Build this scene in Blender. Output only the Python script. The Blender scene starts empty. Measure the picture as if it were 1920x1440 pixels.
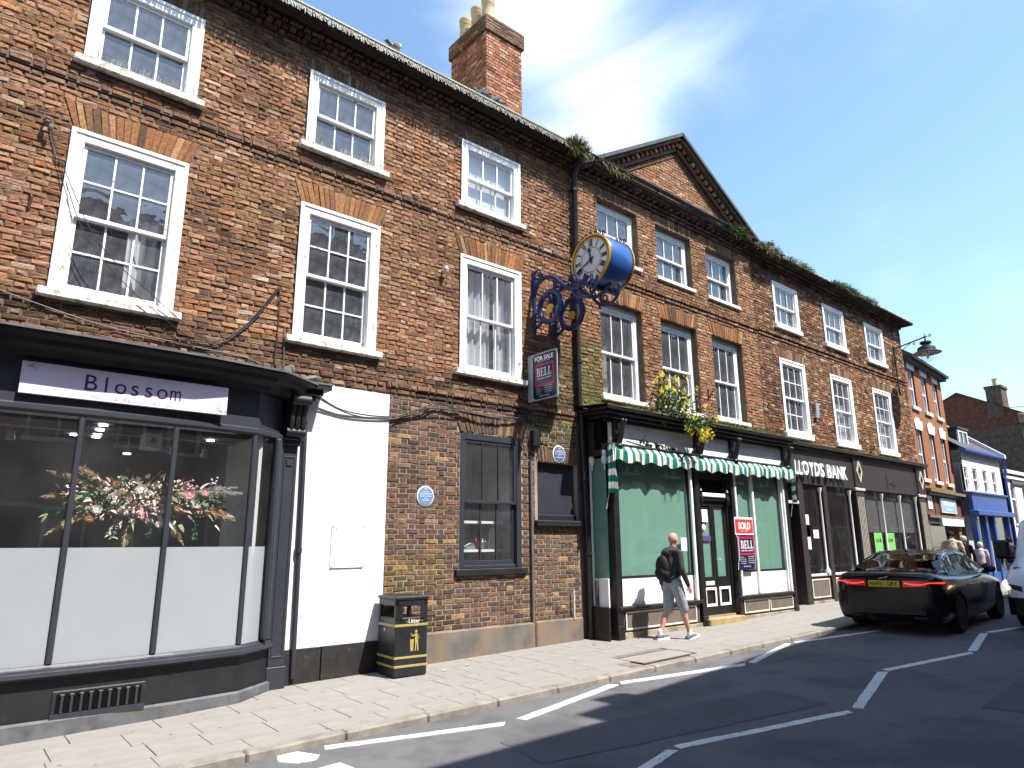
import bpy, math, random
import numpy as np
from mathutils import Vector, Matrix, noise as mnoise
random.seed(7); RNG = np.random.default_rng(7)
PI = math.pi
SC = bpy.context.scene
# ---------------------------------------------------------------- camera
cam = bpy.data.objects.new('camera', bpy.data.cameras.new('camera'))
SC.collection.objects.link(cam); SC.camera = cam
cam.data.sensor_width = 36.0; cam.data.lens = 36.0*1281/1920
cam.data.clip_start = 0.05; cam.data.clip_end = 2000
_yaw, _pit, _rol = math.radians(40.37), math.radians(13.26), math.radians(-0.35)
_f = Vector((math.sin(_yaw)*math.cos(_pit), math.cos(_yaw)*math.cos(_pit), math.sin(_pit)))
_r = Vector((math.cos(_yaw), -math.sin(_yaw), 0)); _u = _r.cross(_f)
_r2 = _r*math.cos(_rol)+_u*math.sin(_rol); _u2 = -_r*math.sin(_rol)+_u*math.cos(_rol)
CAMP = Vector((0, -8.6, 1.6))
M = Matrix((_r2, _u2, -_f)).transposed().to_4x4(); M.translation = CAMP
cam.matrix_world = M
# ---------------------------------------------------------------- light
SUNV = Vector((0.34, -1.0, 1.66)).normalized()            # towards the sun
sun = bpy.data.lights.new('sun', 'SUN'); sun.energy = 5.0; sun.angle = math.radians(0.5); sun.color = (1.0, 0.95, 0.87)
so = bpy.data.objects.new('sun', sun); SC.collection.objects.link(so)
so.rotation_euler = SUNV.to_track_quat('Z', 'Y').to_euler(); so.location = (5, -20, 30)
W = bpy.data.worlds.new('World'); SC.world = W; W.use_nodes = True
nt = W.node_tree; nt.nodes.clear()
def wn(t, **k):
    n = nt.nodes.new(t)
    for a, b in k.items(): setattr(n, a, b)
    return n
out = wn('ShaderNodeOutputWorld'); bg = wn('ShaderNodeBackground')
sky = wn('ShaderNodeTexSky', sky_type='NISHITA', sun_disc=False)
sky.sun_elevation = math.asin(SUNV.z); sky.sun_rotation = math.atan2(SUNV.x, SUNV.y)
sky.air_density = 1.3; sky.dust_density = 0.6; sky.ozone_density = 2.0
bg.inputs['Strength'].default_value = 0.122
nt.links.new(bg.outputs[0], out.inputs[0])
tc = wn('ShaderNodeTexCoord')
def blob(d, p):                                           # soft mask round a direction of the sky
    dp = wn('ShaderNodeVectorMath', operation='DOT_PRODUCT'); nt.links.new(tc.outputs['Generated'], dp.inputs[0])
    dp.inputs[1].default_value = Vector(d).normalized()
    m = wn('ShaderNodeMath', operation='POWER'); m.use_clamp = True
    mx = wn('ShaderNodeMath', operation='MAXIMUM'); nt.links.new(dp.outputs['Value'], mx.inputs[0]); mx.inputs[1].default_value = 0
    nt.links.new(mx.outputs[0], m.inputs[0]); m.inputs[1].default_value = p
    return m
def madd(a, b, op='ADD', clamp=False):
    n = wn('ShaderNodeMath', operation=op); n.use_clamp = clamp
    for i, v in enumerate((a, b)):
        if isinstance(v, (int, float)): n.inputs[i].default_value = v
        else: nt.links.new(v.outputs[0], n.inputs[i])
    return n
mp = wn('ShaderNodeMapping'); nt.links.new(tc.outputs['Generated'], mp.inputs[0]); mp.inputs['Scale'].default_value = (1.0, 1.0, 2.6)
nz = wn('ShaderNodeTexNoise'); nt.links.new(mp.outputs[0], nz.inputs['Vector'])
nz.inputs['Scale'].default_value = 3.2; nz.inputs['Detail'].default_value = 9; nz.inputs['Roughness'].default_value = 0.55; nz.inputs['Distortion'].default_value = 0.6
nz2 = wn('ShaderNodeTexNoise'); nt.links.new(mp.outputs[0], nz2.inputs['Vector']); nz2.inputs['Scale'].default_value = 1.3; nz2.inputs['Detail'].default_value = 4
def pix(x, y):
    d = _f + _r2*((x-960)/1281) - _u2*((y-720)/1281)
    return d.normalized()
acc = None
for (x, y, p, w) in ((990, 40, 140, .52), (1150, 190, 200, .44), (1290, 110, 200, .22), (640, 10, 160, .12), (1640, 400, 520, .16), (1890, 560, 600, .34), (1660, 560, 800, .26), (1520, 80, 160, .10)):
    m = madd(blob(pix(x, y), p), w, 'MULTIPLY'); acc = m if acc is None else madd(acc, m)
base = madd(nz, nz2, 'MULTIPLY'); base = madd(base, 2.2, 'MULTIPLY')          # ~0.55 on average
cl = madd(acc, madd(base, 0.34, 'SUBTRACT'), 'ADD')
rmp = wn('ShaderNodeMapRange'); rmp.interpolation_type = 'SMOOTHSTEP'
nt.links.new(cl.outputs[0], rmp.inputs['Value']); rmp.inputs['From Min'].default_value = 0.20; rmp.inputs['From Max'].default_value = 1.05
rmp.inputs['To Max'].default_value = 0.9
mix = wn('ShaderNodeMix', data_type='RGBA'); nt.links.new(rmp.outputs[0], mix.inputs['Factor'])
tint = wn('ShaderNodeMix', data_type='RGBA', blend_type='MULTIPLY'); tint.inputs['Factor'].default_value = 1.0
nt.links.new(sky.outputs[0], tint.inputs[6]); tint.inputs[7].default_value = (1.02, 1.10, 1.10, 1)
nt.links.new(tint.outputs[2], mix.inputs[6]); mix.inputs[7].default_value = (6.4, 6.8, 7.4, 1)
nt.links.new(mix.outputs[2], bg.inputs['Color'])
SC.view_settings.view_transform = 'Standard'; SC.view_settings.look = 'None'
SC.view_settings.exposure = 1.05; SC.view_settings.gamma = 1.0; SC.view_settings.use_curve_mapping = False
SC.cycles.max_bounces = 7; SC.cycles.transparent_max_bounces = 12; SC.cycles.glossy_bounces = 4; SC.cycles.diffuse_bounces = 3
SC.cycles.sample_clamp_indirect = 6.0; SC.cycles.use_denoising = True; SC.cycles.caustics_reflective = False; SC.cycles.caustics_refractive = False
# ---------------------------------------------------------------- materials
def mat(name, col, rough=0.8, spec=0.3, var=0.15, vs=6.0, bump=0.0, bs=60.0, metal=0.0, coat=0.0, attr=False, fine=0.0, fs=90.0,
        stain=None, ss=1.5, sth=(0.5, 0.7), emit=None, trans=0.0, stretch=None, alpha=None):
    m = bpy.data.materials.new(name); m.use_nodes = True
    t = m.node_tree; b = t.nodes['Principled BSDF']; L = t.links.new
    def N(ty, **k):
        n = t.nodes.new(ty)
        for a, v in k.items(): setattr(n, a, v)
        return n
    tcn = N('ShaderNodeTexCoord'); vec = tcn.outputs['Object']
    if stretch:
        mpn = N('ShaderNodeMapping'); L(vec, mpn.inputs[0]); mpn.inputs['Scale'].default_value = stretch; vec = mpn.outputs[0]
    def noise(s, d=4, r=.55):
        n = N('ShaderNodeTexNoise'); L(vec, n.inputs['Vector']); n.inputs['Scale'].default_value = s; n.inputs['Detail'].default_value = d
        n.inputs['Roughness'].default_value = r; return n
    def mixc(f, a, c, bt='MIX'):
        x = N('ShaderNodeMix', data_type='RGBA', blend_type=bt)
        if isinstance(f, (int, float)): x.inputs[0].default_value = f
        else: L(f, x.inputs[0])
        for i, v in ((6, a), (7, c)):
            if isinstance(v, tuple): x.inputs[i].default_value = (*v[:3], 1)
            else: L(v, x.inputs[i])
        return x.outputs[2]
    def ramp(src, lo, hi, a=0., c=1.):
        r = N('ShaderNodeMapRange'); L(src, r.inputs['Value']); r.inputs['From Min'].default_value = lo; r.inputs['From Max'].default_value = hi
        r.inputs['To Min'].default_value = a; r.inputs['To Max'].default_value = c; return r.outputs[0]
    if attr:
        a = N('ShaderNodeAttribute', attribute_name='col'); oi = N('ShaderNodeObjectInfo')
        c = mixc(1.0, a.outputs['Color'], oi.outputs['Color'], 'MULTIPLY')
    else: c = tuple(col)
    if var: 
        k = ramp(noise(vs).outputs['Fac'], .3, .7, 1-var, 1+var)
        g = N('ShaderNodeCombineColor'); [L(k, g.inputs[i]) for i in range(3)]
        c = mixc(1.0, c, g.outputs[0], 'MULTIPLY')
    if fine:
        k = ramp(noise(fs, 3, .7).outputs['Fac'], .3, .7, 1-fine, 1+fine)
        g = N('ShaderNodeCombineColor'); [L(k, g.inputs[i]) for i in range(3)]
        c = mixc(1.0, c, g.outputs[0], 'MULTIPLY')
    if stain:
        k = ramp(noise(ss, 8, .65).outputs['Fac'], *sth)
        c = mixc(k, c, tuple(stain))
    if isinstance(c, tuple): b.inputs['Base Color'].default_value = (*c[:3], 1)
    else: L(c, b.inputs['Base Color'])
    b.inputs['Roughness'].default_value = rough; b.inputs['Specular IOR Level'].default_value = spec; b.inputs['Metallic'].default_value = metal
    b.inputs['Coat Weight'].default_value = coat; b.inputs['Coat Roughness'].default_value = 0.04
    if trans: b.inputs['Transmission Weight'].default_value = trans
    if bump:
        bn = N('ShaderNodeBump'); bn.inputs['Strength'].default_value = bump; bn.inputs['Distance'].default_value = 0.01
        L(noise(bs, 4, .6).outputs['Fac'], bn.inputs['Height']); L(bn.outputs[0], b.inputs['Normal'])
    if emit: b.inputs['Emission Color'].default_value = (*emit[0], 1); b.inputs['Emission Strength'].default_value = emit[1]
    return m
def glassmat(name, tintc=(.9, .93, .95), refl=1.55, rough=0.0, haze=0.0, hazec=(.5, .5, .5), wave=0.0):
    m = bpy.data.materials.new(name); m.use_nodes = True; t = m.node_tree; t.nodes.clear(); L = t.links.new
    o = t.nodes.new('ShaderNodeOutputMaterial'); tr = t.nodes.new('ShaderNodeBsdfTransparent'); tr.inputs[0].default_value = (*tintc, 1)
    gl = t.nodes.new('ShaderNodeBsdfGlossy'); gl.inputs['Roughness'].default_value = rough
    lw = t.nodes.new('ShaderNodeLayerWeight'); lw.inputs['Blend'].default_value = .5      # Schlick's curve, the same from both sides of the pane
    r0 = ((refl-1)/(refl+1))**2; pw = t.nodes.new('ShaderNodeMath'); pw.operation = 'POWER'; L(lw.outputs['Facing'], pw.inputs[0]); pw.inputs[1].default_value = 5
    fr = t.nodes.new('ShaderNodeMath'); fr.operation = 'MULTIPLY_ADD'; L(pw.outputs[0], fr.inputs[0]); fr.inputs[1].default_value = 1-r0; fr.inputs[2].default_value = r0
    mx = t.nodes.new('ShaderNodeMixShader'); L(fr.outputs[0], mx.inputs[0])
    src = tr.outputs[0]
    if haze:
        df = t.nodes.new('ShaderNodeBsdfDiffuse'); df.inputs[0].default_value = (*hazec, 1)
        mh = t.nodes.new('ShaderNodeMixShader'); L(tr.outputs[0], mh.inputs[1]); L(df.outputs[0], mh.inputs[2])
        tcn = t.nodes.new('ShaderNodeTexCoord'); nn = t.nodes.new('ShaderNodeTexNoise'); L(tcn.outputs['Object'], nn.inputs['Vector']); nn.inputs['Scale'].default_value = 3; nn.inputs['Detail'].default_value = 6
        mr = t.nodes.new('ShaderNodeMapRange'); L(nn.outputs['Fac'], mr.inputs['Value']); mr.inputs['From Min'].default_value = .3; mr.inputs['From Max'].default_value = .75
        mr.inputs['To Min'].default_value = haze*(.5 if haze < .3 else .97); mr.inputs['To Max'].default_value = haze*(1.5 if haze < .3 else 1.03); L(mr.outputs[0], mh.inputs[0]); src = mh.outputs[0]
    if wave:
        tcn = t.nodes.new('ShaderNodeTexCoord'); nn = t.nodes.new('ShaderNodeTexNoise'); L(tcn.outputs['Object'], nn.inputs['Vector']); nn.inputs['Scale'].default_value = 2.2; nn.inputs['Detail'].default_value = 1
        bn = t.nodes.new('ShaderNodeBump'); bn.inputs['Strength'].default_value = wave; bn.inputs['Distance'].default_value = .02; L(nn.outputs['Fac'], bn.inputs['Height']); L(bn.outputs[0], gl.inputs['Normal'])
    L(src, mx.inputs[1]); L(gl.outputs[0], mx.inputs[2]); L(mx.outputs[0], o.inputs[0])
    return m
MT = {}
def D(name, *a, **k): MT[name] = mat(name, *a, **k); return MT[name]
D('brick', (1, 1, 1), .93, .12, .32, 17, .9, 75, attr=True, fine=.34, fs=62, stain=(.30, .205, .135), ss=19, sth=(.67, .78))
D('mortar_up', (.14, .10, .072), .97, .1, .4, 3, .6, 70, fine=.25)
D('mortar_low', (.30, .245, .185), .97, .1, .3, 3, .5, 70, fine=.2)
D('mortar_dark', (.12, .095, .075), .97, .1, .3, 3, .5, 70)
D('white_paint', (.80, .80, .79), .55, .4, .05, 4, .12, 40, fine=.03)
D('old_white_paint', (.78, .77, .74), .7, .3, .05, 4, .3, 60, stain=(.34, .27, .2), ss=9, sth=(.60, .66))
D('peeling_sill', (.76, .75, .72), .75, .3, .06, 4, .4, 60, stain=(.40, .34, .26), ss=11, sth=(.50, .58))
D('white_render', (.74, .74, .745), .9, .2, .05, 1.5, .35, 30, stain=(.58, .57, .56), ss=1.6, sth=(.55, .85))
D('salon_grey', (.030, .033, .044), .45, .45, .12, 3, .05, 30)
D('salon_black', (.014, .014, .017), .5, .45, .3, 4, .08, 40, stain=(.06, .05, .04), ss=5, sth=(.62, .8))
D('lead', (.10, .104, .115), .6, .4, .3, 8, .2, 40, stain=(.09, .09, .04), ss=4, sth=(.55, .7))
D('black_paint', (.013, .012, .012), .42, .5, .3, 5, .15, 50, stain=(.09, .07, .05), ss=7, sth=(.66, .75))
D('black_gloss', (.01, .01, .011), .25, .5, .2, 5)
D('brown_black', (.075, .062, .052), .6, .35, .2, 4, .1, 50)
D('panel_brown', (.14, .115, .10), .7, .3, .15, 6, .1, 50)
D('cream_paint', (.62, .57, .47), .6, .4, .12, 10, .2, 60, stain=(.2, .15, .1), ss=14, sth=(.58, .66))
D('stone', (.30, .25, .19), .9, .2, .25, 5, .4, 50, stain=(.12, .10, .07), ss=3, sth=(.5, .7))
D('doorstep', (.34, .25, .13), .9, .2, .2, 6, .3, 60)
D('plinth_cement', (.135, .125, .115), .85, .3, .25, 3, .3, 60, stain=(.22, .15, .09), ss=2.2, sth=(.42, .62))
D('black_plinth', (.02, .019, .018), .6, .4, .3, 8, .3, 80, stain=(.10, .08, .06), ss=12, sth=(.6, .75))
D('mossy_stone', (.17, .15, .12), .95, .1, .35, 9, .7, 60, stain=(.13, .15, .03), ss=5, sth=(.5, .62))
D('roof_tile', (.20, .17, .11), .95, .1, .35, 9, .6, 70, attr=False, stain=(.30, .27, .12), ss=6, sth=(.45, .6))
D('slate', (.07, .07, .08), .8, .3, .3, 8, .3, 60)
D('paving', (.245, .231, .212), .9, .2, .10, 2.5, .35, 140, attr=False, fine=.08, fs=220, stain=(.185, .172, .155), ss=1.2, sth=(.55, .75))
D('paving_joint', (.17, .15, .13), .95, .1, .3, 5)
D('kerb', (.235, .212, .185), .9, .2, .18, 5, .4, 120, fine=.1, stain=(.13, .11, .085), ss=3, sth=(.5, .75))
D('asphalt', (.150, .149, .156), .9, .22, .12, 1.1, 1.0, 210, fine=.42, fs=300, stain=(.105, .104, .110), ss=.55, sth=(.50, .60))
D('asphalt_patch', (.118, .118, .125), .9, .22, .12, 1.6, 1.0, 240, fine=.40, fs=330)
D('road_paint', (.62, .62, .62), .8, .3, .12, 8, .5, 200, fine=.14, fs=260, stain=(.20, .20, .21), ss=16, sth=(.60, .66))
D('gutter_dark', (.030, .027, .023), .9, .2, .3, 9, .4, 60, stain=(.07, .07, .035), ss=5, sth=(.6, .75))
D('iron', (.02, .02, .022), .45, .5, .2, 8, .1, 50)
D('cable', (.03, .028, .028), .6, .3, .1)
D('cable_grey', (.13, .12, .12), .6, .3, .1)
D('clock_blue', (.022, .085, .30), .3, .5, .08, 5, coat=.25)
D('iron_blue', (.008, .020, .10), .38, .5, .25, 12, .1, 50)
D('gold', (.62, .36, .06), .35, .5, .12, 10, metal=.55)
D('clock_white', (.66, .66, .64), .4, .4, .04)
D('navy', (.012, .017, .065), .3, .45, .05)
D('sign_red', (.45, .02, .05), .35, .45, .05)
D('red_bright', (.62, .05, .05), .4, .45, .05)
D('sign_white', (.82, .82, .82), .4, .4, .03)
D('sign_grey', (.42, .42, .43), .5, .4, .08)
D('sign_lilac', (.74, .66, .82), .35, .4, .04, 3)
D('sign_text', (.045, .03, .10), .4, .4, 0)
D('pale_text', (.44, .38, .56), .5, .3, 0)
D('faint_text', (.60, .58, .62), .5, .3, 0)
D('pink_print', (.62, .40, .50), .5, .3, .2, 30)
D('plaque_blue', (.11, .24, .40), .4, .45, .08, 20)
D('plaque_navy', (.07, .11, .25), .4, .45, .08, 20)
D('plaque_rim', (.78, .78, .76), .5, .4, .05)
D('bin_black', (.014, .015, .019), .42, .5, .3, 6, .15, 60, stain=(.06, .055, .05), ss=4, sth=(.62, .85))
D('bin_gold', (.36, .28, .075), .45, .5, .1, 20)
D('inside_black', (.004, .004, .004), .9, .1, 0)
D('terracotta_buff', (.52, .40, .26), .85, .2, .12, 6, .2, 40, stain=(.3, .24, .17), ss=4, sth=(.55, .75))
D('awning_white', (.60, .60, .53), .85, .2, .10, 9, .1, 60, stain=(.34, .32, .22), ss=4, sth=(.52, .75))
D('awning_green', (.012, .15, .12), .85, .2, .12, 9, .1, 60, stain=(.04, .10, .07), ss=4, sth=(.55, .8))
D('green_blind', (.155, .32, .25), .75, .25, .05, 2, .03, 20)
D('interior', (.15, .155, .15), .9, .1, .1, 2)
D('interior_white', (.62, .62, .62), .9, .1, .04, 2)
D('interior_dark', (.05, .048, .046), .9, .1, .1, 2)
D('curtain', (.74, .74, .72), .9, .1, .05, 5)
D('silver', (.60, .60, .60), .32, .5, .05, metal=.15)
D('bank_dark', (.034, .029, .028), .5, .4, .10, 3)
D('bank_letter', (.85, .85, .88), .4, .4, 0)
D('violet', (.12, .05, .22), .5, .4, 0)
D('poster_green', (.30, .75, .22), .5, .3, .05)
D('paper', (.70, .78, .66), .6, .3, .03)
D('orange_brick', (.29, .125, .062), .9, .2, .22, 9, .4, 90, fine=.12, fs=60, stain=(.22, .10, .06), ss=2.5, sth=(.5, .75))
D('maroon', (.11, .012, .02), .6, .4, .1)
D('shop_brown', (.17, .055, .035), .6, .4, .15, 3, stretch=(4, 4, 1))
D('blue_shop', (.03, .08, .30), .4, .45, .08, 3)
D('pale_blue_sign', (.26, .42, .66), .4, .4, .1)
D('car_paint', (.002, .0024, .004), .18, .2, 0, coat=.28)
D('car_black', (.006, .006, .006), .5, .4, 0)
D('tyre', (.012, .012, .012), .85, .2, .1, 20)
D('alloy', (.5, .5, .51), .3, .5, .05, metal=.85)
D('chrome', (.75, .75, .76), .08, .5, 0, metal=1.0)
D('lamp_red', (.22, .003, .004), .15, .5, 0, coat=.6, emit=((.9, .01, .01), .10))
D('lamp_red_lit', (.8, .02, .02), .2, .5, 0, emit=((1, .05, .04), 1.3))
D('plate_yellow', (.62, .44, .02), .4, .4, 0)
D('plate_text', (.01, .01, .01), .5, .3, 0)
D('van_white', (.72, .74, .78), .3, .5, .02, coat=.6)
D('lamp_lit', (.8, .6, .35), .2, .5, 0, emit=((1, .62, .28), 6.0))
D('spot_lit', (.8, .8, .8), .2, .5, 0, emit=((.85, .88, 1), 9.0))
D('skin', (.50, .27, .20), .55, .35, .10, 14)
D('skin_pale', (.52, .30, .22), .55, .35, .08, 14)
D('hoodie', (.045, .046, .050), .9, .15, .25, 9, .9, 14)
D('backpack', (.008, .008, .010), .7, .3, .2, 12, .2, 120)
D('shorts', (.27, .30, .34), .9, .15, .18, 10, .9, 16)
D('sock', (.75, .75, .75), .9, .1, .05)
D('shoe_grey', (.10, .11, .13), .8, .3, .2, 30)
D('shoe_white', (.80, .80, .82), .6, .3, .03)
D('camo_shirt', (.46, .38, .33), .9, .1, .10, 12, stain=(.20, .15, .12), ss=14, sth=(.50, .58))
D('black_top', (.012, .012, .014), .9, .1, .1)
D('lilac_shirt', (.50, .42, .50), .9, .1, .10, 14)
D('red_shirt', (.33, .015, .02), .9, .1, .1)
D('jeans', (.10, .17, .28), .9, .1, .15, 20)
D('dark_cloth', (.018, .022, .035), .9, .1, .15, 20)
D('hair_dark', (.012, .009, .008), .8, .2, .2, 30, .4, 120)
D('hair_white', (.55, .54, .52), .8, .2, .15, 30, .4, 120)
D('leaf', (.055, .115, .018), .6, .3, .35, 14, fine=.2)
D('leaf_dark', (.012, .085, .022), .5, .4, .25, 14)
D('leaf_pale', (.22, .26, .13), .7, .2, .3, 14)
D('dry_grass', (.23, .18, .08), .8, .2, .35, 14)
D('stem', (.10, .13, .04), .7, .2, .2)
D('petal_yellow', (.80, .66, .03), .6, .2, .1)
D('petal_pink', (.66, .33, .35), .7, .2, .15, 30)
D('petal_white', (.72, .66, .60), .7, .2, .15, 30)
D('petal_rust', (.34, .16, .07), .7, .2, .2, 30)
D('pampas', (.56, .42, .26), .9, .1, .15, 30)
D('pampas_grey', (.42, .43, .38), .9, .1, .15, 30)
D('bird_grey', (.13, .14, .17), .8, .2, .3, 30)
D('bird_white', (.5, .5, .5), .8, .2, .2, 30)
D('spike', (.36, .35, .29), .5, .4, .2, 10)
D('far_brick', (.12, .088, .066), .95, .1, .35, 6, .3, 60, stain=(.20, .16, .13), ss=9, sth=(.6, .68))
D('far_red', (.135, .062, .042), .95, .1, .3, 6, .3, 60, stain=(.3, .25, .22), ss=9, sth=(.64, .7))
D('opposite_brick', (.20, .105, .07), .95, .1, .2, 4)
D('rust', (.09, .05, .035), .8, .3, .3, 20)
D('alarm_box', (.26, .30, .34), .5, .4, .1)
MT['glass'] = glassmat('window_glass', (.86, .89, .90), 1.75, 0, .05, (.5, .5, .5), .12)
MT['glass_old'] = glassmat('dusty_old_glass', (.80, .83, .86), 2.3, .0, .12, (.50, .54, .62), .14)
MT['glass_shop'] = glassmat('shop_glass', (.93, .95, .94), 1.85, 0, .03, (.5, .5, .5), .06)
MT['glass_car'] = glassmat('car_glass', (.16, .18, .19), 1.5, 0, 0)
MT['frost'] = glassmat('frosted_film', (.60, .63, .65), 3.2, .30, .60, (.62, .68, .72))
# ---------------------------------------------------------------- geometry helpers
COL = SC.collection
ORG = {}
def V(*a): return Vector(a)
class MB:
    """collects faces; build() links them as one mesh object"""
    def __init__(s): s.v = []; s.f = []; s.m = []; s.c = []; s.hasc = False
    def add(s, vs, fs, mi=0, col=None):
        b = len(s.v); s.v += [tuple(p) for p in vs]; s.f += [tuple(b+i for i in f) for f in fs]; s.m += [mi]*len(fs)
        s.c += [col or (1, 1, 1)]*len(vs)
        if col: s.hasc = True
        return s
    def box(s, x0, x1, y0, y1, z0, z1, mi=0, bev=0.0):
        if x0 > x1: x0, x1 = x1, x0
        if y0 > y1: y0, y1 = y1, y0
        if z0 > z1: z0, z1 = z1, z0
        b = min(bev, (x1-x0)*.45, (y1-y0)*.45, (z1-z0)*.45)
        if b <= 0:
            vs = [(x, y, z) for x in (x0, x1) for y in (y0, y1) for z in (z0, z1)]
            return s.add(vs, [(0, 1, 3, 2), (4, 6, 7, 5), (0, 4, 5, 1), (2, 3, 7, 6), (0, 2, 6, 4), (1, 5, 7, 3)], mi)
        vs = []; ix = {}
        X, Y, Z = (x0, x1), (y0, y1), (z0, z1)
        for i in (0, 1):
            for j in (0, 1):
                for k in (0, 1):
                    sx, sy, sz = (1-2*i)*b, (1-2*j)*b, (1-2*k)*b
                    ix[i, j, k, 0] = len(vs); vs.append((X[i], Y[j]+sy, Z[k]+sz))
                    ix[i, j, k, 1] = len(vs); vs.append((X[i]+sx, Y[j], Z[k]+sz))
                    ix[i, j, k, 2] = len(vs); vs.append((X[i]+sx, Y[j]+sy, Z[k]))
        fs = []
        for i in (0, 1):
            fs += [[ix[i, j, k, 0] for j, k in ((0, 0), (1, 0), (1, 1), (0, 1))], [ix[j, i, k, 1] for j, k in ((0, 0), (1, 0), (1, 1), (0, 1))], [ix[j, k, i, 2] for j, k in ((0, 0), (1, 0), (1, 1), (0, 1))]]
        for i in (0, 1):
            for j in (0, 1):
                fs += [[ix[i, j, 0, 0], ix[i, j, 1, 0], ix[i, j, 1, 1], ix[i, j, 0, 1]], [ix[i, 0, j, 0], ix[i, 1, j, 0], ix[i, 1, j, 2], ix[i, 0, j, 2]], [ix[0, i, j, 1], ix[1, i, j, 1], ix[1, i, j, 2], ix[0, i, j, 2]]]
                for k in (0, 1): fs.append([ix[i, j, k, 0], ix[i, j, k, 1], ix[i, j, k, 2]])
        return s.add(vs, fs, mi)
    def quad(s, a, b, c, d, mi=0, col=None): return s.add([a, b, c, d], [(0, 1, 2, 3)], mi, col)
    def frame(s, x0, x1, z0, z1, w, y0, y1, mi=0, bev=0.004):
        s.box(x0, x1, y0, y1, z1-w, z1, mi, bev); s.box(x0, x1, y0, y1, z0, z0+w, mi, bev)
        s.box(x0, x0+w, y0, y1, z0+w, z1-w, mi, bev); s.box(x1-w, x1, y0, y1, z0+w, z1-w, mi, bev); return s
    def prism(s, poly, a, b, axis='Y', mi=0):
        """poly: 2D points; axis Y -> (x,z), axis X -> (y,z), axis Z -> (x,y)"""
        f = {'Y': lambda p, t: (p[0], t, p[1]), 'X': lambda p, t: (t, p[0], p[1]), 'Z': lambda p, t: (p[0], p[1], t)}[axis]
        n = len(poly); vs = [f(p, a) for p in poly]+[f(p, b) for p in poly]
        return s.add(vs, [tuple(range(n))[::-1], tuple(range(n, 2*n))]+[(i, (i+1) % n, n+(i+1) % n, n+i) for i in range(n)], mi)
    def tube(s, pts, r, n=8, mi=0, cap=True, col=None):
        pts = [Vector(p) for p in pts]; rs = r if isinstance(r, (list, tuple)) else [r]*len(pts)
        vs = []; up = None
        for i, p in enumerate(pts):
            t = (pts[min(i+1, len(pts)-1)]-pts[max(i-1, 0)])
            if t.length < 1e-9: t = Vector((0, 0, 1))
            t.normalize()
            if up is None: up = t.orthogonal().normalized()
            up = (up-t*up.dot(t)); up = up.normalized() if up.length > 1e-6 else t.orthogonal().normalized()
            w = t.cross(up)
            for k in range(n):
                a = 2*PI*k/n; vs.append(p+(up*math.cos(a)+w*math.sin(a))*rs[i])
        fs = [(i*n+k, i*n+(k+1) % n, (i+1)*n+(k+1) % n, (i+1)*n+k) for i in range(len(pts)-1) for k in range(n)]
        if cap: fs += [tuple(range(n))[::-1], tuple((len(pts)-1)*n+k for k in range(n))]
        return s.add(vs, fs, mi, col)
    def lathe(s, prof, c=(0, 0, 0), n=16, mi=0, M=None, sy=1.0):
        """prof: (r, z) list about the Z axis at c"""
        vs = []
        for r, z in prof:
            for k in range(n):
                a = 2*PI*k/n; p = Vector((r*math.cos(a), r*math.sin(a)*sy, z)); vs.append((M @ p if M else p)+Vector(c))
        fs = [(i*n+k, i*n+(k+1) % n, (i+1)*n+(k+1) % n, (i+1)*n+k) for i in range(len(prof)-1) for k in range(n)]
        fs += [tuple(range(n))[::-1], tuple((len(prof)-1)*n+k for k in range(n))]
        return s.add(vs, fs, mi)
    def grid(s, P, mi=0, close=False, col=None):
        """P[i][j] points"""
        n = len(P[0]); vs = [p for row in P for p in row]
        fs = [(i*n+j, i*n+(j+1) % n, (i+1)*n+(j+1) % n, (i+1)*n+j) for i in range(len(P)-1) for j in range(n if close else n-1)]
        return s.add(vs, fs, mi, col)
    def shell(s, P, th, mi=0):
        """sheet P with thickness th along its normals"""
        n = len(P[0]); m = len(P); Q = []
        for i in range(m):
            row = []
            for j in range(n):
                a = Vector(P[min(i+1, m-1)][j])-Vector(P[max(i-1, 0)][j]); b = Vector(P[i][min(j+1, n-1)])-Vector(P[i][max(j-1, 0)])
                k = a.cross(b); k = k.normalized() if k.length > 1e-9 else Vector((0, 1, 0)); row.append(Vector(P[i][j])+k*th)
            Q.append(row)
        s.grid(P, mi); s.grid(Q, mi)
        for i in range(m-1): s.quad(P[i][0], P[i+1][0], Q[i+1][0], Q[i][0], mi); s.quad(P[i][-1], P[i+1][-1], Q[i+1][-1], Q[i][-1], mi)
        for j in range(n-1): s.quad(P[0][j], P[0][j+1], Q[0][j+1], Q[0][j], mi); s.quad(P[-1][j], P[-1][j+1], Q[-1][j+1], Q[-1][j], mi)
        return s
    def ellip(s, c, r, n=10, m=7, mi=0, M=None):
        prof = [(math.sin(PI*i/m), -math.cos(PI*i/m)) for i in range(m+1)]; vs = []
        for a, z in prof:
            for k in range(n):
                t = 2*PI*k/n; p = Vector((a*math.cos(t)*r[0], a*math.sin(t)*r[1], z*r[2])); vs.append((M @ p if M else p)+Vector(c))
        fs = [(i*n+k, i*n+(k+1) % n, (i+1)*n+(k+1) % n, (i+1)*n+k) for i in range(m) for k in range(n)]
        return s.add(vs, fs, mi)
    def xf(s, M):
        s.v = [tuple(M @ Vector(p)) for p in s.v]; return s
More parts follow.
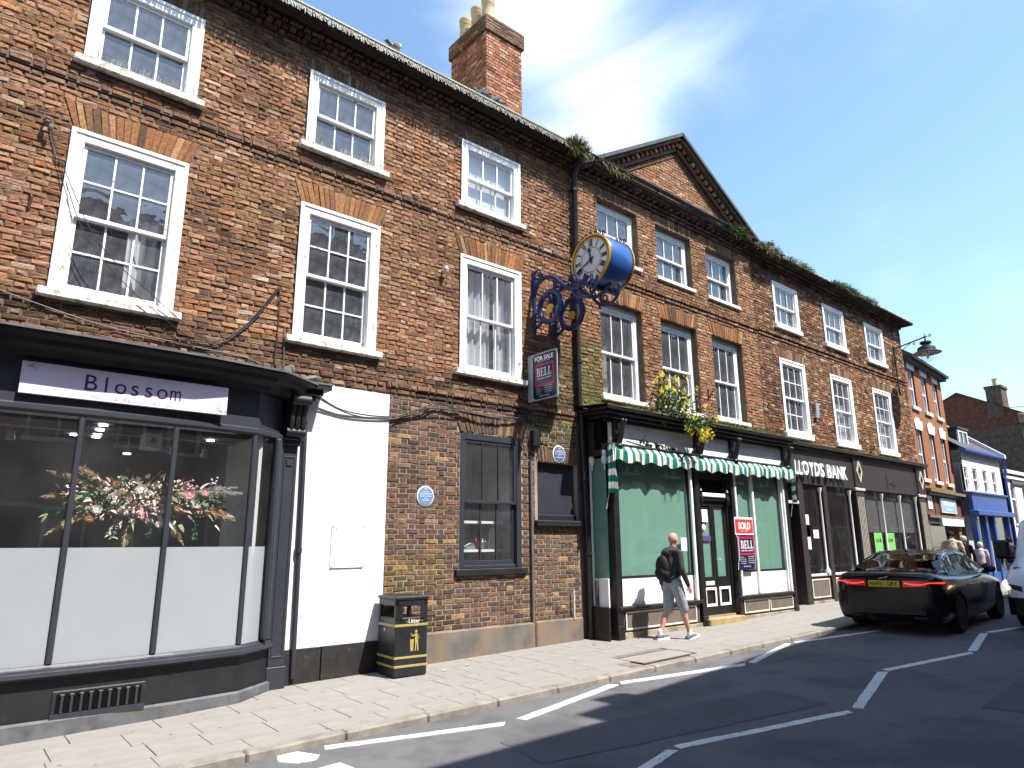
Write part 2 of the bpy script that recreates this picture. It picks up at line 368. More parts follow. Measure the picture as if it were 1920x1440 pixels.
    def mesh(s, name, mats, off=(0, 0, 0), smooth=False):
        me = bpy.data.meshes.new(name)
        me.from_pydata([(p[0]-off[0], p[1]-off[1], p[2]-off[2]) for p in s.v], [], s.f)
        for m in (mats if isinstance(mats, (list, tuple)) else [mats]): me.materials.append(MT[m])
        if any(s.m): me.polygons.foreach_set('material_index', s.m)
        if smooth: me.polygons.foreach_set('use_smooth', [True]*len(me.polygons))
        if s.hasc:
            a = me.color_attributes.new('col', 'FLOAT_COLOR', 'POINT'); a.data.foreach_set('color', np.array([(*c, 1) for c in s.c], dtype=np.float32).ravel())
        me.update(); return me
    def build(s, name, mats, parent=None, smooth=False, org=None, **tags):
        off = Vector((0, 0, 0))
        if parent is not None: off = ORG[parent.name]
        elif org is not None: off = Vector(org)
        ob = bpy.data.objects.new(name, s.mesh(name, mats, off, smooth)); COL.objects.link(ob)
        ORG[ob.name] = off
        if parent is not None: ob.parent = parent
        else: ob.location = off
        if smooth == 'auto' or smooth: 
            try: ob.data.set_sharp_from_angle(angle=math.radians(38))
            except Exception: pass
        for k, v in tags.items(): ob[k] = v
        if 'lettering' in name or name in ('red_border', 'flower_print', 'screws', 'bolts', 'fluting'): ob['kind'] = 'stuff'
        return ob
def thing(name, label, cat, loc=(0, 0, 0), group=None):
    o = bpy.data.objects.new(name, None); COL.objects.link(o); o.location = loc; o.empty_display_size = .1
    ORG[o.name] = Vector(loc); o['label'] = label; o['category'] = cat
    if group: o['group'] = group
    return o
def tag(o, label, cat, group=None):
    o['label'] = label; o['category'] = cat
    if group: o['group'] = group
    return o
def structure(o): o['kind'] = 'structure'; return o
def inst(name, me, parent, loc, rot=(0, 0, 0), sc=(1, 1, 1), color=None):
    o = bpy.data.objects.new(name, me); COL.objects.link(o); o.parent = parent
    off = ORG[parent.name] if parent is not None else Vector((0, 0, 0))
    o.location = Vector(loc)-off; o.rotation_euler = rot; o.scale = sc; ORG[o.name] = Vector(loc)
    if color: o.color = (*color, 1)
    return o
def zg(x):
    """height of the pavement beside the houses: the street climbs gently, then levels"""
    if x < 17: return .0165*(x-6.6)
    if x < 24: return .1716
    return max(.1716-.012*(x-24), -.3)
# text as geometry
_tc = {}
def text_mesh(s, ext=0.0, mono=False, bold=0.0):
    k = (s, ext, mono, bold)
    if k in _tc: return _tc[k]
    cu = bpy.data.curves.new('text', 'FONT'); cu.body = s; cu.size = 1.0; cu.extrude = ext; cu.align_x = 'LEFT'; cu.offset = bold; cu.resolution_u = 3
    ob = bpy.data.objects.new('text', cu); COL.objects.link(ob); dg = bpy.context.evaluated_depsgraph_get(); dg.update()
    me = bpy.data.meshes.new_from_object(ob.evaluated_get(dg)); vs = [tuple(v.co) for v in me.vertices]; fs = [tuple(p.vertices) for p in me.polygons]
    bpy.data.objects.remove(ob); bpy.data.curves.remove(cu); bpy.data.meshes.remove(me)
    if vs:
        a = np.array(vs); x0, x1, y0 = a[:, 0].min(), a[:, 0].max(), 0.0
        _tc[k] = ([(x-x0, y, z) for x, y, z in vs], fs, x1-x0)
    else: _tc[k] = ([], [], 0)
    return _tc[k]
def put_text(mb, s, o, right, up, h, width=None, mi=0, ext=0.0, align='L', mono=False, bold=0.0, lift=0.003):
    """h = cap height in metres; width squeezes the line to that width"""
    right = Vector(right).normalized(); up = Vector(up).normalized(); n = right.cross(up); o = Vector(o)+n*(lift+ext*0)
    k = h/0.70
    if mono:
        adv = (width/len(s)) if width else h*.85; x = 0
        for ch in s:
            vs, fs, w = text_mesh(ch, ext, bold=bold)
            if vs:
                kx = min(k, adv*.82/w if w > .45 else k)
                off = x+(adv-w*kx)/2-(adv*len(s)/2 if align == 'C' else 0)
                mb.add([o+right*(p[0]*kx+off)+up*(p[1]*k)+n*(p[2]+ext) for p in vs], fs, mi)
            x += adv
        return
    vs, fs, w = text_mesh(s, ext, bold=bold)
    if not vs: return
    kx = (width/w) if width else k
    off = -w*kx/2 if align == 'C' else 0
    mb.add([o+right*(p[0]*kx+off)+up*(p[1]*k)+n*(p[2]+ext) for p in vs], fs, mi)
def serif_text(mb, o, right, up, h, width, mi=0, lift=.003):
    """the word BELL in slab-serif capitals"""
    right = Vector(right).normalized(); up = Vector(up).normalized(); n = right.cross(up); o = Vector(o)+n*lift
    def r(x0, x1, y0, y1): 
        q = [o+right*(a*width)+up*(b*h) for a, b in ((x0, y0), (x1, y0), (x1, y1), (x0, y1))]; mb.quad(*q, mi)
    c = .26; s = .012
    for i, ch in enumerate('BELL'):
        x = i*c; r(x, x+.11, 0, .07); r(x, x+.11, .93, 1); r(x+.03, x+.085, .07, .93)
        if ch == 'E': r(x+.11, x+.22, 0, .07); r(x+.11, x+.21, .93, 1); r(x+.19, x+.22, .07, .25); r(x+.18, x+.21, .76, .93); r(x+.085, x+.15, .47, .54); r(x+.15, x+.17, .40, .61)
        if ch == 'L': r(x+.11, x+.22, 0, .07); r(x+.19, x+.22, .07, .27)
        if ch == 'B':
            r(x+.11, x+.19, 0, .07); r(x+.11, x+.17, .93, 1); r(x+.085, x+.17, .49, .56)
            r(x+.165, x+.22, .06, .49); r(x+.15, x+.20, .56, .94)
# ---------------------------------------------------------------- bricks
class Surf:
    def __init__(s, o, r, u): s.o = Vector(o); s.r = Vector(r).normalized(); s.u = Vector(u).normalized(); s.n = s.r.cross(s.u)
    def p(s, a, b, d=0.0): return s.o+s.r*a+s.u*b+s.n*d
FRONT = Surf((0, 0, 0), (1, 0, 0), (0, 0, 1))
def pick(pal):
    t = random.random()*sum(w for w, c in pal)
    for w, c in pal:
        t -= w
        if t <= 0: break
    k = 1+random.uniform(-.18, .18); return tuple(min(1, v*k*(1+random.uniform(-.06, .06))) for v in c)
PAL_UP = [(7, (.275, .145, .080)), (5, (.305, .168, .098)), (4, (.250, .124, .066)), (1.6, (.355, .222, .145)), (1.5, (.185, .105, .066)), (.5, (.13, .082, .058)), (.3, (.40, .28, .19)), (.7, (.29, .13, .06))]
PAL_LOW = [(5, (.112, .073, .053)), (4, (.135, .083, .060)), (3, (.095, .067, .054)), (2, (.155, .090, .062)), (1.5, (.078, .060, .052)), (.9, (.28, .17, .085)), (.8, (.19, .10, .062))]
PAL_MID = [(4, (.165, .095, .060)), (3, (.205, .118, .076)), (3, (.13, .078, .053)), (1.5, (.25, .155, .10)), (1.2, (.10, .066, .050)), (.4, (.32, .22, .155))]
PAL_ARCH = [(4, (.29, .135, .060)), (3, (.235, .105, .05)), (2, (.34, .18, .095)), (2, (.18, .09, .05)), (.6, (.13, .075, .05))]
PAL_DARK = [(4, (.10, .062, .045)), (3, (.075, .05, .04)), (2, (.14, .08, .055)), (1, (.055, .045, .04))]
def nz3(x, z, s, o=0): return mnoise.noise(Vector((x*s+o, z*s*1.3-o, o*.37)))
class Bricks:
    def __init__(s): s.b = []
    def lay(s, surf, x0, x1, z0, z1, holes=None, pal=PAL_UP, pitch=.0712, proj=(.006, .016), colf=None, irr=1.0, header_only=False):
        n = max(1, round((z1-z0)/pitch)); ph = (z1-z0)/n
        for r in range(n):
            zc = z0+(r+.5)*ph; iv = [(x0, x1)]
            for a, b in (holes(zc) if holes else []):
                new = []
                for p, q in iv:
                    if b <= p or a >= q: new.append((p, q)); continue
                    if a > p: new.append((p, a))
                    if b < q: new.append((b, q))
                iv = new
            for p, q in iv:
                seq = (.102,) if header_only else (.213, .102)
                per = sum(seq)+.0105*len(seq); x = p-((p-x0) % per)-(0 if r % 2 else per*.5)-per
                k = 0
                while x < q:
                    w = seq[k % len(seq)]; a, b = max(x, p+.004), min(x+w, q-.004)
                    if b-a > .035:
                        cx = (a+b)/2; c = (colf(cx, zc) if colf else pick(pal))
                        s.b.append((surf, cx, zc+irr*.004*nz3(cx, zc, 1.3, 7), b-a-random.uniform(0, .010)*irr, ph-.0115*random.uniform(.7, 1.35), random.uniform(*proj), c, irr))
                    x += w+.0105; k += 1
    def arch(s, surf, x0, x1, z0, h=.31, splay=.12, pal=PAL_ARCH, bulge=0.0, proj=(.008, .016)):
        n = max(6, round((x1-x0)/.072)); xm = (x0+x1)/2
        for i in range(n):
            a, b = i/n, (i+1)/n
            bx0, bx1 = x0+(x1-x0)*a, x0+(x1-x0)*b; tx0, tx1 = (x0-splay)+(x1-x0+2*splay)*a, (x0-splay)+(x1-x0+2*splay)*b
            g = random.uniform(.004, .008); t = (a+b)/2*2-1; zb = z0+bulge*(1-t*t)
            s.b.append((surf, [(bx0+g, zb), (bx1-g, zb), (tx1-g, z0+h), (tx0+g, z0+h)], None, None, None, random.uniform(*proj), pick(pal), 1.7))
    def corners(s, e):
        surf, cx, cz, w, h, pr, c, irr = e
        if cz is None: return cx
        return [(cx-w/2, cz-h/2), (cx+w/2, cz-h/2), (cx+w/2, cz+h/2), (cx-w/2, cz+h/2)]
    def rank(s, e):
        q = s.corners(e); a = sum(p[0] for p in q)/4; b = sum(p[1] for p in q)/4; P = e[0].p(a, b); d = P-CAMP; z = d.dot(_f)
        if z < .1: return 0
        X = 960+1281*d.dot(_r2)/z; Y = 720-1281*d.dot(_u2)/z
        if not (0 < X < 1920 and 0 < Y < 1440): return 0
        ar = abs((q[1][0]-q[0][0])*(q[3][1]-q[0][1])); return ar*abs(d.normalized().dot(e[0].n))/d.length_squared
    def emit(s, mb, e, j=None):
        q = s.corners(e); surf, pr, irr = e[0], e[5], e[7]; J = .0042*irr
        m = (sum(p[0] for p in q)/4, sum(p[1] for p in q)/4); ins = .0045+.0035*irr
        back = [surf.p(a, b, -.004) for a, b in q]
        jo = [(random.uniform(-J, J), random.uniform(-J, J)) for _ in q]
        mid = [surf.p(a+x, b+y, pr*.55) for (a, b), (x, y) in zip(q, jo)]
        fr = []
        for (a, b), (x, y) in zip(q, jo):
            dx, dy = m[0]-a, m[1]-b; fr.append(surf.p(a+x+(ins if dx > 0 else -ins), b+y+(ins if dy > 0 else -ins), pr+random.uniform(-.004, .004)*irr))
        fs = [(0, 1, 2, 3)[::-1]]; fs = []
        for k in range(4):
            l = (k+1) % 4; fs += [(k, l, 4+l, 4+k), (4+k, 4+l, 8+l, 8+k)]
        fs.append((8, 9, 10, 11)); mb.add(back+mid+fr, fs, 0, e[6])
    def build(s, parent, single=300):
        """the bricks that show largest become bricks of their own, the rest one part"""
        r = sorted(range(len(s.b)), key=lambda i: -s.rank(s.b[i])) if single else list(range(len(s.b)))
        top = [i for i in r[:single] if s.rank(s.b[i]) > 0] if single else []
        ts = set(top); off = ORG[parent.name]
        for i in top:
            mb = MB(); s.emit(mb, s.b[i]); q = s.corners(s.b[i]); c = s.b[i][0].p(sum(p[0] for p in q)/4, sum(p[1] for p in q)/4)
            me = mb.mesh('brick', 'brick', c); o = bpy.data.objects.new('brick', me); COL.objects.link(o); o.parent = parent; o.location = c-off
        mb = MB()
        for i in range(len(s.b)):
            if i not in ts: s.emit(mb, s.b[i])
        if mb.v: mb.build('bricks', 'brick', parent, kind='stuff')
def wall_panel(mb, surf, x0, x1, z0, z1, rects, d=0.0, mi=0, reveal=.22, rmi=None):
    """flat wall with rectangular holes and their reveals"""
    xs = sorted({x0, x1, *[min(max(v, x0), x1) for r in rects for v in (r[0], r[1])]}); zs = sorted({z0, z1, *[min(max(v, z0), z1) for r in rects for v in (r[2], r[3])]})
    for i in range(len(xs)-1):
        for j in range(len(zs)-1):
            cx, cz = (xs[i]+xs[i+1])/2, (zs[j]+zs[j+1])/2
            if any(r[0] < cx < r[1] and r[2] < cz < r[3] for r in rects): continue
            mb.quad(surf.p(xs[i], zs[j], d), surf.p(xs[i+1], zs[j], d), surf.p(xs[i+1], zs[j+1], d), surf.p(xs[i], zs[j+1], d), mi)
    for a, b, c, e in rects:
        P = [(a, c), (b, c), (b, e), (a, e)]
        for k in range(4):
            p, q = P[k], P[(k+1) % 4]
            mb.quad(surf.p(*p, d), surf.p(*q, d), surf.p(*q, d-reveal), surf.p(*p, d-reveal), mi if rmi is None else rmi)
# ---------------------------------------------------------------- sash windows
_pane = {}
def pane_mesh(m):
    if m not in _pane:
        me = bpy.data.meshes.new('pane'); me.from_pydata([(0, 0, 0), (1, 0, 0), (1, 0, 1), (0, 0, 1)], [], [(0, 1, 2, 3)]); me.materials.append(MT[m]); _pane[m] = me
    return _pane[m]
def sash_window(bld, x0, x1, z0, z1, cols=3, rt=1, rb=1, y=0.0, fw=.125, hw=None, bw=.05, paint='white_paint', glass='glass_old', sill=(.11, .09, 'peeling_sill', .07),
                split=.5, mold=.02, proud=.03, bar=.022, panes=True, name='window'):
    """box-framed sliding sash: outer frame, upper sash in front, lower sash behind, glazing bars and single panes"""
    hw = hw or fw
    w = MB(); f0, f1 = y-proud, y+.13
    w.box(x0, x0+fw, f0, f1, z0, z1, 0, .006); w.box(x1-fw, x1, f0, f1, z0, z1, 0, .006)
    w.box(x0+fw, x1-fw, f0, f1, z1-hw, z1, 0, .006); w.box(x0+fw, x1-fw, f0+.03, f1, z0, z0+bw, 0, .006)
    if mold:
        for a, b in ((x0-mold, x0+.03), (x1-.03, x1+mold)): w.box(a, b, f0-.014, f0+.003, z0, z1+mold, 0, .004)
        w.box(x0+.03, x1-.03, f0-.014, f0+.003, z1-.03, z1+mold, 0, .004)
    wo = w.build(name, paint, bld)
    gx0, gx1, gz0, gz1 = x0+fw, x1-fw, z0+bw, z1-hw; zm = gz0+(gz1-gz0)*(1-split)
    pr = bpy.data.objects
    for up in (1, 0):
        a, b, yy = (zm-.022, gz1, y+.015) if up else (gz0, zm+.022, y+.065)
        st = .042; s = MB(); s.box(gx0, gx0+st, yy, yy+.04, a, b, 0, .003); s.box(gx1-st, gx1, yy, yy+.04, a, b, 0, .003)
        br = .045 if up else .07
        s.box(gx0+st, gx1-st, yy, yy+.04, a, a+br, 0, .003); s.box(gx0+st, gx1-st, yy, yy+.04, b-.045, b, 0, .003)
        px0, px1, pz0, pz1 = gx0+st, gx1-st, a+br, b-.045; rows = rt if up else rb
        for k in range(1, cols):
            xc = px0+(px1-px0)*k/cols; s.box(xc-bar/2, xc+bar/2, yy+.004, yy+.034, pz0, pz1)
        for k in range(1, rows):
            zc = pz0+(pz1-pz0)*k/rows; s.box(px0, px1, yy+.006, yy+.032, zc-bar/2, zc+bar/2)
        so_ = s.build('sash', paint, wo)
        for i in range(cols):
            for j in range(rows):
                pw, ph = (px1-px0)/cols, (pz1-pz0)/rows
                inst('pane', pane_mesh(glass), wo, (px0+i*pw, yy+.02+random.uniform(-.0005, .0005), pz0+j*ph), (random.uniform(-.012, .012), 0, random.uniform(-.010, .010)), (pw, 1, ph))
    if sill:
        e, h, sm, out_ = sill
        MB().box(x0-e, x1+e, y-proud-out_, y+.10, z0-h, z0, 0, .01).build('sill', sm, wo)
    return wo
# ---------------------------------------------------------------- ground, road, pavement
KY = -2.30                                                   # kerb line
XS = [-40, -20, -6, 0, 6.6, 12, 17, 24, 30, 36, 45, 60, 90, 140]
def strip(y0, y1, dz0, dz1, name, m, xs=XS):
    mb = MB(); mb.grid([[(x, y0, zg(x)+dz0), (x, y1, zg(x)+dz1)] for x in xs]); o = mb.build(name, m, None); return structure(o)
g = MB(); g.grid([[(x, y, -.75) for y in (-400, 0, 400)] for x in (-400, 0, 500)]); structure(g.build('ground', 'stone'))
road = strip(-9.0, KY, -.085, -.105, 'road', 'asphalt')
pavement = strip(KY+.14, .6, -.055, -.012, 'pavement', 'paving_joint')
ORG['pavement'] = Vector((0, 0, 0))
def pz(x, y): return zg(x)+(-.043 if y < -2.2 else .02*y)     # pavement surface
slabm = []
for k in range(14):
    mb = MB(); mb.box(-.5, .5, -.5, .5, -.04, 0, 0, .006); mb.v = [(x+random.uniform(-.002, .002), y+random.uniform(-.002, .002), z+random.uniform(-.001, .001)) for x, y, z in mb.v]
    slabm.append(mb.mesh('paving_slab', 'paving'))
rows = [(-.02, -.48), (-.48, -.94), (-.94, -1.40), (-1.40, -1.82), (-1.82, KY+.15)]
for ri, (ya, yb) in enumerate(rows):
    x = -1.2-.2*ri; 
    while x < 23:
        w = random.choice((.45, .60, .60, .75)) if x < 14 else .9
        if x+w > .2 or ri > 2:
            cx, cy = x+w/2, (ya+yb)/2; t = random.uniform(.86, 1.10) if random.random() > .06 else random.uniform(.62, .78)
            if not (7.95 < cx < 9.2 and -2.0 < cy < -1.5):
                inst('paving_slab', random.choice(slabm), pavement, (cx, cy, pz(cx, cy)+.001), (.02, -math.atan(.0165) if x < 17 else 0, 0), ((w-.005), (ya-yb-.005), 1), (t, t*.99, t*.97))
        x += w
mb = MB(); mb.grid([[(x, y, pz(x, y)-.004) for y in (KY+.15, -2.3+.3, -1, 0)] for x in (23, 36, 60, 120)]); mb.build('far_paving', 'paving', pavement)
kerb = strip(KY, KY+.02, -.30, -.30, 'kerb', 'kerb'); ORG['kerb'] = Vector((0, 0, 0))
kx = -3.1; ks = []
while kx < 30:
    w = .915; mb = MB(); mb.box(0, w-.008, -.005, .145, -.24, -.030, 0, .018)
    mb.v = [(a+kx, KY+b+random.uniform(-.003, .003), c+zg(kx+a)+random.uniform(-.003, .003)) for a, b, c in mb.v]; mb.build('kerb_stone', 'kerb', kerb); kx += w
# gutter line of grit along the kerb
mb = MB(); random.seed(3)
for i in range(900):
    x = random.uniform(2, 24); y = KY-abs(random.gauss(0, .035))-.004; r = random.uniform(.002, .006); z = zg(x)-.104
    mb.ellip((x, y, z), (r, r, r*.6), 5, 3)
o = mb.build('gutter_grit', 'stone'); o['kind'] = 'stuff'; o['label'] = 'fine grit gathered in the gutter along the kerb'
mb = MB()
for i in range(170):
    x, y = random.uniform(.5, 18), random.uniform(-2.1, -.1); r = random.uniform(.008, .02); mb.ellip((x, y, pz(x, y)+.003), (r, r*.8, .0015), 7, 4)
o = mb.build('chewing_gum', 'lead'); o['kind'] = 'stuff'; o['label'] = 'grey trodden chewing gum spots scattered on the pavement'
# inspection cover
t = thing('inspection_cover', 'rectangular recessed inspection cover let into the pavement before the green-blinded shop', 'cover', (8.5, -1.78, pz(8.5, -1.78)))
z0 = pz(8.5, -1.78)
mb = MB(); mb.frame(7.93, 9.17, -2.07, -1.52, .035, -.02, .006); mb.v = [(x, z, zg(x)-.036+y*.6) for x, y, z in mb.v]; mb.build('frame', 'rust', t)
mb = MB(); mb.box(7.97, 9.13, -2.03, -1.56, -.02, 0, 0, .004); mb.v = [(x, y, z+zg(x)-.034) for x, y, z in mb.v]; mb.build('plate', 'paving', t)
# patched trenches in the tarmac
for P_ in ([(4.3, -3.35), (7.9, -3.95), (7.7, -4.75), (4.15, -4.1)], [(8.6, -5.9), (13.5, -5.6), (13.6, -6.6), (8.8, -7.0)], [(9.6, -2.55), (10.5, -2.52), (10.45, -3.1), (9.6, -3.12)]):
    n = []
    for i in range(4):
        a, b = Vector(P_[i]), Vector(P_[(i+1) % 4])
        for j in range(14): p = a.lerp(b, j/14); n.append((p.x+random.uniform(-.02, .02), p.y+random.uniform(-.02, .02)))
    mb = MB(); mb.add([(x, y, zg(x)-.105+(KY-y)*.003+.004) for x, y in n], [tuple(range(len(n)))]); structure(mb.build('road_patch', 'asphalt_patch'))
# road markings
def marking(pts, name='road_marking', th=.004):
    mb = MB(); n = []
    for i in range(len(pts)):                                   # worn, slightly uneven edges
        a, b = Vector(pts[i]), Vector(pts[(i+1) % len(pts)]); k = max(1, int((b-a).length/.07))
        for j in range(k): p = a.lerp(b, j/k); n.append((p.x+random.uniform(-.006, .006), p.y+random.uniform(-.006, .006)))
    rz = lambda x, y: zg(x)-.105+(KY-y)*.003+.004
    top = [(x, y, rz(x, y)+.004) for x, y in n]; m = len(n); c = (sum(p[0] for p in n)/m, sum(p[1] for p in n)/m)
    mb.add(top+[(x, y, rz(x, y)-.004) for x, y in n], [tuple(range(m))]+[(i, (i+1) % m, m+(i+1) % m, m+i) for i in range(m)])
    o = mb.build(name, 'road_paint', None); structure(o); return o
for q in ([(3.07, -2.34), (3.03, -2.44), (4.68, -2.95), (4.76, -2.87)], [(4.92, -2.85), (4.96, -2.95), (6.88, -2.51), (6.81, -2.41)], [(7.02, -2.40), (6.95, -2.50), (9.04, -2.93), (9.23, -2.84)],
          [(9.32, -2.82), (9.32, -2.93), (11.3, -2.42), (11.28, -2.33)], [(11.48, -2.35), (11.45, -2.45), (13.78, -2.86), (13.80, -2.76)],
          [(2.9, -5.08), (2.93, -5.19), (5.21, -4.64), (5.15, -4.56)], [(5.30, -4.52), (5.26, -4.62), (7.48, -5.11), (7.54, -5.02)], [(7.70, -5.00), (7.73, -5.10), (9.90, -4.50), (9.80, -4.40)],
          [(10.02, -4.37), (9.96, -4.48), (12.12, -4.82), (12.28, -4.73)], [(12.36, -4.67), (12.41, -4.78), (14.61, -4.32), (14.5, -4.22)], [(14.75, -4.23), (14.72, -4.34), (17, -4.80), (17, -4.70)]):
    marking(q)
marking([(2.64, -2.33), (2.82, -2.34), (2.92, -2.56), (2.86, -2.66), (2.68, -2.64), (2.58, -2.50)], 'road_marking'); marking([(2.68, -2.90), (2.95, -2.88), (2.98, -3.2), (2.7, -3.2)])
# ---------------------------------------------------------------- three-storey brick building over the salon
def shop_z(x): return zg(x)
def dirt(x, z, base, lo=None):
    k = nz3(x, z, .9, 3)+.5*nz3(x, z, 2.7, 9); c = pick(base)
    if k > .38: c = tuple(v*.72 for v in c)
    w = 1+.16*nz3(x, z, .33, 17); return (c[0]*w, c[1]*w*(1-.05*nz3(x, z, .5, 31)), c[2]*w)
def under(z, zs, h):      # grime that gathers under a sill
    return max(0, 1-(zs-z)/h) if z < zs else 0
A = thing('brick_building', 'weathered red brick building with three storeys, tall chimney and white sash windows above the salon', 'building', (4.0, 0, 0))
XA0, XA1 = -3.2, 8.83
WINA1 = [(.69, 1.92), (3.44, 4.66), (6.20, 7.49)]
hT = (7.24, 8.44); hF = (4.34, 6.30)
rA = [(a, b, *h) for a, b in WINA1 for h in (hT, hF)]+[(6.24, 7.50, 1.25, 3.33)]
rA += [(-3.0+1.0, -.75, *hF), (-2.0, -.75, *hT)]
bigA = (-3.0, 3.72, -.3, 3.72)
mb = MB(); wall_panel(mb, FRONT, XA0, XA1, 3.74, 9.0, [r for r in rA if r[2] > 4], 0, 0, .30); mb.build('mortar', 'mortar_up', A)
mb = MB(); wall_panel(mb, FRONT, 3.72, XA1, -.4, 3.74, [(6.24, 7.50, 1.25, 3.33), (7.86, 8.83, 2.0, 2.99)], 0, 0, .30); mb.build('mortar', 'mortar_low', A)
BA = Bricks()
def holesA(z):
    h = [(a, b) for a, b, c, d in rA if c-.09 < z < d]
    for a, b in WINA1+[(-2.0, -.75)]:
        for zt, H, sp in ((6.32, .33, .13), (8.46, .20, .02)):
            if zt < z < zt+H: k = (z-zt)/H*sp; h.append((a-k-.005, b+k+.005))
    if 3.33 < z < 3.66: k = (z-3.33)/.33*.13; h.append((6.24-k, 7.50+k))
    return h
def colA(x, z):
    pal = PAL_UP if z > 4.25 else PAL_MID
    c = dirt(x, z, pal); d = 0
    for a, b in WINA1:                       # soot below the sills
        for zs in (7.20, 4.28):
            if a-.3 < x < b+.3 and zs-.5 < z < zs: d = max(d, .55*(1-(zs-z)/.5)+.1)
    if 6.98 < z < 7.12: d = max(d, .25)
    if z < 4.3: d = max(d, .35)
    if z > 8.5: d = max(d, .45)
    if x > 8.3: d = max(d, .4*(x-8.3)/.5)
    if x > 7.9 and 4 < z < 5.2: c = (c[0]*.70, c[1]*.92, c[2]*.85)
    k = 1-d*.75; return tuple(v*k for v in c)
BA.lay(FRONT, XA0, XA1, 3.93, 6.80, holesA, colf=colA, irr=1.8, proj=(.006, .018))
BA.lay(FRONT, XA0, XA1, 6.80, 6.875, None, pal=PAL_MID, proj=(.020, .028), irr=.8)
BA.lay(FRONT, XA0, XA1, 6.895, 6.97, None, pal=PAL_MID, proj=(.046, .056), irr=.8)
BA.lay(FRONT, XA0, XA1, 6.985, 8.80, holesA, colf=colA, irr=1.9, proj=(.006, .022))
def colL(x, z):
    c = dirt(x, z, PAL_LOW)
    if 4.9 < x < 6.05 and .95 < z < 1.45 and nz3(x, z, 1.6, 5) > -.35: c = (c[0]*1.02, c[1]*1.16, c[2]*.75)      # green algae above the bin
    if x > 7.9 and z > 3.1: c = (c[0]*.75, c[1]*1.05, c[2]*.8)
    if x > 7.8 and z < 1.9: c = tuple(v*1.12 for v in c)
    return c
def holesL(z):
    h = []
    if 1.17 < z < 3.33: h.append((6.24, 7.50))
    if 3.33 < z < 3.64: k = (z-3.33)/.31*.14; h.append((6.24-k, 7.50+k))
    if 1.88 < z < 2.99: h.append((7.80, 8.85))
    if 2.97 < z < 3.26: k = (z-2.97)/.28*.1; h.append((7.86-k, 8.85))
    return h
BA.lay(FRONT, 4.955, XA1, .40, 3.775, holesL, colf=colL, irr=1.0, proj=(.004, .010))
BA.lay(FRONT, 4.9, XA1, 3.775, 3.85, None, pal=PAL_DARK, proj=(.020, .03))
BA.lay(FRONT, 4.9, XA1, 3.865, 3.94, None, pal=PAL_MID, proj=(.045, .058))
BA.lay(FRONT, XA0, 4.9, 3.775, 3.93, None, pal=PAL_MID, proj=(.01, .03), irr=2.2)
for a, b in WINA1+[(-2.0, -.75)]:
    BA.arch(FRONT, a, b, 6.325, .33, .13); BA.arch(FRONT, a, b, 8.465, .20, .02, pal=PAL_MID)
BA.arch(FRONT, 6.24, 7.50, 3.335, .30, .14, pal=PAL_LOW, bulge=.015); BA.arch(FRONT, 7.88, 8.82, 2.99, .27, .05, pal=PAL_LOW)
for nm, xa, zz in (('string_course', XA0, 6.80), ('string_course', 4.9, 3.775)):
    MB().box(xa, XA1, -.010, 0, zz, zz+.085).build(nm, 'mortar_up', A); MB().box(xa, XA1, -.036, 0, zz+.085, zz+.168).build(nm, 'mortar_up', A)
# corbelled brick eaves
for i, (za, pr) in enumerate(((8.80, .06), (8.875, .12), (8.95, .17))): BA.lay(FRONT, XA0, XA1, za, za+.072, None, pal=PAL_DARK, proj=(pr, pr+.012), irr=1.4, header_only=(i == 1))
# chimney stack
CX0, CX1, CY0, CY1, CZ0, CZ1 = 7.07, 7.98, .43, 1.60, 9.2, 11.78
ch = MB(); ch.box(CX0, CX1, CY0, CY1, CZ0, CZ1+.02); ch.build('chimney', 'mortar_up', A)
SF = Surf((0, CY0, 0), (1, 0, 0), (0, 0, 1)); SL = Surf((CX0, 0, 0), (0, -1, 0), (0, 0, 1)); SR = Surf((CX1, 0, 0), (0, 1, 0), (0, 0, 1))
PAL_CH = [(4, (.33, .135, .075)), (3, (.40, .20, .125)), (2, (.25, .105, .065)), (1, (.17, .09, .06)), (1, (.44, .27, .18))]
for sf, a, b in ((SF, CX0, CX1), (SL, -CY1, -CY0), (SR, CY0, CY1)):
    BA.lay(sf, a, b, CZ0, 11.44, None, pal=PAL_CH, irr=1.0, proj=(.004, .012)); BA.lay(sf, a-.045, b+.045, 11.44, 11.78, None, pal=PAL_MID, irr=1.0, proj=(.05, .058))
cc = MB(); cc.box(CX0-.047, CX1+.047, CY0-.047, CY1+.047, 11.45, 11.775); cc.build('chimney_cap', 'mortar_up', A)
cc = MB(); cc.box(CX0-.03, CX1+.03, CY0-.03, CY1+.03, 11.775, 11.83, 0, .02); cc.build('chimney_flaunching', 'mossy_stone', A)
for yy, h in ((.66, .60), (1.02, .60), (1.42, .60)):
    p = MB(); p.lathe([(.145, 0), (.14, .05), (.125, .07), (.118, h-.12), (.132, h-.10), (.132, h-.07), (.12, h-.06), (.14, h-.01), (.14, h+.03), (.105, h+.03), (.10, h-.2)], (CX0+.22, yy, 11.80), 20); p.build('chimney_pot', 'terracotta_buff', A, smooth=True)
f = MB(); f.box(CX0-.012, CX0+.07, CY0-.022, CY0+.02, 9.45, 9.80); f.box(CX1-.07, CX1+.012, CY0-.022, CY0+.02, 9.40, 9.80); f.box(CX0, CX1, CY0-.02, CY0, 9.45, 9.66); f.build('lead_flashing', 'white_paint', A)
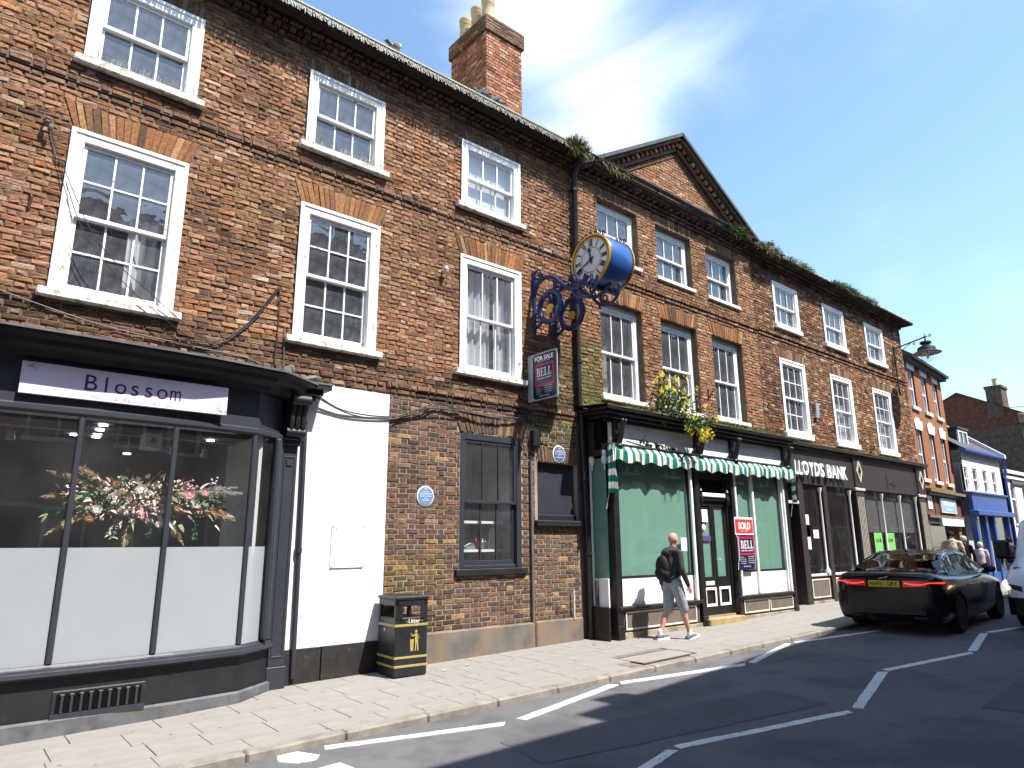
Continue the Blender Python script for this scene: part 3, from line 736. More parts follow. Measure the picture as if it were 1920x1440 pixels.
# roof
def roof(bld, x0, x1, y0, z0, pitch, depth, m='roof_tile', tile=.24, rows=14, gut=True, edge=.05):
    """clay pantiles laid in wavy courses, on a slope that starts at the eaves"""
    mb = MB(); n = int((x1-x0)/tile)*6; cp, sp = math.cos(pitch), math.sin(pitch)
    P = []
    for r in range(rows):
        for e in (0, 1):
            d = depth*(r+e)/rows; row = []
            for i in range(n+1):
                x = x0+(x1-x0)*i/n; ph = (x/tile*2*PI); w = .018*math.sin(ph)+.008*math.sin(2*ph)+(.022 if e == 0 else 0)+.012*nz3(x, d, 1.1, 4)
                row.append((x, y0+d*cp-w*sp, z0+d*sp+w*cp))
            P.append(row)
    mb.grid(P); E0 = [(x, y+.01, z-edge) for x, y, z in P[0]]; mb.grid([E0, P[0]])
    so2 = MB(); so2.box(x0, x1, y0+.05, .02, z0-.075, z0-.045); so2.build('soffit', 'gutter_dark', bld)
    return mb.build('roof', m, bld, smooth=False)
roof(A, XA0, XA1, -.34, 9.10, math.radians(41.0), 6.2, rows=22)
mb = MB(); mb.quad((XA0, 4.33, 13.15), (XA1, 4.33, 13.15), (XA1, 9, 9.1), (XA0, 9, 9.1)); mb.add([(XA0, 0, 9), (XA0, 4.33, 13.15), (XA0, 9, 9), (XA0, 9, -.3), (XA0, 0, -.3)], [(0, 1, 2, 3, 4)]); mb.quad((XA0, 9, -.3), (XA1, 9, -.3), (XA1, 9, 9.1), (XA0, 9, 9.1)); mb.build('back_walls', 'far_brick', A)
def gutter(bld, x0, x1, y, z, r=.055, m='gutter_dark'):
    mb = MB(); n = 60; P = []
    for i in range(n+1):
        x = x0+(x1-x0)*i/n; s = .012*nz3(x, 0, .8, 2); P.append([(x, y+r*math.cos(a), z+s+r*math.sin(a)) for a in [PI+PI*k/8 for k in range(9)]])
    mb.shell(P, .006); mb.build('gutter', m, bld)
    for i in range(int((x1-x0)/.9)):
        x = x0+.4+i*.9; MB().box(x-.012, x+.012, y-.06, -.16, z-.075, z-.055).build('gutter_bracket', 'iron', bld)
gutter(A, XA0, XA1, -.345, 9.06)
# plinth, rendered panel
mb = MB(); mb.box(5.0, 7.73, -.065, 0, -.3, .395, 0, .02); mb.build('plinth', 'plinth_cement', A); mb = MB(); mb.box(7.745, 8.83, -.065, 0, -.3, .405, 0, .02); mb.build('plinth', 'plinth_cement', A)
mb = MB(); mb.box(3.60, 4.08, -.02, .02, .36, 3.76); mb.box(4.085, 4.955, -.018, .02, .36, 3.745, 0, .004); mb.build('rendered_panel', 'white_render', A)
mb = MB(); mb.box(3.60, 4.03, -.035, 0, -.3, .365, 0, .006); mb.box(4.10, 5.0, -.035, 0, -.3, .365, 0, .006); mb.box(4.03, 4.10, -.008, 0, -.3, .365); mb.build('painted_plinth', 'black_plinth', A)
# windows
for i, (a, b) in enumerate(WINA1+[(-2.0, -.75)]):
    sash_window(A, a, b, *hT, 3, 1, 1, paint='old_white_paint' if i == 1 else 'white_paint', split=.5)
    sash_window(A, a, b, *hF, 3, 1 if i == 2 else 2, 1 if i == 2 else 2, paint='old_white_paint', split=.5)
sash_window(A, 6.24, 7.50, 1.25, 3.33, 3, 1, 1, fw=.10, paint='salon_grey', glass='glass', sill=(.08, .10, 'salon_black', .06), mold=0, proud=.0, name='window', split=.5)
# blocked opening
t = MB(); t.box(7.84, 8.84, .10, .14, 2.0, 3.0); t.build('blocking_board', 'salon_grey', A)
t = MB(); t.box(7.84, 8.84, .05, .12, 2.0, 2.10, 0, .01); t.box(7.78, 8.84, -.09, .12, 1.90, 2.0, 0, .012); t.build('sill', 'salon_black', A)
# rooms behind the windows
mb = MB()
for z in (3.95, 6.85): mb.box(XA0, XA1, .32, 4.0, z, z+.12)
mb.box(XA0, XA1, 4.0, 4.1, -.3, 9.1); mb.box(XA0, XA1, .32, 4, 8.95, 9.0); mb.box(XA1-.06, XA1, .32, 4, -.3, 9); mb.box(XA0, XA0+.06, .32, 4, -.3, 9)
for x in (2.6, 5.4): mb.box(x, x+.1, .32, 4, 3.95, 9)
mb.build('inner_walls', 'interior', A)
mb = MB(); mb.box(5.0, 5.08, .05, 4, -.3, 3.95); mb.box(7.60, 7.66, .31, 4, -.3, 3.95); mb.box(5.08, 7.6, 1.5, 1.55, -.3, 3.95); mb.build('inner_walls', 'interior_white', A)
BA.build(A)
# ---------------------------------------------------------------- pedimented brick building
B = thing('brick_building', 'brick building with a dentilled triangular pediment and deep-set windows above the green-blinded shop', 'building', (12.2, 0, 0))
XB0, XB1 = 8.83, 15.45
WB1 = [(9.60, 10.88), (11.51, 12.81), (13.42, 14.68)]; hBT = (7.30, 8.55); hBF = (4.38, 6.34)
WB1f = [(9.60, 10.88), (11.51, 12.81), (13.42, 14.66)]
rB = [(a, b, *h) for a, b in WB1 for h in (hBT, hBF)]
mb = MB(); wall_panel(mb, FRONT, XB0, XB1, 3.6, 9.25, rB, 0, 0, .26); mb.build('mortar', 'mortar_up', B)
mb = MB(); wall_panel(mb, FRONT, XB0, 9.2, -.3, 3.6, [], 0); mb.build('mortar', 'mortar_dark', B)
BB = Bricks()
def holesB(z):
    h = [(a, b) for a, b, c, d in rB if c < z < d]
    for a, b in WB1:
        if 6.34 < z < 6.66: k = (z-6.34)/.32*.13; h.append((a-k, b+k))
        if 8.55 < z < 8.80: k = (z-8.55)/.25*.04; h.append((a-k, b+k))
    return h
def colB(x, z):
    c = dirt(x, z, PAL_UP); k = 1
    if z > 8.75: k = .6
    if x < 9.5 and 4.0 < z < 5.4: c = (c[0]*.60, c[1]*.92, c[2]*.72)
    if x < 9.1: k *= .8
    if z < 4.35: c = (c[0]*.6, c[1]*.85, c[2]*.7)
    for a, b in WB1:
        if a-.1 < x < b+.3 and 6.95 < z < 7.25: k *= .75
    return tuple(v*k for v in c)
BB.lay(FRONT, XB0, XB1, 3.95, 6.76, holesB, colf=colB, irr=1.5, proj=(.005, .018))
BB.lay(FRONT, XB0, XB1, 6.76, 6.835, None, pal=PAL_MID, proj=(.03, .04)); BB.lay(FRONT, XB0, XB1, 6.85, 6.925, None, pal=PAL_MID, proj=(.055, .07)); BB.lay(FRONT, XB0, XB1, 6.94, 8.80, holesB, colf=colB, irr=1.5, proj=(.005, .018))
for a, b in WB1: BB.arch(FRONT, a, b, 6.345, .32, .13); BB.arch(FRONT, a, b, 8.555, .24, .04, pal=PAL_MID)
# reveals in brick on the right jambs
for a, b, c, d in rB:
    BB.lay(Surf((b, 0, 0), (0, 1, 0), (0, 0, 1)), .005, .13, c, d, None, pal=PAL_MID, proj=(-.003, .003), irr=.5) if False else None
# dentil cornice at the eaves
for za, pr in ((8.80, .05), (8.875, .09)): BB.lay(FRONT, XB0, XB1, za, za+.072, None, pal=PAL_DARK, proj=(pr, pr+.01))
x = XB0+.03
while x < XB1-.1: BB.b.append((FRONT, x+.05, 8.985, .10, .065, .15, pick(PAL_DARK), 1.0)); x += .205
BB.lay(FRONT, XB0, XB1, 9.02, 9.09, None, pal=PAL_DARK, proj=(.20, .21))
# pediment
AX, AZ = 12.42, 11.05; L0, L1, PZ = 9.30, 15.55, 9.20
def ped(z, inset=0):
    k = (z-PZ)/(AZ-PZ); return (L0+(AX-L0)*k+inset, L1+(AX-L1)*k-inset)
mb = MB(); mb.add([(L0+.2, 0, PZ), (L1-.2, 0, PZ), (AX, 0, AZ-.12)], [(0, 1, 2)]); mb.build('mortar', 'mortar_up', B)
for r in range(26):
    z = PZ-.1+r*.0745; k = max(0, (z+.037-PZ)/(AZ-PZ)); a, b = L0+(AX-L0)*k+.62, L1+(AX-L1)*k-.62
    if b-a > .2: BB.lay(FRONT, a, b, z, z+.0745, None, pal=PAL_UP, irr=1.1, proj=(.004, .013))
def rake(x0, z0, x1, z1):
    d = Vector((x1-x0, 0, z1-z0)); L = d.length; d.normalize(); u = Vector((0, 1, 0)).cross(d); u = u if u.z > 0 else -u
    sf = Surf((x0, 0, z0), d, u) if x1 > x0 else None
    return d, u, L
for (xa, za, xb, zb) in ((L0, PZ, AX, AZ), (L1, PZ, AX, AZ)):
    d, u, L = rake(xa, za, xb, zb)
    def P(s, t, y): return Vector((xa, 0, za))+d*s+u*t+Vector((0, y, 0))
    def bar(s0, s1, t0, t1, y0, y1, m, name, **k):
        mb = MB(); vs = [P(s, t, y) for s in (s0, s1) for y in (y0, y1) for t in (t0, t1)]
        mb.add(vs, [(0, 1, 3, 2), (4, 6, 7, 5), (0, 4, 5, 1), (2, 3, 7, 6), (0, 2, 6, 4), (1, 5, 7, 3)]); return mb.build(name, m, B, **k)
    bar(-.5, L+.0, -.055, .02, -.30, 1.2, 'slate', 'verge'); bar(-.35, L, -.125, -.058, -.24, 0, 'far_brick', 'corbel'); bar(.05, L, -.31, -.235, -.09, 0, 'far_brick', 'corbel'); bar(.2, L, -.42, -.385, -.035, 0, 'far_red', 'corbel')
    bar(.0, L, -.235, -.125, -.02, 0, 'mortar_dark', 'corbel')
    s = .1
    while s < L-.08:
        mb = MB(); vs = [P(a, t, y) for a in (s, s+.095) for y in (-.15, 0) for t in (-.232, -.128)]
        c = pick(PAL_CH); mb.add(vs, [(0, 1, 3, 2), (4, 6, 7, 5), (0, 4, 5, 1), (2, 3, 7, 6), (0, 2, 6, 4), (1, 5, 7, 3)], 0, c); mb.build('dentil', 'brick', B); s += .195
mb = MB(); mb.quad((L0-.35, .1, PZ-.1), (AX, .1, AZ), (AX, 6, AZ), (L0-.35, 6, PZ-.1)); mb.quad((L1+.4, .1, PZ-.1), (AX, .1, AZ), (AX, 6, AZ), (L1+.4, 6, PZ-.1)); mb.build('roof', 'slate', B)
def gutter_run(bld, x0, x1, z, m='iron', y=-.33): gutter(bld, x0, x1, y, z, .06, m)
gutter_run(B, 9.1, 15.3, 9.20, 'iron', -.30)
mb = MB(); mb.box(XB0, XB1, -.27, .02, 9.09, 9.14); mb.quad((XB0, -.26, 9.145), (XB1, -.26, 9.145), (XB1, .0, 9.24), (XB0, .0, 9.24)); mb.build('lower_roof', 'slate', B)
for i, (a, b) in enumerate(WB1):
    sash_window(B, a, b, *hBT, 3, 1, 1, y=.13, fw=.11, hw=.13, mold=0, proud=0, sill=(.05, .08, 'old_white_paint', .19), glass='glass_old')
    sash_window(B, a, b, *hBF, 3, 1, 1, y=.13, fw=.12, hw=.15, mold=0, proud=0, sill=(.06, .09, 'peeling_sill', .19), glass='glass_old')
mb = MB()
for z in (3.70, 6.85): mb.box(XB0, XB1, .35, 4.0, z, z+.12)
mb.box(XB0, XB1, 4.0, 4.1, -.3, 9.1); mb.box(XB0, XB1, .32, 4, 8.95, 9.0); mb.box(XB1-.06, XB1, .32, 4, -.3, 9); mb.build('inner_walls', 'interior', B)
BB.build(B)
# ---------------------------------------------------------------- brick building over the bank
C3 = thing('brick_building', 'long brick building above the bank, three storeys of flush white windows, weeds in its gutter', 'building', (20.2, 0, 0))
XC0, XC1 = 15.45, 25.0
WC1 = [(16.42, 17.72), (19.22, 20.53), (22.02, 23.36)]
rC = [(a, b, *h) for a, b in WC1 for h in ((7.26, 8.44), (4.36, 6.30))]
mb = MB(); wall_panel(mb, FRONT, XC0, XC1, 3.9, 9.0, rC, 0, 0, .26); mb.quad((XC1, 0, -.2), (XC1, 6, -.2), (XC1, 6, 9), (XC1, 0, 9)); mb.build('mortar', 'mortar_up', C3)
BC = Bricks()
PAL_C = [(5, (.235, .120, .066)), (3, (.195, .09, .05)), (2.2, (.33, .20, .125)), (3, (.135, .078, .052)), (1.0, (.42, .30, .20)), (1.2, (.095, .062, .046))]
def holesC(z):
    h = [(a, b) for a, b, c, d in rC if c-.08 < z < d]
    for a, b in WC1:
        if 6.30 < z < 6.60: k = (z-6.30)/.30*.12; h.append((a-k, b+k))
        if 8.44 < z < 8.62: h.append((a-.02, b+.02))
    return h
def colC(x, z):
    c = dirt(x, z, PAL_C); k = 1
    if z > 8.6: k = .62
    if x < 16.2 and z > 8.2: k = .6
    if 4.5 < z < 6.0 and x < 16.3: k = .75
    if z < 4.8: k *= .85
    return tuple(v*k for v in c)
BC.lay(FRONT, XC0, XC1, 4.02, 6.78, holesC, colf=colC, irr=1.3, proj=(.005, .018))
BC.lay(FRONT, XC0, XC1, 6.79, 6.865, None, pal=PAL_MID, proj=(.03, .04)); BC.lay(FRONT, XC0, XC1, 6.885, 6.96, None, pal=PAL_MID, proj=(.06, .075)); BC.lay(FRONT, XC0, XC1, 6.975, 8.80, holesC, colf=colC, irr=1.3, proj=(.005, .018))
for a, b in WC1: BC.arch(FRONT, a, b, 6.305, .30, .12, pal=PAL_MID); BC.arch(FRONT, a, b, 8.445, .17, .02, pal=PAL_MID)
for i, (za, pr) in enumerate(((8.80, .08), (8.875, .16), (8.95, .24))): BC.lay(FRONT, XC0, XC1+.02, za, za+.072, None, pal=PAL_DARK, proj=(pr, pr+.012))
roof(C3, XC0, XC1+.25, -.36, 9.0, math.radians(41.5), 6.0, tile=.30, rows=18, m='roof_tile')
mb = MB(); mb.add([(XC1, 0, 9), (XC1, 4, 12.6), (XC1, 6, 9)], [(0, 1, 2)]); mb.build('gable_wall', 'far_brick', C3)
gutter(C3, XC0, XC1+.2, -.36, 8.97)
for i, (a, b) in enumerate(WC1):
    sash_window(C3, a, b, 7.26, 8.44, 3, 1, 1, fw=.11, sill=(.05, .13, 'white_paint', .06))
    sash_window(C3, a, b, 4.36, 6.30, 3, 2, 2, fw=.12, sill=(.06, .13, 'white_paint', .06), glass='glass_old')
mb = MB()
for z in (4.05, 6.85): mb.box(XC0, XC1, .30, 4.0, z, z+.12)
mb.box(XC0, XC1, 4.0, 4.1, -.3, 9.0); mb.box(XC0, XC1, .32, 4, 8.90, 8.95); mb.build('inner_walls', 'interior', C3)
BC.build(C3, 300)
# ---------------------------------------------------------------- salon shopfront
S = thing('shopfront', 'dark grey bow-fronted salon shopfront with frosted lower glass and black stallriser', 'shopfront', (1.6, -.3, -.05))
# plan of the front: flat bow, then a canted return to the wall
FP = [(-3.2, -.50), (.2, -.56), (1.2, -.57), (2.2, -.54), (2.92, -.45), (3.36, -.12)]
def along(poly, off=0.0):
    out = []
    for i, (x, y) in enumerate(poly):
        a = Vector(poly[max(i-1, 0)]); b = Vector(poly[min(i+1, len(poly)-1)]); t = (b-a).normalized(); n = Vector((t.y, -t.x)); out.append((x+n.x*off, y+n.y*off))
    return out
def run(mb, prof, poly, mi=0):
    """moulding: profile (offset, z) swept along the plan"""
    P = [[(*along(poly, o)[i], z) for (o, z) in prof] for i in range(len(poly))]
    mb.grid([[P[i][j] for j in range(len(prof))] for i in range(len(poly))], mi); 
    mb.add(P[-1], [tuple(range(len(prof)))], mi)
mb = MB(); run(mb, [(0.02, -.3), (0.02, .03), (0, .04), (0, .42), (-.03, .44)], FP); mb.build('stallriser', 'salon_black', S)
mb = MB(); run(mb, [(.018, -.3), (.045, -.3), (.045, .035), (.018, .055)], FP[:5]+[(3.38, -.10)]); mb.build('kick_board', 'lead', S)
mb = MB(); run(mb, [(.0, .415), (.05, .42), (.075, .44), (.07, .475), (.045, .48), (.04, .505), (.015, .512), (.0, .53), (-.06, .535)], FP); mb.build('sill', 'salon_grey', S)
mb = MB(); run(mb, [(-.05, 2.90), (.01, 2.90), (.03, 2.92), (.03, 2.965), (0, 2.985), (0, 3.44), (-.05, 3.44)], FP); mb.build('fascia', 'salon_grey', S)
mb = MB(); run(mb, [(0, 3.43), (.05, 3.45), (.07, 3.50), (.18, 3.54), (.20, 3.59), (.32, 3.61), (.335, 3.655), (-.02, 3.69)], FP[:4]+[(3.00, -.44), (3.50, -.08)]); 
mb.box(3.40, 3.90, -.34, 0, 3.60, 3.655, 0, .006); mb.box(3.36, 3.82, -.26, 0, 3.53, 3.60, 0, .006); mb.box(3.34, 3.76, -.17, 0, 3.47, 3.53, 0, .01); mb.build('cornice', 'salon_black', S)
P = [(*along(FP[:4]+[(3.00, -.44), (3.50, -.08)], .34)[i],) for i in range(6)]
mb = MB(); mb.grid([[(x, y, 3.665), (x+(.0 if i < 4 else .05), 0.0, 3.76)] for i, (x, y) in enumerate(P)]); mb.grid([[(x, y, 3.665), (x, y, 3.64)] for x, y in P]); mb.box(3.38, 3.91, -.35, 0, 3.66, 3.685, 0, .004); mb.build('lead_flashing', 'lead', S)
# console and pilaster
mb = MB(); mb.box(3.36, 3.60, -.13, -.0, -.3, .20, 0, .008); mb.box(3.38, 3.58, -.11, 0, .20, 2.86, 0, .006); mb.box(3.35, 3.61, -.14, 0, 2.86, 2.93, 0, .01); mb.box(3.34, 3.62, -.16, 0, 2.93, 2.965, 0, .01); mb.build('pilaster', 'salon_grey', S)
mb = MB(); mb.frame(3.405, 3.555, .30, 2.72, .018, -.118, -.10, 0, .004); mb.prism([(3.43, 2.68), (3.53, 2.68), (3.515, 2.60), (3.445, 2.60)], -.121, -.10); mb.build('pilaster_moulding', 'salon_grey', S)
mb = MB()
for k, xx in enumerate((3.38, 3.455, 3.53)):
    pts = []
    for i in range(15):
        z = 2.98+.46*i/14; y = -.16-.10*math.sin(PI*(.15+.85*i/14)*.75)-.10*max(0, (i-8)/6); pts.append((xx+.035, y, z))
    mb.tube(pts, .038, 8)
mb.box(3.37, 3.60, -.20, 0, 2.97, 3.44, 0, .01); mb.lathe([(.06, -.12), (.06, .12)], (3.485, -.20, 3.02), 14, M=Matrix.Rotation(PI/2, 4, 'Y')); mb.lathe([(.07, -.12), (.07, .12)], (3.485, -.33, 3.42), 14, M=Matrix.Rotation(PI/2, 4, 'Y')); mb.build('console', 'salon_black', S, smooth=True)
# mullions and glass
mull = [(1.09, 0), (2.00, 0), (2.90, 0)]
def ony(x):
    for (a, ya), (b, yb) in zip(FP, FP[1:]):
        if a <= x <= b: return ya+(yb-ya)*(x-a)/(b-a)
for x in (.15, 1.10, 2.00, 2.90): MB().box(x-.026, x+.026, ony(x)-.012, ony(x)+.05, .53, 2.91, 0, .01).build('mullion', 'salon_grey', S)
mb = MB(); mb.prism([(3.24, -.24), (3.385, -.13), (3.385, 0.02), (3.27, -.02)], .53, 2.91, 'Z'); mb.box(3.22, 3.30, -.30, -.20, .53, 2.91, 0, .02); mb.build('corner_post', 'salon_grey', S)
gl = [(-3.2, .12), (.18, 1.07), (1.13, 1.97), (2.03, 2.87), (2.93, 3.25)]
for a, b in gl:
    ya, yb = ony(a)+.022, ony(b)+.022
    MB().quad((a, ya, 1.60), (b, yb, 1.60), (b, yb, 2.91), (a, ya, 2.91)).build('window_pane', 'glass_shop', S)
    MB().quad((a, ya, .53), (b, yb, .53), (b, yb, 1.60), (a, ya, 1.60)).build('frosted_pane', 'frost', S)
mb = MB(); mb.box(-3.2, 3.2, .02, .05, 1.545, 1.565); mb.build('film_rail', 'salon_black', S)
# vent
mb = MB(); mb.box(1.16, 1.96, -.585, -.54, .055, .29, 0, .01); mb.build('vent_frame', 'salon_black', S)
MB().box(1.20, 1.92, -.589, -.582, .095, .26).build('vent_opening', 'inside_black', S)
for i in range(9): 
    x = 1.245+i*.079; mb = MB(); mb.box(x-.012, x+.012, -.604, -.588, .09, .24, 0, .006); mb.box(x-.022, x+.022, -.606, -.588, .235, .26, 0, .008); mb.build('vent_bar', 'salon_grey', S)
mb = MB(); mb.prism([(1.16, .03), (1.96, .03), (1.96, .09), (1.16, .09)], -.60, -.585); mb.build('vent_sill', 'salon_grey', S)
# salon interior
mb = MB(); mb.box(-3.2, 3.0, -.40, 0.05, -.3, -.1); mb.box(-3.2, 3.7, .05, 4, -.3, -.1); mb.box(-3.2, 3.7, 3.4, 3.5, -.3, 3.6); mb.box(-3.2, 2.85, -.38, .03, 3.2, 3.24); mb.box(-3.2, 3.7, .03, 3.5, 3.2, 3.24); mb.box(3.62, 3.7, 0.04, 3.4, -.1, 3.2); mb.build('shop_room', 'interior', S)
MB().box(-3.2, 2.80, -.36, -.02, 2.95, 3.19).build('bulkhead', 'interior_white', S)
MB().box(3.02, 3.06, -.28, .9, .1, 2.92).build('display_return', 'interior_white', S)
# spotlights
spots = thing('track_lights', 'row of small spotlights on a ceiling track inside the salon window', 'spotlights', (1.6, .8, 3.1))
MB().box(.2, 3.0, .78, .80, 2.93, 2.95).build('track', 'silver', spots)
for x, y, z, on in ((.62, .8, 2.83, 0), (1.33, .8, 2.80, 0), (1.80, .8, 2.76, 1), (2.32, .8, 2.79, 0), (2.70, .8, 2.79, 0)):
    mb = MB(); mb.lathe([(.02, .06), (.035, .05), (.045, -.02), (.05, -.04)], (x, y, z), 10); mb.tube([(x, y, z+.05), (x, y, 2.94)], .006, 5); mb.build('lamp_holder', 'silver', spots); MB().lathe([(.042, -.043), (.042, -.050)], (x, y, z), 10).build('lamp', 'spot_lit' if on else 'sign_white', spots)
down = thing('ceiling_downlights', 'line of lit ceiling downlights running back through the salon', 'downlights', (1.6, 2, 3.1))
for i, (x, y) in enumerate(((1.62, 1.3), (1.66, 1.75), (1.70, 2.2), (1.74, 2.6), (1.78, 2.95), (1.50, 2.9), (3.2, 2.3))): MB().lathe([(.055, 0), (.055, -.012)], (x, y, 3.188), 10).build('downlight', 'spot_lit', down)
mb = MB(); mb.box(1.88, 2.08, .35, .6, 2.74, 2.94, 0, .02); sp = mb.build('ceiling_speaker', 'interior_white', org=(1.98, .5, 2.9)); tag(sp, 'small pale box speaker under the salon ceiling', 'speaker')
MB().lathe([(.035, 0), (.035, .004)], (1.98, .348, 2.84), 14, M=Matrix.Rotation(PI/2, 4, 'X')).build('speaker_cone', 'lead', sp)
# Blossom sign board
bs = thing('shop_sign', 'long lilac and white shop sign reading Blossom Hair & Beauty Salon on dark fascia', 'sign', (1.5, -.6, 3.2))
mb = MB(); mb.box(.53, 2.49, -.615, -.578, 3.065, 3.385, 0, .003); mb.build('board', 'sign_lilac', bs)
mb = MB(); put_text(mb, 'Blossom', (1.53, -.615, 3.165), (1, 0, 0), (0, 0, 1), .165, .94, 0, align='C', mono=True, bold=.0); mb.build('lettering', 'sign_text', bs)
mb = MB(); put_text(mb, 'Hair & Beauty Salon', (1.53, -.615, 3.085), (1, 0, 0), (0, 0, 1), .045, .78, 0, align='C', mono=True); mb.build('lettering', 'pale_text', bs)
random.seed(5)
for cx, cz, m in ((.60, 3.34, 'pale_text'), (2.42, 3.11, 'pink_print')):
    mb = MB()
    for i in range(38):
        a = random.uniform(0, 6.3); r = abs(random.gauss(0, .05)); x, z = min(max(cx+r*1.4*math.cos(a), .54), 2.48), min(max(cz+r*.7*math.sin(a), 3.07), 3.38); q = random.uniform(.003, .010)
        b = random.uniform(0, 3); mb.quad(*[(x+q*math.cos(b+k*PI/2), -.6185, z+q*math.sin(b+k*PI/2)) for k in range(4)])
    mb.build('flower_print', m, bs)
# notice on the white wall
nb = thing('notice_board', 'white Blossom price board screwed to the white rendered wall', 'notice', (4.4, -.03, 1.6))
MB().box(4.15, 4.63, -.034, -.021, 1.32, 1.88, 0, .002).build('board', 'sign_white', nb)
mb = MB(); put_text(mb, 'Blossom', (4.39, -.034, 1.64), (1, 0, 0), (0, 0, 1), .036, .22, align='C', mono=True); put_text(mb, 'Hair & Beauty Salon', (4.39, -.034, 1.605), (1, 0, 0), (0, 0, 1), .012, .2, align='C')
for k in range(3): put_text(mb, ('Appointments', 'Walk ins', 'Welcome')[k] if False else '', (0, 0, 0), (1, 0, 0), (0, 0, 1), .01)
mb.build('lettering', 'faint_text', nb)
for cx, cz in ((4.21, 1.83), (4.57, 1.38)):
    mb = MB()
    for i in range(22):
        a = random.uniform(0, 6.3); r = abs(random.gauss(0, .022)); x, z = cx+r*math.cos(a), cz+r*math.sin(a); q = .004; mb.quad(*[(x+q*math.cos(i+k*PI/2), -.0365, z+q*math.sin(i+k*PI/2)) for k in range(4)])
    mb.build('flower_print', 'pink_print', nb)
mb = MB(); [mb.lathe([(.008, 0), (.008, .006)], (x, -.041, z), 8, M=Matrix.Rotation(PI/2, 4, 'X')) for x in (4.17, 4.61) for z in (1.34, 1.86)]; mb.build('screws', 'lead', nb)
def ori(): return None
# ---------------------------------------------------------------- green-blinded shopfront
G = thing('shopfront', 'black and cream Victorian shopfront with drawn green blinds, central double door and weedy cornice', 'shopfront', (12.2, -.3, .05))
Y = -.50
def gz(x): return zg(x)-.012
mb = MB(); mb.box(9.20, 11.60, Y-.02, 0, -.3, .14, 0, .01); mb.build('plinth', 'stone', G); mb = MB(); mb.box(12.93, 15.12, Y-.02, 0, -.3, .17, 0, .01); mb.build('plinth', 'stone', G)
for a, b, z0, z1, n in ((9.36, 11.44, .155, .50, 1), (13.04, 15.06, .19, .50, 2)):
    MB().box(a-.16, b+.10, Y+.0, Y+.06, z0-.02, z1+.02, 0, .003).build('stallriser', 'brown_black', G)
    w = (b-a)/n
    for i in range(n):
        p = MB(); p.box(a+i*w+.03, a+(i+1)*w-.03, Y-.014, Y+.0, z0+.03, z1-.03, 0, .004); p.build('stall_panel', 'panel_brown', G)
        p = MB(); p.frame(a+i*w+.02, a+(i+1)*w-.02, z0+.02, z1-.02, .032, Y-.026, Y-.012, 0, .004); p.build('panel_moulding', 'cream_paint', G)
for a, b in ((9.20, 11.62), (12.90, 15.16)): MB().box(a, b, Y-.07, Y+.06, .50, .565, 0, .012).build('sill', 'black_paint', G)
# windows: white boarded foot, green blind behind the glass above
for a, b, muls in ((9.31, 11.50, ()), (13.02, 14.98, (13.75,))):
    MB().box(a, b, Y+.03, Y+.06, .565, 1.03, 0, .003).build('painted_foot', 'white_paint', G)
    MB().box(a, b, Y+.02, Y+.05, 1.03, 1.062).build('glazing_bead', 'salon_black', G)
    MB().quad((a, Y+.035, 1.06), (b, Y+.035, 1.06), (b, Y+.035, 3.18), (a, Y+.035, 3.18)).build('window_pane', 'glass_shop', G)
    n = 24; mb = MB(); mb.grid([[(a+.02+(b-a-.04)*i/n, Y+.10+.006*math.sin(i*1.3)+.012*nz3(i*.3, j*.3, 1, a), 1.05+2.1*j/6) for j in range(7)] for i in range(n+1)]); mb.build('blind', 'green_blind', G, smooth=True)
    for m_ in muls: MB().box(m_-.035, m_+.035, Y-.02, Y+.06, .565, 3.2, 0, .014).build('mullion', 'white_paint', G)
for x in (11.47, 13.03, 15.02): 
    MB().tube([(x, Y-.02, .56), (x, Y-.02, 3.2)], .035, 10).build('colonnette', 'white_paint', G, smooth=True)
for x in (11.535, 14.96): MB().box(x-.02, x+.02, Y-.012, Y+.05, .565, 3.2, 0, .006).build('window_stile', 'white_paint', G)
# pilasters
for x0, x1 in ((9.16, 9.33), (11.60, 11.76), (12.88, 13.00), (15.08, 15.24)):
    mb = MB(); mb.box(x0, x1, Y-.05, Y+.30, -.25, .26, 0, .01); mb.box(x0+.01, x1-.01, Y-.035, Y+.30, .26, 3.22, 0, .008); mb.build('pilaster', 'black_paint', G)
# splayed side light facing up the street
mb = MB(); mb.box(9.02, 9.06, -.44, -.06, .52, .56); mb.box(8.98, 9.02, -.5, -.06, -.2, .56, 0, .005); mb.box(9.0, 9.045, -.12, -.03, .5, 3.15, 0, .004); mb.build('side_frame', 'black_paint', G)
side = Surf((9.05, 0, 0), (0, -1, 0), (0, 0, 1))
def sidebox(a, b, z0, z1, d0, d1, m, name): 
    mb = MB(); mb.box(9.05-d1, 9.05-d0, -b, -a, z0, z1, 0, .004); return mb.build(name, m, G)
sidebox(.08, .46, .56, 1.03, -.02, .01, 'white_paint', 'painted_foot'); sidebox(.08, .13, .56, 3.15, -.02, .03, 'white_paint', 'side_stile')
mb = MB(); mb.quad((9.06, -.12, 1.03), (9.06, -.44, 1.03), (9.06, -.44, 3.1), (9.06, -.12, 3.1)); mb.build('side_pane', 'glass_shop', G)
mb = MB(); mb.quad((9.10, -.10, 1.0), (9.10, -.44, 1.0), (9.10, -.44, 3.1), (9.10, -.10, 3.1)); mb.build('side_blind', 'green_blind', G)
sidebox(.16, .42, .14, .44, 0.02, .05, 'panel_brown', 'side_panel'); mb = MB(); mb.frame(0, 1, 0, 1, .1, 0, 1); 
mb = MB(); [mb.box(8.985, 8.999, -b, -a, c, d, 0, .003) for a, b, c, d in ((.16, .42, .41, .44), (.16, .42, .14, .17), (.16, .19, .17, .41), (.39, .42, .17, .41))]; mb.build('panel_moulding', 'cream_paint', G)
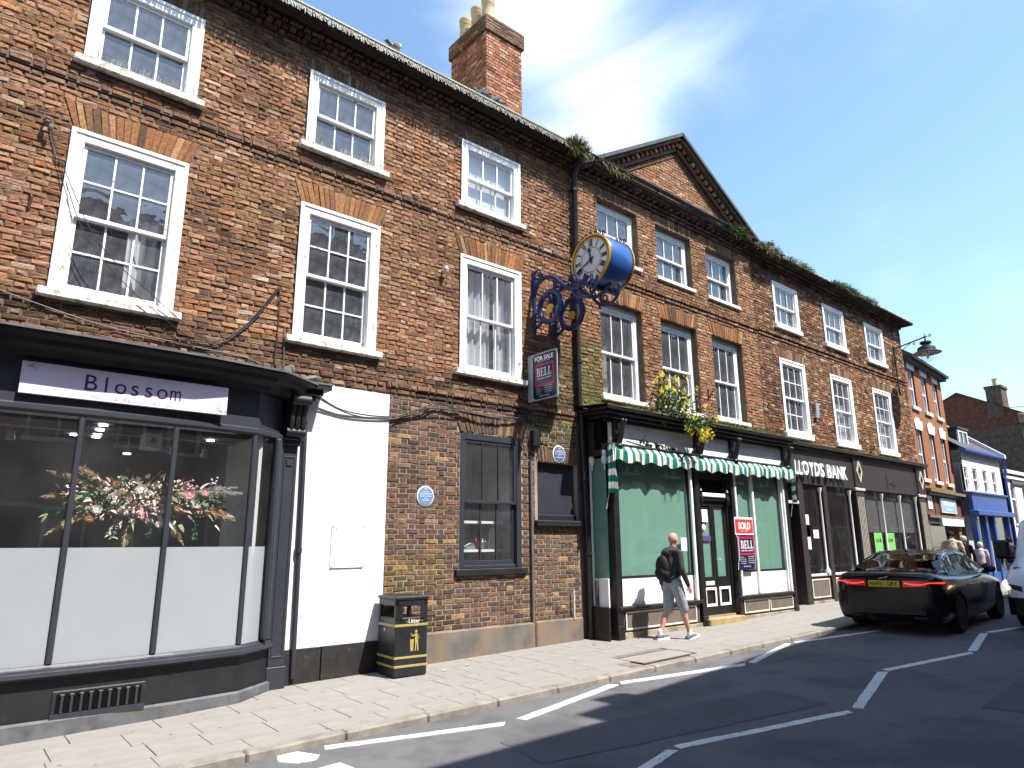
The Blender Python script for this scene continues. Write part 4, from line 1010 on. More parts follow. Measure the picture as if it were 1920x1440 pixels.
MB().box(8.96, 9.22, Y-.06, -.02, -.3, .02, 0, .01).build('corner_plinth', 'stone', G)
# door
DY = -.38
mb = MB(); mb.box(11.76, 12.90, DY+.03, DY+.10, .18, 3.2); mb.build('door_backing', 'inside_black', G)
mb = MB(); mb.box(11.74, 11.84, DY-.05, DY+.06, .05, 2.95, 0, .01); mb.box(12.82, 12.90, DY-.05, DY+.06, .05, 2.95, 0, .01); mb.box(11.74, 12.90, DY-.07, DY+.06, 2.46, 2.53, 0, .01); mb.box(11.74, 12.90, DY-.04, DY+.06, 2.9, 3.2); mb.build('door_frame', 'black_paint', G)
MB().box(11.93, 12.74, DY-.10, DY-.03, 2.53, 2.61, 0, .01).build('door_hood_board', 'white_paint', G)
for x in (11.87, 12.81): 
    mb = MB(); mb.lathe([(.02, -.2), (.045, -.12), (.05, -.02), (.03, .02), (.035, .06), (.05, .09), (.02, .14)], (x, DY-.09, 2.55), 10); mb.build('door_console', 'black_paint', G, smooth=True)
for i, (a, b) in enumerate(((11.845, 12.325), (12.335, 12.815))):
    mb = MB(); mb.box(a, a+.065, DY-.02, DY+.02, .22, 2.46, 0, .005); mb.box(b-.065, b, DY-.02, DY+.02, .22, 2.46, 0, .005); mb.box(a+.065, b-.065, DY-.02, DY+.02, .22, .40); mb.box(a+.065, b-.065, DY-.02, DY+.02, .76, .96); mb.box(a+.065, b-.065, DY-.02, DY+.02, 2.36, 2.46); mb.box(a+.065, b-.065, DY+.0, DY+.015, .40, .76)
    dl = mb.build('door', 'black_paint', G)
    mb = MB(); mb.frame(a+.045, b-.045, .40, .76, .05, DY-.035, DY-.018, 0, .004); mb.build('panel_moulding', 'white_paint', dl)
    mb = MB(); mb.quad((a+.065, DY, .96), (b-.065, DY, .96), (b-.065, DY, 2.36), (a+.065, DY, 2.36)); mb.build('door_glass', 'glass_shop', dl)
    mb = MB(); mb.quad((a+.06, DY+.028, .9), (b-.06, DY+.028, .9), (b-.06, DY+.028, 2.36 if i else 2.28), (a+.06, DY+.028, 2.36 if i else 2.28)); mb.build('door_blind', 'green_blind', dl)
    if i == 0: 
        MB().box(a+.09, b-.09, DY-.034, DY-.02, .80, .88, 0, .004).build('letter_box', 'silver', dl)
        MB().box(a+.08, b-.08, DY-.008, DY-.004, 1.66, 1.76).build('sticker', 'violet', dl); MB().box(a+.14, b-.15, DY-.008, DY-.004, 2.03, 2.28).build('sticker', 'sign_white', dl)
        MB().lathe([(.06, 0), (.06, .004)], (a+.18, DY-.004, 1.93), 16, M=Matrix.Rotation(PI/2, 4, 'X')).build('sticker', 'sign_white', dl)
    else: MB().tube([(a+.035, DY-.02, 1.30), (a+.035, DY-.06, 1.30), (a+.12, DY-.065, 1.29)], .009, 6).build('handle', 'silver', dl)
mb = MB(); mb.box(11.70, 12.92, -.62, DY+.1, -.3, .20, 0, .015); mb.build('doorstep', 'doorstep', G)
MB().box(11.76, 12.88, DY-.06, DY+.02, .20, .235).build('threshold', 'stone', G)
for x, zz in ((12.94, 1.52),): MB().tube([(x+.0, Y-.06, 1.25), (x+.0, Y-.06, 1.75)], .018, 6).build('door_rail', 'silver', G)
# fascia, consoles, cornice
MB().box(9.18, 15.22, Y-.02, Y+.1, 3.20, 3.78, 0, .004).build('fascia', 'old_white_paint', G)
MB().box(9.16, 15.26, Y-.07, Y+.1, 3.16, 3.24, 0, .01).build('transom', 'black_paint', G)
for x in (9.27, 11.72, 12.98, 15.15):
    mb = MB(); mb.box(x-.06, x+.06, Y-.09, Y, 3.22, 3.78, 0, .01)
    pts = [(x, Y-.10-.05*math.sin(PI*i/10)-.14*(i/10)**2, 3.30+.44*i/10) for i in range(11)]; mb.tube(pts, [.06-.002*i for i in range(11)], 8)
    mb.ellip((x, Y-.13, 3.30), (.075, .07, .06)); mb.ellip((x+.04, Y-.26, 3.74), (.035, .04, .045)); mb.ellip((x-.04, Y-.26, 3.74), (.035, .04, .045)); mb.build('console', 'black_paint', G, smooth=True)
mb = MB(); mb.lathe([(.05, 3.72), (.045, 3.66), (.07, 3.58), (.12, 3.48), (.135, 3.38), (.13, 3.30), (.12, 3.24)], (9.13, -.25, 0), 18, sy=.8); mb.build('painted_vase_panel', 'old_white_paint', G, smooth=True)
for y in (-.42, -.12):
    mb = MB(); mb.lathe([(.015, -.22), (.015, -.12), (.04, -.1), (.06, -.04), (.05, .02), (.03, .03), (.05, .05), (.045, .12)], (9.04, y-.05, 3.10), 12); mb.build('finial', 'old_white_paint', G, smooth=True)
mb = MB(); mb.box(8.98, 9.16, -.46, 0, 3.14, 3.24); mb.box(8.98, 9.16, -.3, 0, 3.24, 3.75); mb.build('side_transom', 'black_paint', G)
mb = MB()
for k, (o, za, zb) in enumerate(((.04, 3.74, 3.80), (.12, 3.80, 3.86), (.22, 3.86, 3.92), (.30, 3.92, 3.97))): mb.box(9.08-o*.9, 15.28+o*.45, Y-o, 0, za, zb, 0, .012)
mb.build('cornice', 'black_paint', G)
mb = MB(); n = 50; mb.grid([[(8.80+6.62*i/n, Y-.31+.01*nz3(i, 0, .4), 3.965), (8.80+6.62*i/n, Y-.32, 3.995+.012*nz3(i, 1, .5)), (8.80+6.62*i/n, -.01, 4.06)] for i in range(n+1)]); mb.build('cornice_capping', 'mossy_stone', G)
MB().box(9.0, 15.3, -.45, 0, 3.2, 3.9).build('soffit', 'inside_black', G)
mb = MB(); mb.box(9.1, 15.3, .9, 1.0, -.2, 3.6); mb.box(9.1, 15.3, -.4, .9, 3.19, 3.2); mb.build('shop_room', 'interior_dark', G)
# ---------------------------------------------------------------- bank shopfront
K = thing('shopfront', 'dark bank shopfront with white-edged windows, fluted pilasters and panelled stallriser', 'shopfront', (20.3, -.1, .16))
Y = -.10
mb = MB(); mb.box(15.30, 24.95, Y-.06, 0, 3.06, 3.94, 0, .006); mb.build('fascia', 'bank_dark', K)
mb = MB(); mb.box(15.45, 24.98, Y-.10, 0, 3.94, 4.0, 0, .008); mb.box(15.45, 25.0, Y-.20, 0, 4.0, 4.07, 0, .01); mb.build('cornice', 'bank_dark', K)
mb = MB(); n = 60; mb.grid([[(15.45+9.6*i/n, Y-.21, 4.06), (15.45+9.6*i/n, Y-.22, 4.09+.012*nz3(i, 1, .5)), (15.45+9.6*i/n, -.01, 4.16)] for i in range(n+1)]); mb.build('cornice_capping', 'mossy_stone', K)
for x0, x1 in ((16.45, 16.72), (17.78, 17.98)): MB().box(x0, x1, Y-.05, .3, -.1, 3.06, 0, .006).build('pilaster', 'bank_dark', K)
for x0, x1 in ((19.68, 20.22), (24.22, 24.76)):
    mb = MB(); mb.box(x0, x1, Y-.07, .3, -.1, 3.02, 0, .01); mb.build('pilaster', 'bank_dark', K)
    mb = MB(); [mb.box(x0+.05+i*(x1-x0-.1)/5, x0+.05+(i+.28)*(x1-x0-.1)/5, Y-.085, Y-.068, .5, 2.85, 0, .004) for i in range(5)]; mb.build('fluting', 'cream_paint', K)
    MB().box(x0-.03, x1+.03, Y-.10, 0, 3.02, 3.10, 0, .01).build('capital', 'silver', K); MB().box(x0-.02, x1+.02, Y-.10, 0, 3.10, 3.94, 0, .006).build('pilaster_block', 'bank_dark', K)
    xc = (x0+x1)/2; mb = MB(); R = [(xc, 3.86), (xc+.17, 3.55), (xc, 3.24), (xc-.17, 3.55)]; q = [(xc, 3.78), (xc+.12, 3.55), (xc, 3.32), (xc-.12, 3.55)]
    for i in range(4): 
        a, b, c, d = R[i], R[(i+1) % 4], q[(i+1) % 4], q[i]; mb.prism([a, b, c, d], Y-.125, Y-.10)
    mb.build('diamond_ornament', 'cream_paint', K)
for a, b in ((16.72, 17.78), (17.98, 19.68)):
    MB().box(a, b, Y-.0, Y+.08, .18, .80, 0, .004).build('stallriser', 'brown_black', K); MB().box(a-.02, b+.02, Y-.05, .2, -.1, .22, 0, .01).build('plinth', 'stone', K)
    MB().box(a, b, Y-.04, Y+.08, .80, .86, 0, .01).build('sill', 'silver', K)
    MB().box(a+.10, b-.14, Y-.014, Y, .33, .70, 0, .004).build('stall_panel', 'panel_brown', K); mb = MB(); mb.frame(a+.06, b-.10, .29, .74, .035, Y-.024, Y-.012, 0, .004); mb.build('panel_moulding', 'cream_paint', K)
MB().box(20.22, 24.22, Y-.0, Y+.08, -.1, .80, 0, .004).build('stallriser', 'brown_black', K)
for x in (17.62, 19.32, 21.42, 22.72, 23.95):
    mb = MB(); mb.lathe([(.07, .86), (.075, .92), (.04, .98), (.028, 1.05), (.028, 2.85), (.05, 2.92), (.06, 3.0)], (x, Y-.03, 0), 10); mb.build('colonnette', 'white_paint', K, smooth=True)
for a, b in ((16.72, 17.6), (17.98, 19.3), (20.25, 21.4), (21.45, 22.7), (22.75, 23.95)):
    MB().quad((a, Y+.02, .86), (b, Y+.02, .86), (b, Y+.02, 3.06), (a, Y+.02, 3.06)).build('window_pane', 'glass_shop', K)
    if a > 20: MB().quad((a, Y+.10, 1.9), (b, Y+.10, 1.9), (b, Y+.10, 3.06), (a, Y+.10, 3.06)).build('window_blind', 'lead', K)
mb = MB(); mb.box(15.3, 25.0, 2.0, 2.1, -.1, 3.2); mb.box(15.3, 25.0, .0, 2, 3.06, 3.1); mb.box(15.3, 25, 0, 2, .0, .1); mb.box(24.95, 25.0, .0, 2, 0, 4); mb.build('banking_hall', 'interior_dark', K)
for a, b, c, d, m in ((16.80, 16.98, 1.45, 2.30, 'sign_white'), (16.80, 16.98, 1.75, 2.05, 'violet'), (17.15, 17.42, 1.72, 1.93, 'paper')): MB().box(a, b, Y+.005, Y+.012, c, d).build('window_sticker', m, K)
mb = MB(); mb.tube([(16.85, .35, 1.18), (17.7, .35, 1.22)], .03, 8); mb.tube([(16.9, .35, .6), (16.9, .35, 1.18)], .02, 6); mb.build('lobby_rail', 'silver', K)
MB().box(15.5, 16.45, Y-.06, .0, 2.55, 2.62).build('doorway_light', 'silver', K)
MB().box(15.26, 16.46, Y-.02, 1.2, -.1, .155).build('doorway_floor', 'stone', K)
po = thing('poster', 'pair of bright green posters inside the bank window', 'poster', (21.2, 0, 1.4))
for a, b in ((20.75, 21.28), (21.50, 22.15)):
    MB().box(a, b, Y+.03, Y+.036, .95, 1.88).build('sheet', 'poster_green', po); mb = MB(); put_text(mb, 'CLUB', ((a+b)/2, Y+.028, 1.62), (1, 0, 0), (0, 0, 1), .10, .36, align='C', bold=.02); put_text(mb, 'LLOYD' if a > 21.4 else 'BANK', ((a+b)/2, Y+.028, 1.40), (1, 0, 0), (0, 0, 1), .08, .36, align='C', bold=.02) if False else None; mb.build('lettering', 'leaf_dark', po)
ll = thing('shop_sign', 'raised white LLOYDS BANK letters on the dark brown bank fascia', 'sign', (17.6, -.2, 3.4))
w = 0; xx = 16.20
for i, ch in enumerate('LLOYDS BANK'):
    cw = {' ': .12, 'L': .20, 'O': .32, 'Y': .27, 'D': .29, 'S': .25, 'B': .27, 'A': .30, 'N': .31, 'K': .28}[ch]
    if ch != ' ':
        mb = MB(); put_text(mb, ch, (xx, Y-.11, 3.27), (1, 0, 0), (0, 0, 1), .34, cw-.035, 0, ext=.03, bold=.012); mb.build('letter', 'bank_letter', ll)
    xx += cw*1.02
hb = MB(); hb.tube([(21.9, -.165, 3.15), (21.9, -.165, 3.62)], .012, 6); hb.tube([(21.9, -.165, 3.3), (22.1, -.2, 3.42), (22.5, -.22, 3.34)], .01, 6); hb.tube([(21.9, -.165, 3.45), (22.05, -.19, 3.38), (22.0, -.2, 3.34)], .008, 6)
tag(hb.build('hanging_bracket', 'rust', org=(21.9, -.16, 3.4)), 'thin rusty iron bracket left on the blank bank fascia', 'bracket')
# ---------------------------------------------------------------- buildings down the street
Dd = thing('brick_building', 'bright orange brick house with white keystone lintels above the brown shop', 'building', (27.3, .1, .1))
o = Vector((25.08, .02, 0)); rr = Vector((4.75, .42, 0)).normalized(); SD = Surf(o, rr, (0, 0, 1)); LD = 4.72
WD = [(.28, 1.02), (1.86, 2.58), (3.40, 4.08)]
rD = [(a, b, z0, z1) for a, b in WD for z0, z1 in ((6.18, 7.52), (3.70, 5.38))]
mb = MB(); wall_panel(mb, SD, 0, LD, 3.28, 7.78, rD, 0, 0, .16, 0); mb.build('wall', 'orange_brick', Dd)
e = SD.p(LD, 0); mb = MB(); mb.quad((e.x, e.y, 0), (e.x+.1, e.y+6, 0), (e.x+.1, e.y+6, 7.8), (e.x, e.y, 7.8)); mb.build('side_wall', 'far_brick', Dd)
def sbox(mb, sf, a, b, z0, z1, d0, d1, mi=0):
    vs = [sf.p(x, z, d) for x in (a, b) for d in (d0, d1) for z in (z0, z1)]
    mb.add(vs, [(0, 1, 3, 2), (4, 6, 7, 5), (0, 4, 5, 1), (2, 3, 7, 6), (0, 2, 6, 4), (1, 5, 7, 3)], mi)
for a, b, z0, z1 in rD:
    mb = MB(); sbox(mb, SD, b-.012, b+.0, z0, z1, -.15, .0); mb.build('painted_reveal', 'maroon', Dd)
    mb = MB(); sbox(mb, SD, a, a+.07, z0, z1, -.15, -.06); sbox(mb, SD, b-.09, b-.02, z0, z1, -.15, -.06); sbox(mb, SD, a, b, z1-.07, z1, -.15, -.06); sbox(mb, SD, a, b, z0, z0+.06, -.15, -.06)
    zm = (z0+z1)/2; sbox(mb, SD, a, b, zm-.025, zm+.025, -.14, -.07)
    for k in (1, 2): x = a+.07+(b-.02-a-.14)*k/3; sbox(mb, SD, x-.012, x+.012, z0, z1, -.13, -.08)
    wo = mb.build('window', 'white_paint', Dd)
    for q0, q1 in ((z0+.06, zm), (zm, z1-.07)): MB().quad(SD.p(a+.07, q0, -.11), SD.p(b-.09, q0, -.11), SD.p(b-.09, q1, -.11), SD.p(a+.07, q1, -.11)).build('pane', 'glass_old', wo)
    mb = MB(); sbox(mb, SD, a-.06, b+.08, z0-.11, z0, -.1, .07); mb.build('sill', 'white_paint', wo)
    xc = (a+b)/2; mb = MB(); H = .42
    P2 = [(a-.02, z1), (b+.02, z1), (b+.13, z1+H*.78), (xc+.20, z1+H*.78), (xc+.15, z1+H), (xc-.15, z1+H), (xc-.20, z1+H*.78), (a-.13, z1+H*.78)]
    n = len(P2); vs = [SD.p(x, z, .0) for x, z in P2]+[SD.p(x, z, .035) for x, z in P2]; mb.add(vs, [tuple(range(n))[::-1], tuple(range(n, 2*n))]+[(i, (i+1) % n, n+(i+1) % n, n+i) for i in range(n)]); mb.build('lintel', 'white_paint', wo)
mb = MB(); sbox(mb, SD, -.05, LD+.12, 7.74, 7.86, 0, .20); sbox(mb, SD, -.05, LD+.12, 7.84, 7.92, 0, .30); mb.build('eaves', 'slate', Dd)
mb = MB(); mb.quad(SD.p(-.05, 7.9, .32), SD.p(LD+.12, 7.9, .32), SD.p(LD+.12, 10.2, -2.8), SD.p(-.05, 10.2, -2.8)); mb.build('roof', 'slate', Dd)
mb = MB(); sbox(mb, SD, 0, LD, 3.9, 4.0, -4, -.2); sbox(mb, SD, 0, LD, 0, 7.8, -4, -3.9); mb.build('inner_walls', 'interior', Dd)
Ds = thing('shopfront', 'brown tiled shopfront below the orange brick house, stone cornice and dark window', 'shopfront', (27.3, -.1, .15))
mb = MB(); sbox(mb, SD, -.1, LD+.05, 3.24, 3.34, 0, .30); mb.build('cornice', 'mossy_stone', Ds); mb = MB(); sbox(mb, SD, -.05, LD, 3.14, 3.24, 0, .22); mb.build('cornice_bed', 'bank_dark', Ds)
mb = MB(); sbox(mb, SD, 0, LD, 2.50, 3.14, -.1, .08); mb.build('fascia', 'shop_brown', Ds)
mb = MB(); sbox(mb, SD, .95, 1.15, 2.5, 3.14, 0, .10); mb.build('fascia_pilaster', 'brown_black', Ds)
mb = MB(); sbox(mb, SD, 0, LD, 2.40, 2.50, 0, .14); mb.build('ledge', 'mossy_stone', Ds); mb = MB(); sbox(mb, SD, 0, 1.9, 2.22, 2.38, -.1, .06); mb.build('transom', 'brown_black', Ds)
mb = MB(); sbox(mb, SD, 3.98, 4.36, -.1, 2.4, -.3, .04); mb.build('brick_pier', 'orange_brick', Ds)
mb = MB(); sbox(mb, SD, 0, 4.0, -.1, .65, -.3, .0); mb.build('stallriser', 'shop_brown', Ds); mb = MB(); mb.quad(SD.p(.1, .65, -.04), SD.p(3.98, .65, -.04), SD.p(3.98, 2.4, -.04), SD.p(.1, 2.4, -.04)); mb.build('window_pane', 'glass_shop', Ds)
mb = MB(); sbox(mb, SD, 0, LD, -.1, 3.2, -3, -2.9); sbox(mb, SD, 0, LD, 2.4, 2.5, -3, -.05); mb.build('shop_room', 'interior_dark', Ds)
sg = thing('shop_sign', 'pale blue shop sign with white edge on the brown fascia', 'sign', tuple(SD.p(2.5, 2.8, .1)))
mb = MB(); sbox(mb, SD, 1.55, 3.62, 2.60, 3.09, .10, .15); mb.build('board', 'sign_white', sg); mb = MB(); sbox(mb, SD, 1.59, 3.58, 2.63, 3.06, .15, .155); mb.build('face', 'pale_blue_sign', sg)
mb = MB(); put_text(mb, 'WOK-INN', SD.p(1.75, 2.84, .157), SD.r, (0, 0, 1), .15, 1.6, bold=.03); put_text(mb, 'Takeaway', SD.p(2.1, 2.69, .157), SD.r, (0, 0, 1), .07, .85, bold=.03)
mb.v = mb.v; mb.build('lettering', 'sign_white', sg)
mb = MB(); sbox(mb, SD, 1.35, 4.35, 2.16, 2.40, .06, .16); tag(mb.build('banner', 'sign_white', org=tuple(SD.p(2.8, 2.3, .1))), 'blank white banner strip hung under the brown fascia', 'banner')
mb = MB(); sbox(mb, SD, .12, .62, 2.68, 3.12, .09, .11); bb = mb.build('wall_sign', 'sign_white', org=tuple(SD.p(.4, 2.9, .1))); tag(bb, 'small white sign with a red figure beside the bank pilaster', 'sign')
mb = MB(); sbox(mb, SD, .40, .46, 2.74, 3.04, .11, .114); mb.build('figure', 'maroon', bb)
# white rendered building
Ee = thing('white_building', 'white rendered two-storey building with blue gutter, dormer and slate roof', 'building', (31.8, .1, .1))
SE = Surf((29.75, .10, 0), (1, 0, 0), (0, 0, 1)); LE = 4.6
WE = [(.05, .45), (1.0, 1.55), (2.2, 2.72), (3.35, 3.85)]
rE = [(a, b, 3.5, 4.40) for a, b in WE]
mb = MB(); wall_panel(mb, SE, 0, LE, 3.3, 5.05, rE, 0, 0, .12); mb.quad((34.35, .1, 0), (34.35, 5, 0), (34.35, 5, 5), (34.35, .1, 5)); mb.build('wall', 'white_render', Ee)
for a, b, z0, z1 in rE:
    mb = MB(); sbox(mb, SE, a, a+.06, z0, z1, -.1, -.03); sbox(mb, SE, b-.06, b, z0, z1, -.1, -.03); sbox(mb, SE, a, b, z1-.06, z1, -.1, -.03); sbox(mb, SE, a, b, z0-.04, z0+.03, -.1, .03); sbox(mb, SE, a, b, 3.93, 3.97, -.1, -.04)
    wo = mb.build('window', 'white_paint', Ee); MB().quad(SE.p(a, z0, -.08), SE.p(b, z0, -.08), SE.p(b, z1, -.08), SE.p(a, z1, -.08)).build('pane', 'glass_old', wo)
mb = MB(); mb.box(29.6, 34.5, -.12, .12, 4.98, 5.10, 0, .02); mb.build('gutter', 'blue_shop', Ee)
mb = MB(); mb.tube([(34.38, -.08, 5.0), (34.38, -.08, 4.6), (34.38, -.04, 4.4), (34.38, -.04, .2)], .045, 8); mb.build('downpipe', 'blue_shop', Ee)
mb = MB(); mb.quad((29.6, -.1, 5.05), (34.4, -.1, 5.05), (34.4, 3.4, 7.6), (29.6, 3.4, 7.6)); mb.build('roof', 'slate', Ee)
mb = MB(); mb.add([(34.35, -.14, 5.02), (34.55, -.14, 5.02), (34.55, 3.4, 7.75), (34.35, 3.4, 7.75), (34.35, -.14, 5.16), (34.55, -.14, 5.16), (34.55, 3.4, 7.89), (34.35, 3.4, 7.89)], [(0, 1, 2, 3), (4, 5, 6, 7), (0, 3, 7, 4), (1, 2, 6, 5), (0, 1, 5, 4)]); mb.build('verge_coping', 'white_paint', Ee)
dm = MB(); dm.box(31.4, 32.5, .62, 2.2, 5.35, 6.1); dm.box(31.3, 32.6, .52, 2.3, 6.08, 6.16); do = dm.build('dormer', 'slate', Ee)
mb = MB(); mb.frame(31.4, 32.5, 5.38, 6.06, .09, .56, .63); mb.box(31.93, 31.97, .57, .63, 5.4, 6.0); mb.build('dormer_window', 'white_paint', do); MB().quad((31.45, .60, 5.4), (32.45, .60, 5.4), (32.45, .60, 6), (31.45, .60, 6)).build('pane', 'glass_old', do)
mb = MB(); mb.box(29.8, 34.3, 2.5, 2.6, 0, 5); mb.build('inner_walls', 'interior', Ee)
Es = thing('shopfront', 'bright blue shopfront with deep blank fascia under the white building', 'shopfront', (31.7, 0, .1))
MB().box(29.75, 33.95, -.05, .12, 2.72, 3.40, 0, .01).build('fascia', 'blue_shop', Es); MB().box(29.7, 34.1, -.22, .12, 2.58, 2.76, 0, .02).build('blind_box', 'blue_shop', Es); MB().box(29.72, 34.0, -.12, .12, 3.38, 3.46, 0, .02).build('cornice', 'blue_shop', Es)
for x in (29.8, 30.9, 31.9, 33.75): MB().box(x, x+.22, -.05, .14, -.1, 2.6, 0, .01).build('pilaster', 'blue_shop', Es)
for a, b, m in ((30.02, 30.9, 'interior_white'), (31.12, 31.9, 'interior_dark'), (32.12, 33.75, 'interior_white')):
    MB().quad((a, .06, .5), (b, .06, .5), (b, .06, 2.58), (a, .06, 2.58)).build('window_pane', 'glass_shop', Es); MB().box(a, b, .35, .40, -.1, 2.6).build('display_back', m, Es); MB().box(a, b, .0, .1, -.1, .5).build('stallriser', 'blue_shop', Es)
Ff = thing('white_building', 'low white painted building beyond the blue shopfront, at the right edge', 'building', (37, .1, 0))
SFf = Surf((34.58, .05, 0), (1, 0, 0), (0, 0, 1)); rF = [(.55, 1.25, 2.35, 3.95), (2.3, 3.0, 2.35, 3.95)]
mb = MB(); wall_panel(mb, SFf, 0, 8, -.2, 4.5, rF, 0, 0, .12); mb.build('wall', 'white_render', Ff)
MB().box(34.5, 42.6, -.12, .05, 4.42, 4.58, 0, .02).build('cornice', 'white_paint', Ff); MB().box(34.5, 42.6, -.05, .05, 4.22, 4.34).build('string_moulding', 'white_paint', Ff); MB().box(35.3, 38.4, -.02, .05, 4.02, 4.18).build('blank_sign', 'lead', Ff)
for a, b, z0, z1 in rF:
    mb = MB(); sbox(mb, SFf, a, a+.07, z0, z1, -.1, -.03); sbox(mb, SFf, b-.07, b, z0, z1, -.1, -.03); sbox(mb, SFf, a, b, z1-.07, z1, -.1, -.03); sbox(mb, SFf, a-.05, b+.05, z0-.08, z0, -.1, .05); sbox(mb, SFf, a, b, 3.35, 3.42, -.1, -.04); wo = mb.build('window', 'white_paint', Ff)
    for q0, q1 in ((z0, 3.35), (3.42, z1)): MB().quad(SFf.p(a, q0, -.08), SFf.p(b, q0, -.08), SFf.p(b, q1, -.08), SFf.p(a, q1, -.08)).build('pane', 'glass_old', wo)
mb = MB(); mb.box(34.6, 42, 1, 1.1, 0, 4.4); mb.build('inner_walls', 'interior_dark', Ff)
mb = MB(); mb.box(34.58, 42.6, .05, 3, 4.40, 4.44); mb.build('roof', 'slate', Ff)
Gg = thing('brick_building', 'dark brown brick house with plain gable wall and square chimney beyond the white buildings', 'building', (40, 2, 0))
RX = 38.0
mb = MB(); mb.add([(RX, -.10, -.2), (RX, 6.5, -.2), (RX, 6.5, 6.7), (RX, 2.28, 8.70), (RX, -.10, 7.48), (RX, -.1, 6.9), (RX, 6.5, 6.4)], [(0, 1, 6, 5)]); mb.quad((RX, -.1, -.2), (48, -.1, -.2), (48, -.1, 7.4), (RX, -.1, 7.4)); mb.build('wall', 'far_brick', Gg)
mb = MB(); mb.add([(RX, -.10, 6.9), (RX, 6.5, 6.4), (RX, 6.5, 6.7), (RX, 2.28, 8.70), (RX, -.10, 7.48)], [(0, 1, 2, 3, 4)]); mb.build('gable', 'far_red', Gg)
mb = MB(); mb.quad((RX-.08, -.3, 7.40), (48, -.3, 7.40), (48, 2.28, 8.78), (RX-.08, 2.28, 8.78)); mb.quad((RX-.08, 6.7, 6.65), (48, 6.7, 6.65), (48, 2.28, 8.78), (RX-.08, 2.28, 8.78)); mb.build('roof', 'slate', Gg)
mb = MB(); mb.box(RX-.3, RX+.3, -.35, -.1, 6.9, 7.35, 0, .03); mb.build('kneeler', 'stone', Gg)
mb = MB(); mb.tube([(RX-.05, -.18, 7.2), (RX-.05, -.18, 2)], .06, 8); mb.build('downpipe', 'lead', Gg)
mb = MB(); mb.box(RX-.03, RX+.9, .45, 1.08, 7.3, 8.75); mb.box(RX-.05, RX+.95, .40, 1.13, 8.70, 8.86, 0, .02); co = mb.build('chimney', 'far_brick', Gg); mb = MB(); mb.lathe([(.12, 0), (.10, .05), (.10, .32), (.13, .36)], (RX+.3, .72, 8.86), 12); mb.build('chimney_pot', 'terracotta_buff', co)
mb = MB(); mb.tube([(RX+.1, .30, 7.75), (46, -1.5, 8.6), (60, -5, 9.6)], .02, 5); tag(mb.build('overhead_wire', 'cable', org=(RX, .3, 7.7)), 'thin overhead wire crossing the sky right of the far chimney', 'cable')
# ---------------------------------------------------------------- houses on the near side of the street, behind the camera
def block(name, label, x0, x1, y0, y1, z, m='opposite_brick', rot=0.0, storeys=3, depth=9, ridge=2.2, chims=()):
    b = thing(name, label, 'building', ((x0+x1)/2, y0, 0)); S_ = Surf((x1, y1, 0), (x0-x1, y0-y1, 0), (0, 0, 1)); L = math.hypot(x1-x0, y1-y0)
    rects = []; n = max(2, int(L/2.3)); w = L/n
    for s_ in range(1, storeys):
        for i in range(n): rects.append((i*w+w*.26, i*w+w*.74, z/storeys*s_+.55, z/storeys*(s_+1)-.6))
    for i in range(n): rects.append((i*w+.2, (i+1)*w-.2, .5, 2.5))
    mb = MB(); wall_panel(mb, S_, 0, L, -.3, z, rects, 0, 0, .2)
    mb.quad(S_.p(0, -.3), S_.p(0, z), S_.p(0, z, -depth), S_.p(0, -.3, -depth)); mb.quad(S_.p(L, -.3), S_.p(L, z), S_.p(L, z, -depth), S_.p(L, -.3, -depth)); mb.quad(S_.p(0, -.3, -depth), S_.p(L, -.3, -depth), S_.p(L, z, -depth), S_.p(0, z, -depth)); mb.build('wall', m, b)
    for r in rects:
        fr = MB(); sbox(fr, S_, r[0], r[0]+.08, r[2], r[3], -.15, -.08); sbox(fr, S_, r[1]-.08, r[1], r[2], r[3], -.15, -.08); sbox(fr, S_, r[0], r[1], r[3]-.08, r[3], -.15, -.08); sbox(fr, S_, r[0]-.05, r[1]+.05, r[2]-.08, r[2], -.15, .05); sbox(fr, S_, (r[0]+r[1])/2-.03, (r[0]+r[1])/2+.03, r[2], r[3], -.15, -.08); wo = fr.build('window', 'white_paint', b)
        MB().quad(S_.p(r[0], r[2], -.12), S_.p(r[1], r[2], -.12), S_.p(r[1], r[3], -.12), S_.p(r[0], r[3], -.12)).build('pane', 'glass', wo)
    mb = MB(); sbox(mb, S_, 0, L, -.3, z-.1, -1.2, -1.1); mb.build('inner_walls', 'interior_dark', b)
    mb = MB(); mb.add([S_.p(-.1, z, .15), S_.p(L+.1, z, .15), S_.p(L+.1, z+ridge, -depth/2), S_.p(-.1, z+ridge, -depth/2), S_.p(-.1, z, -depth), S_.p(L+.1, z, -depth)], [(0, 1, 2, 3), (3, 2, 5, 4), (0, 3, 4), (1, 5, 2)]); mb.build('roof', 'slate', b)
    for (cx, cy, zz, wx, wy) in chims: mb = MB(); mb.box(cx, cx+wx, cy-wy, cy, z-.2, zz); mb.build('chimney', m, b)
    return b
block('brick_building', 'plain brick terrace across the street, seen only as reflections and shade', -14, 7.8, -9.7, -9.75, 9.95, ridge=1.0, chims=((5.2, -11.8, 12, .8, .8),))
block('brick_building', 'taller brick house across the street standing beside the terrace', 7.8, 16.0, -9.8, -8.75, 10.7, ridge=1.6, chims=((8.45, -9.78, 11.5, .5, .5),))
block('brick_building', 'long brick row across the street further along', 16.2, 60, -8.8, -8.6, 10.9, ridge=1.5)
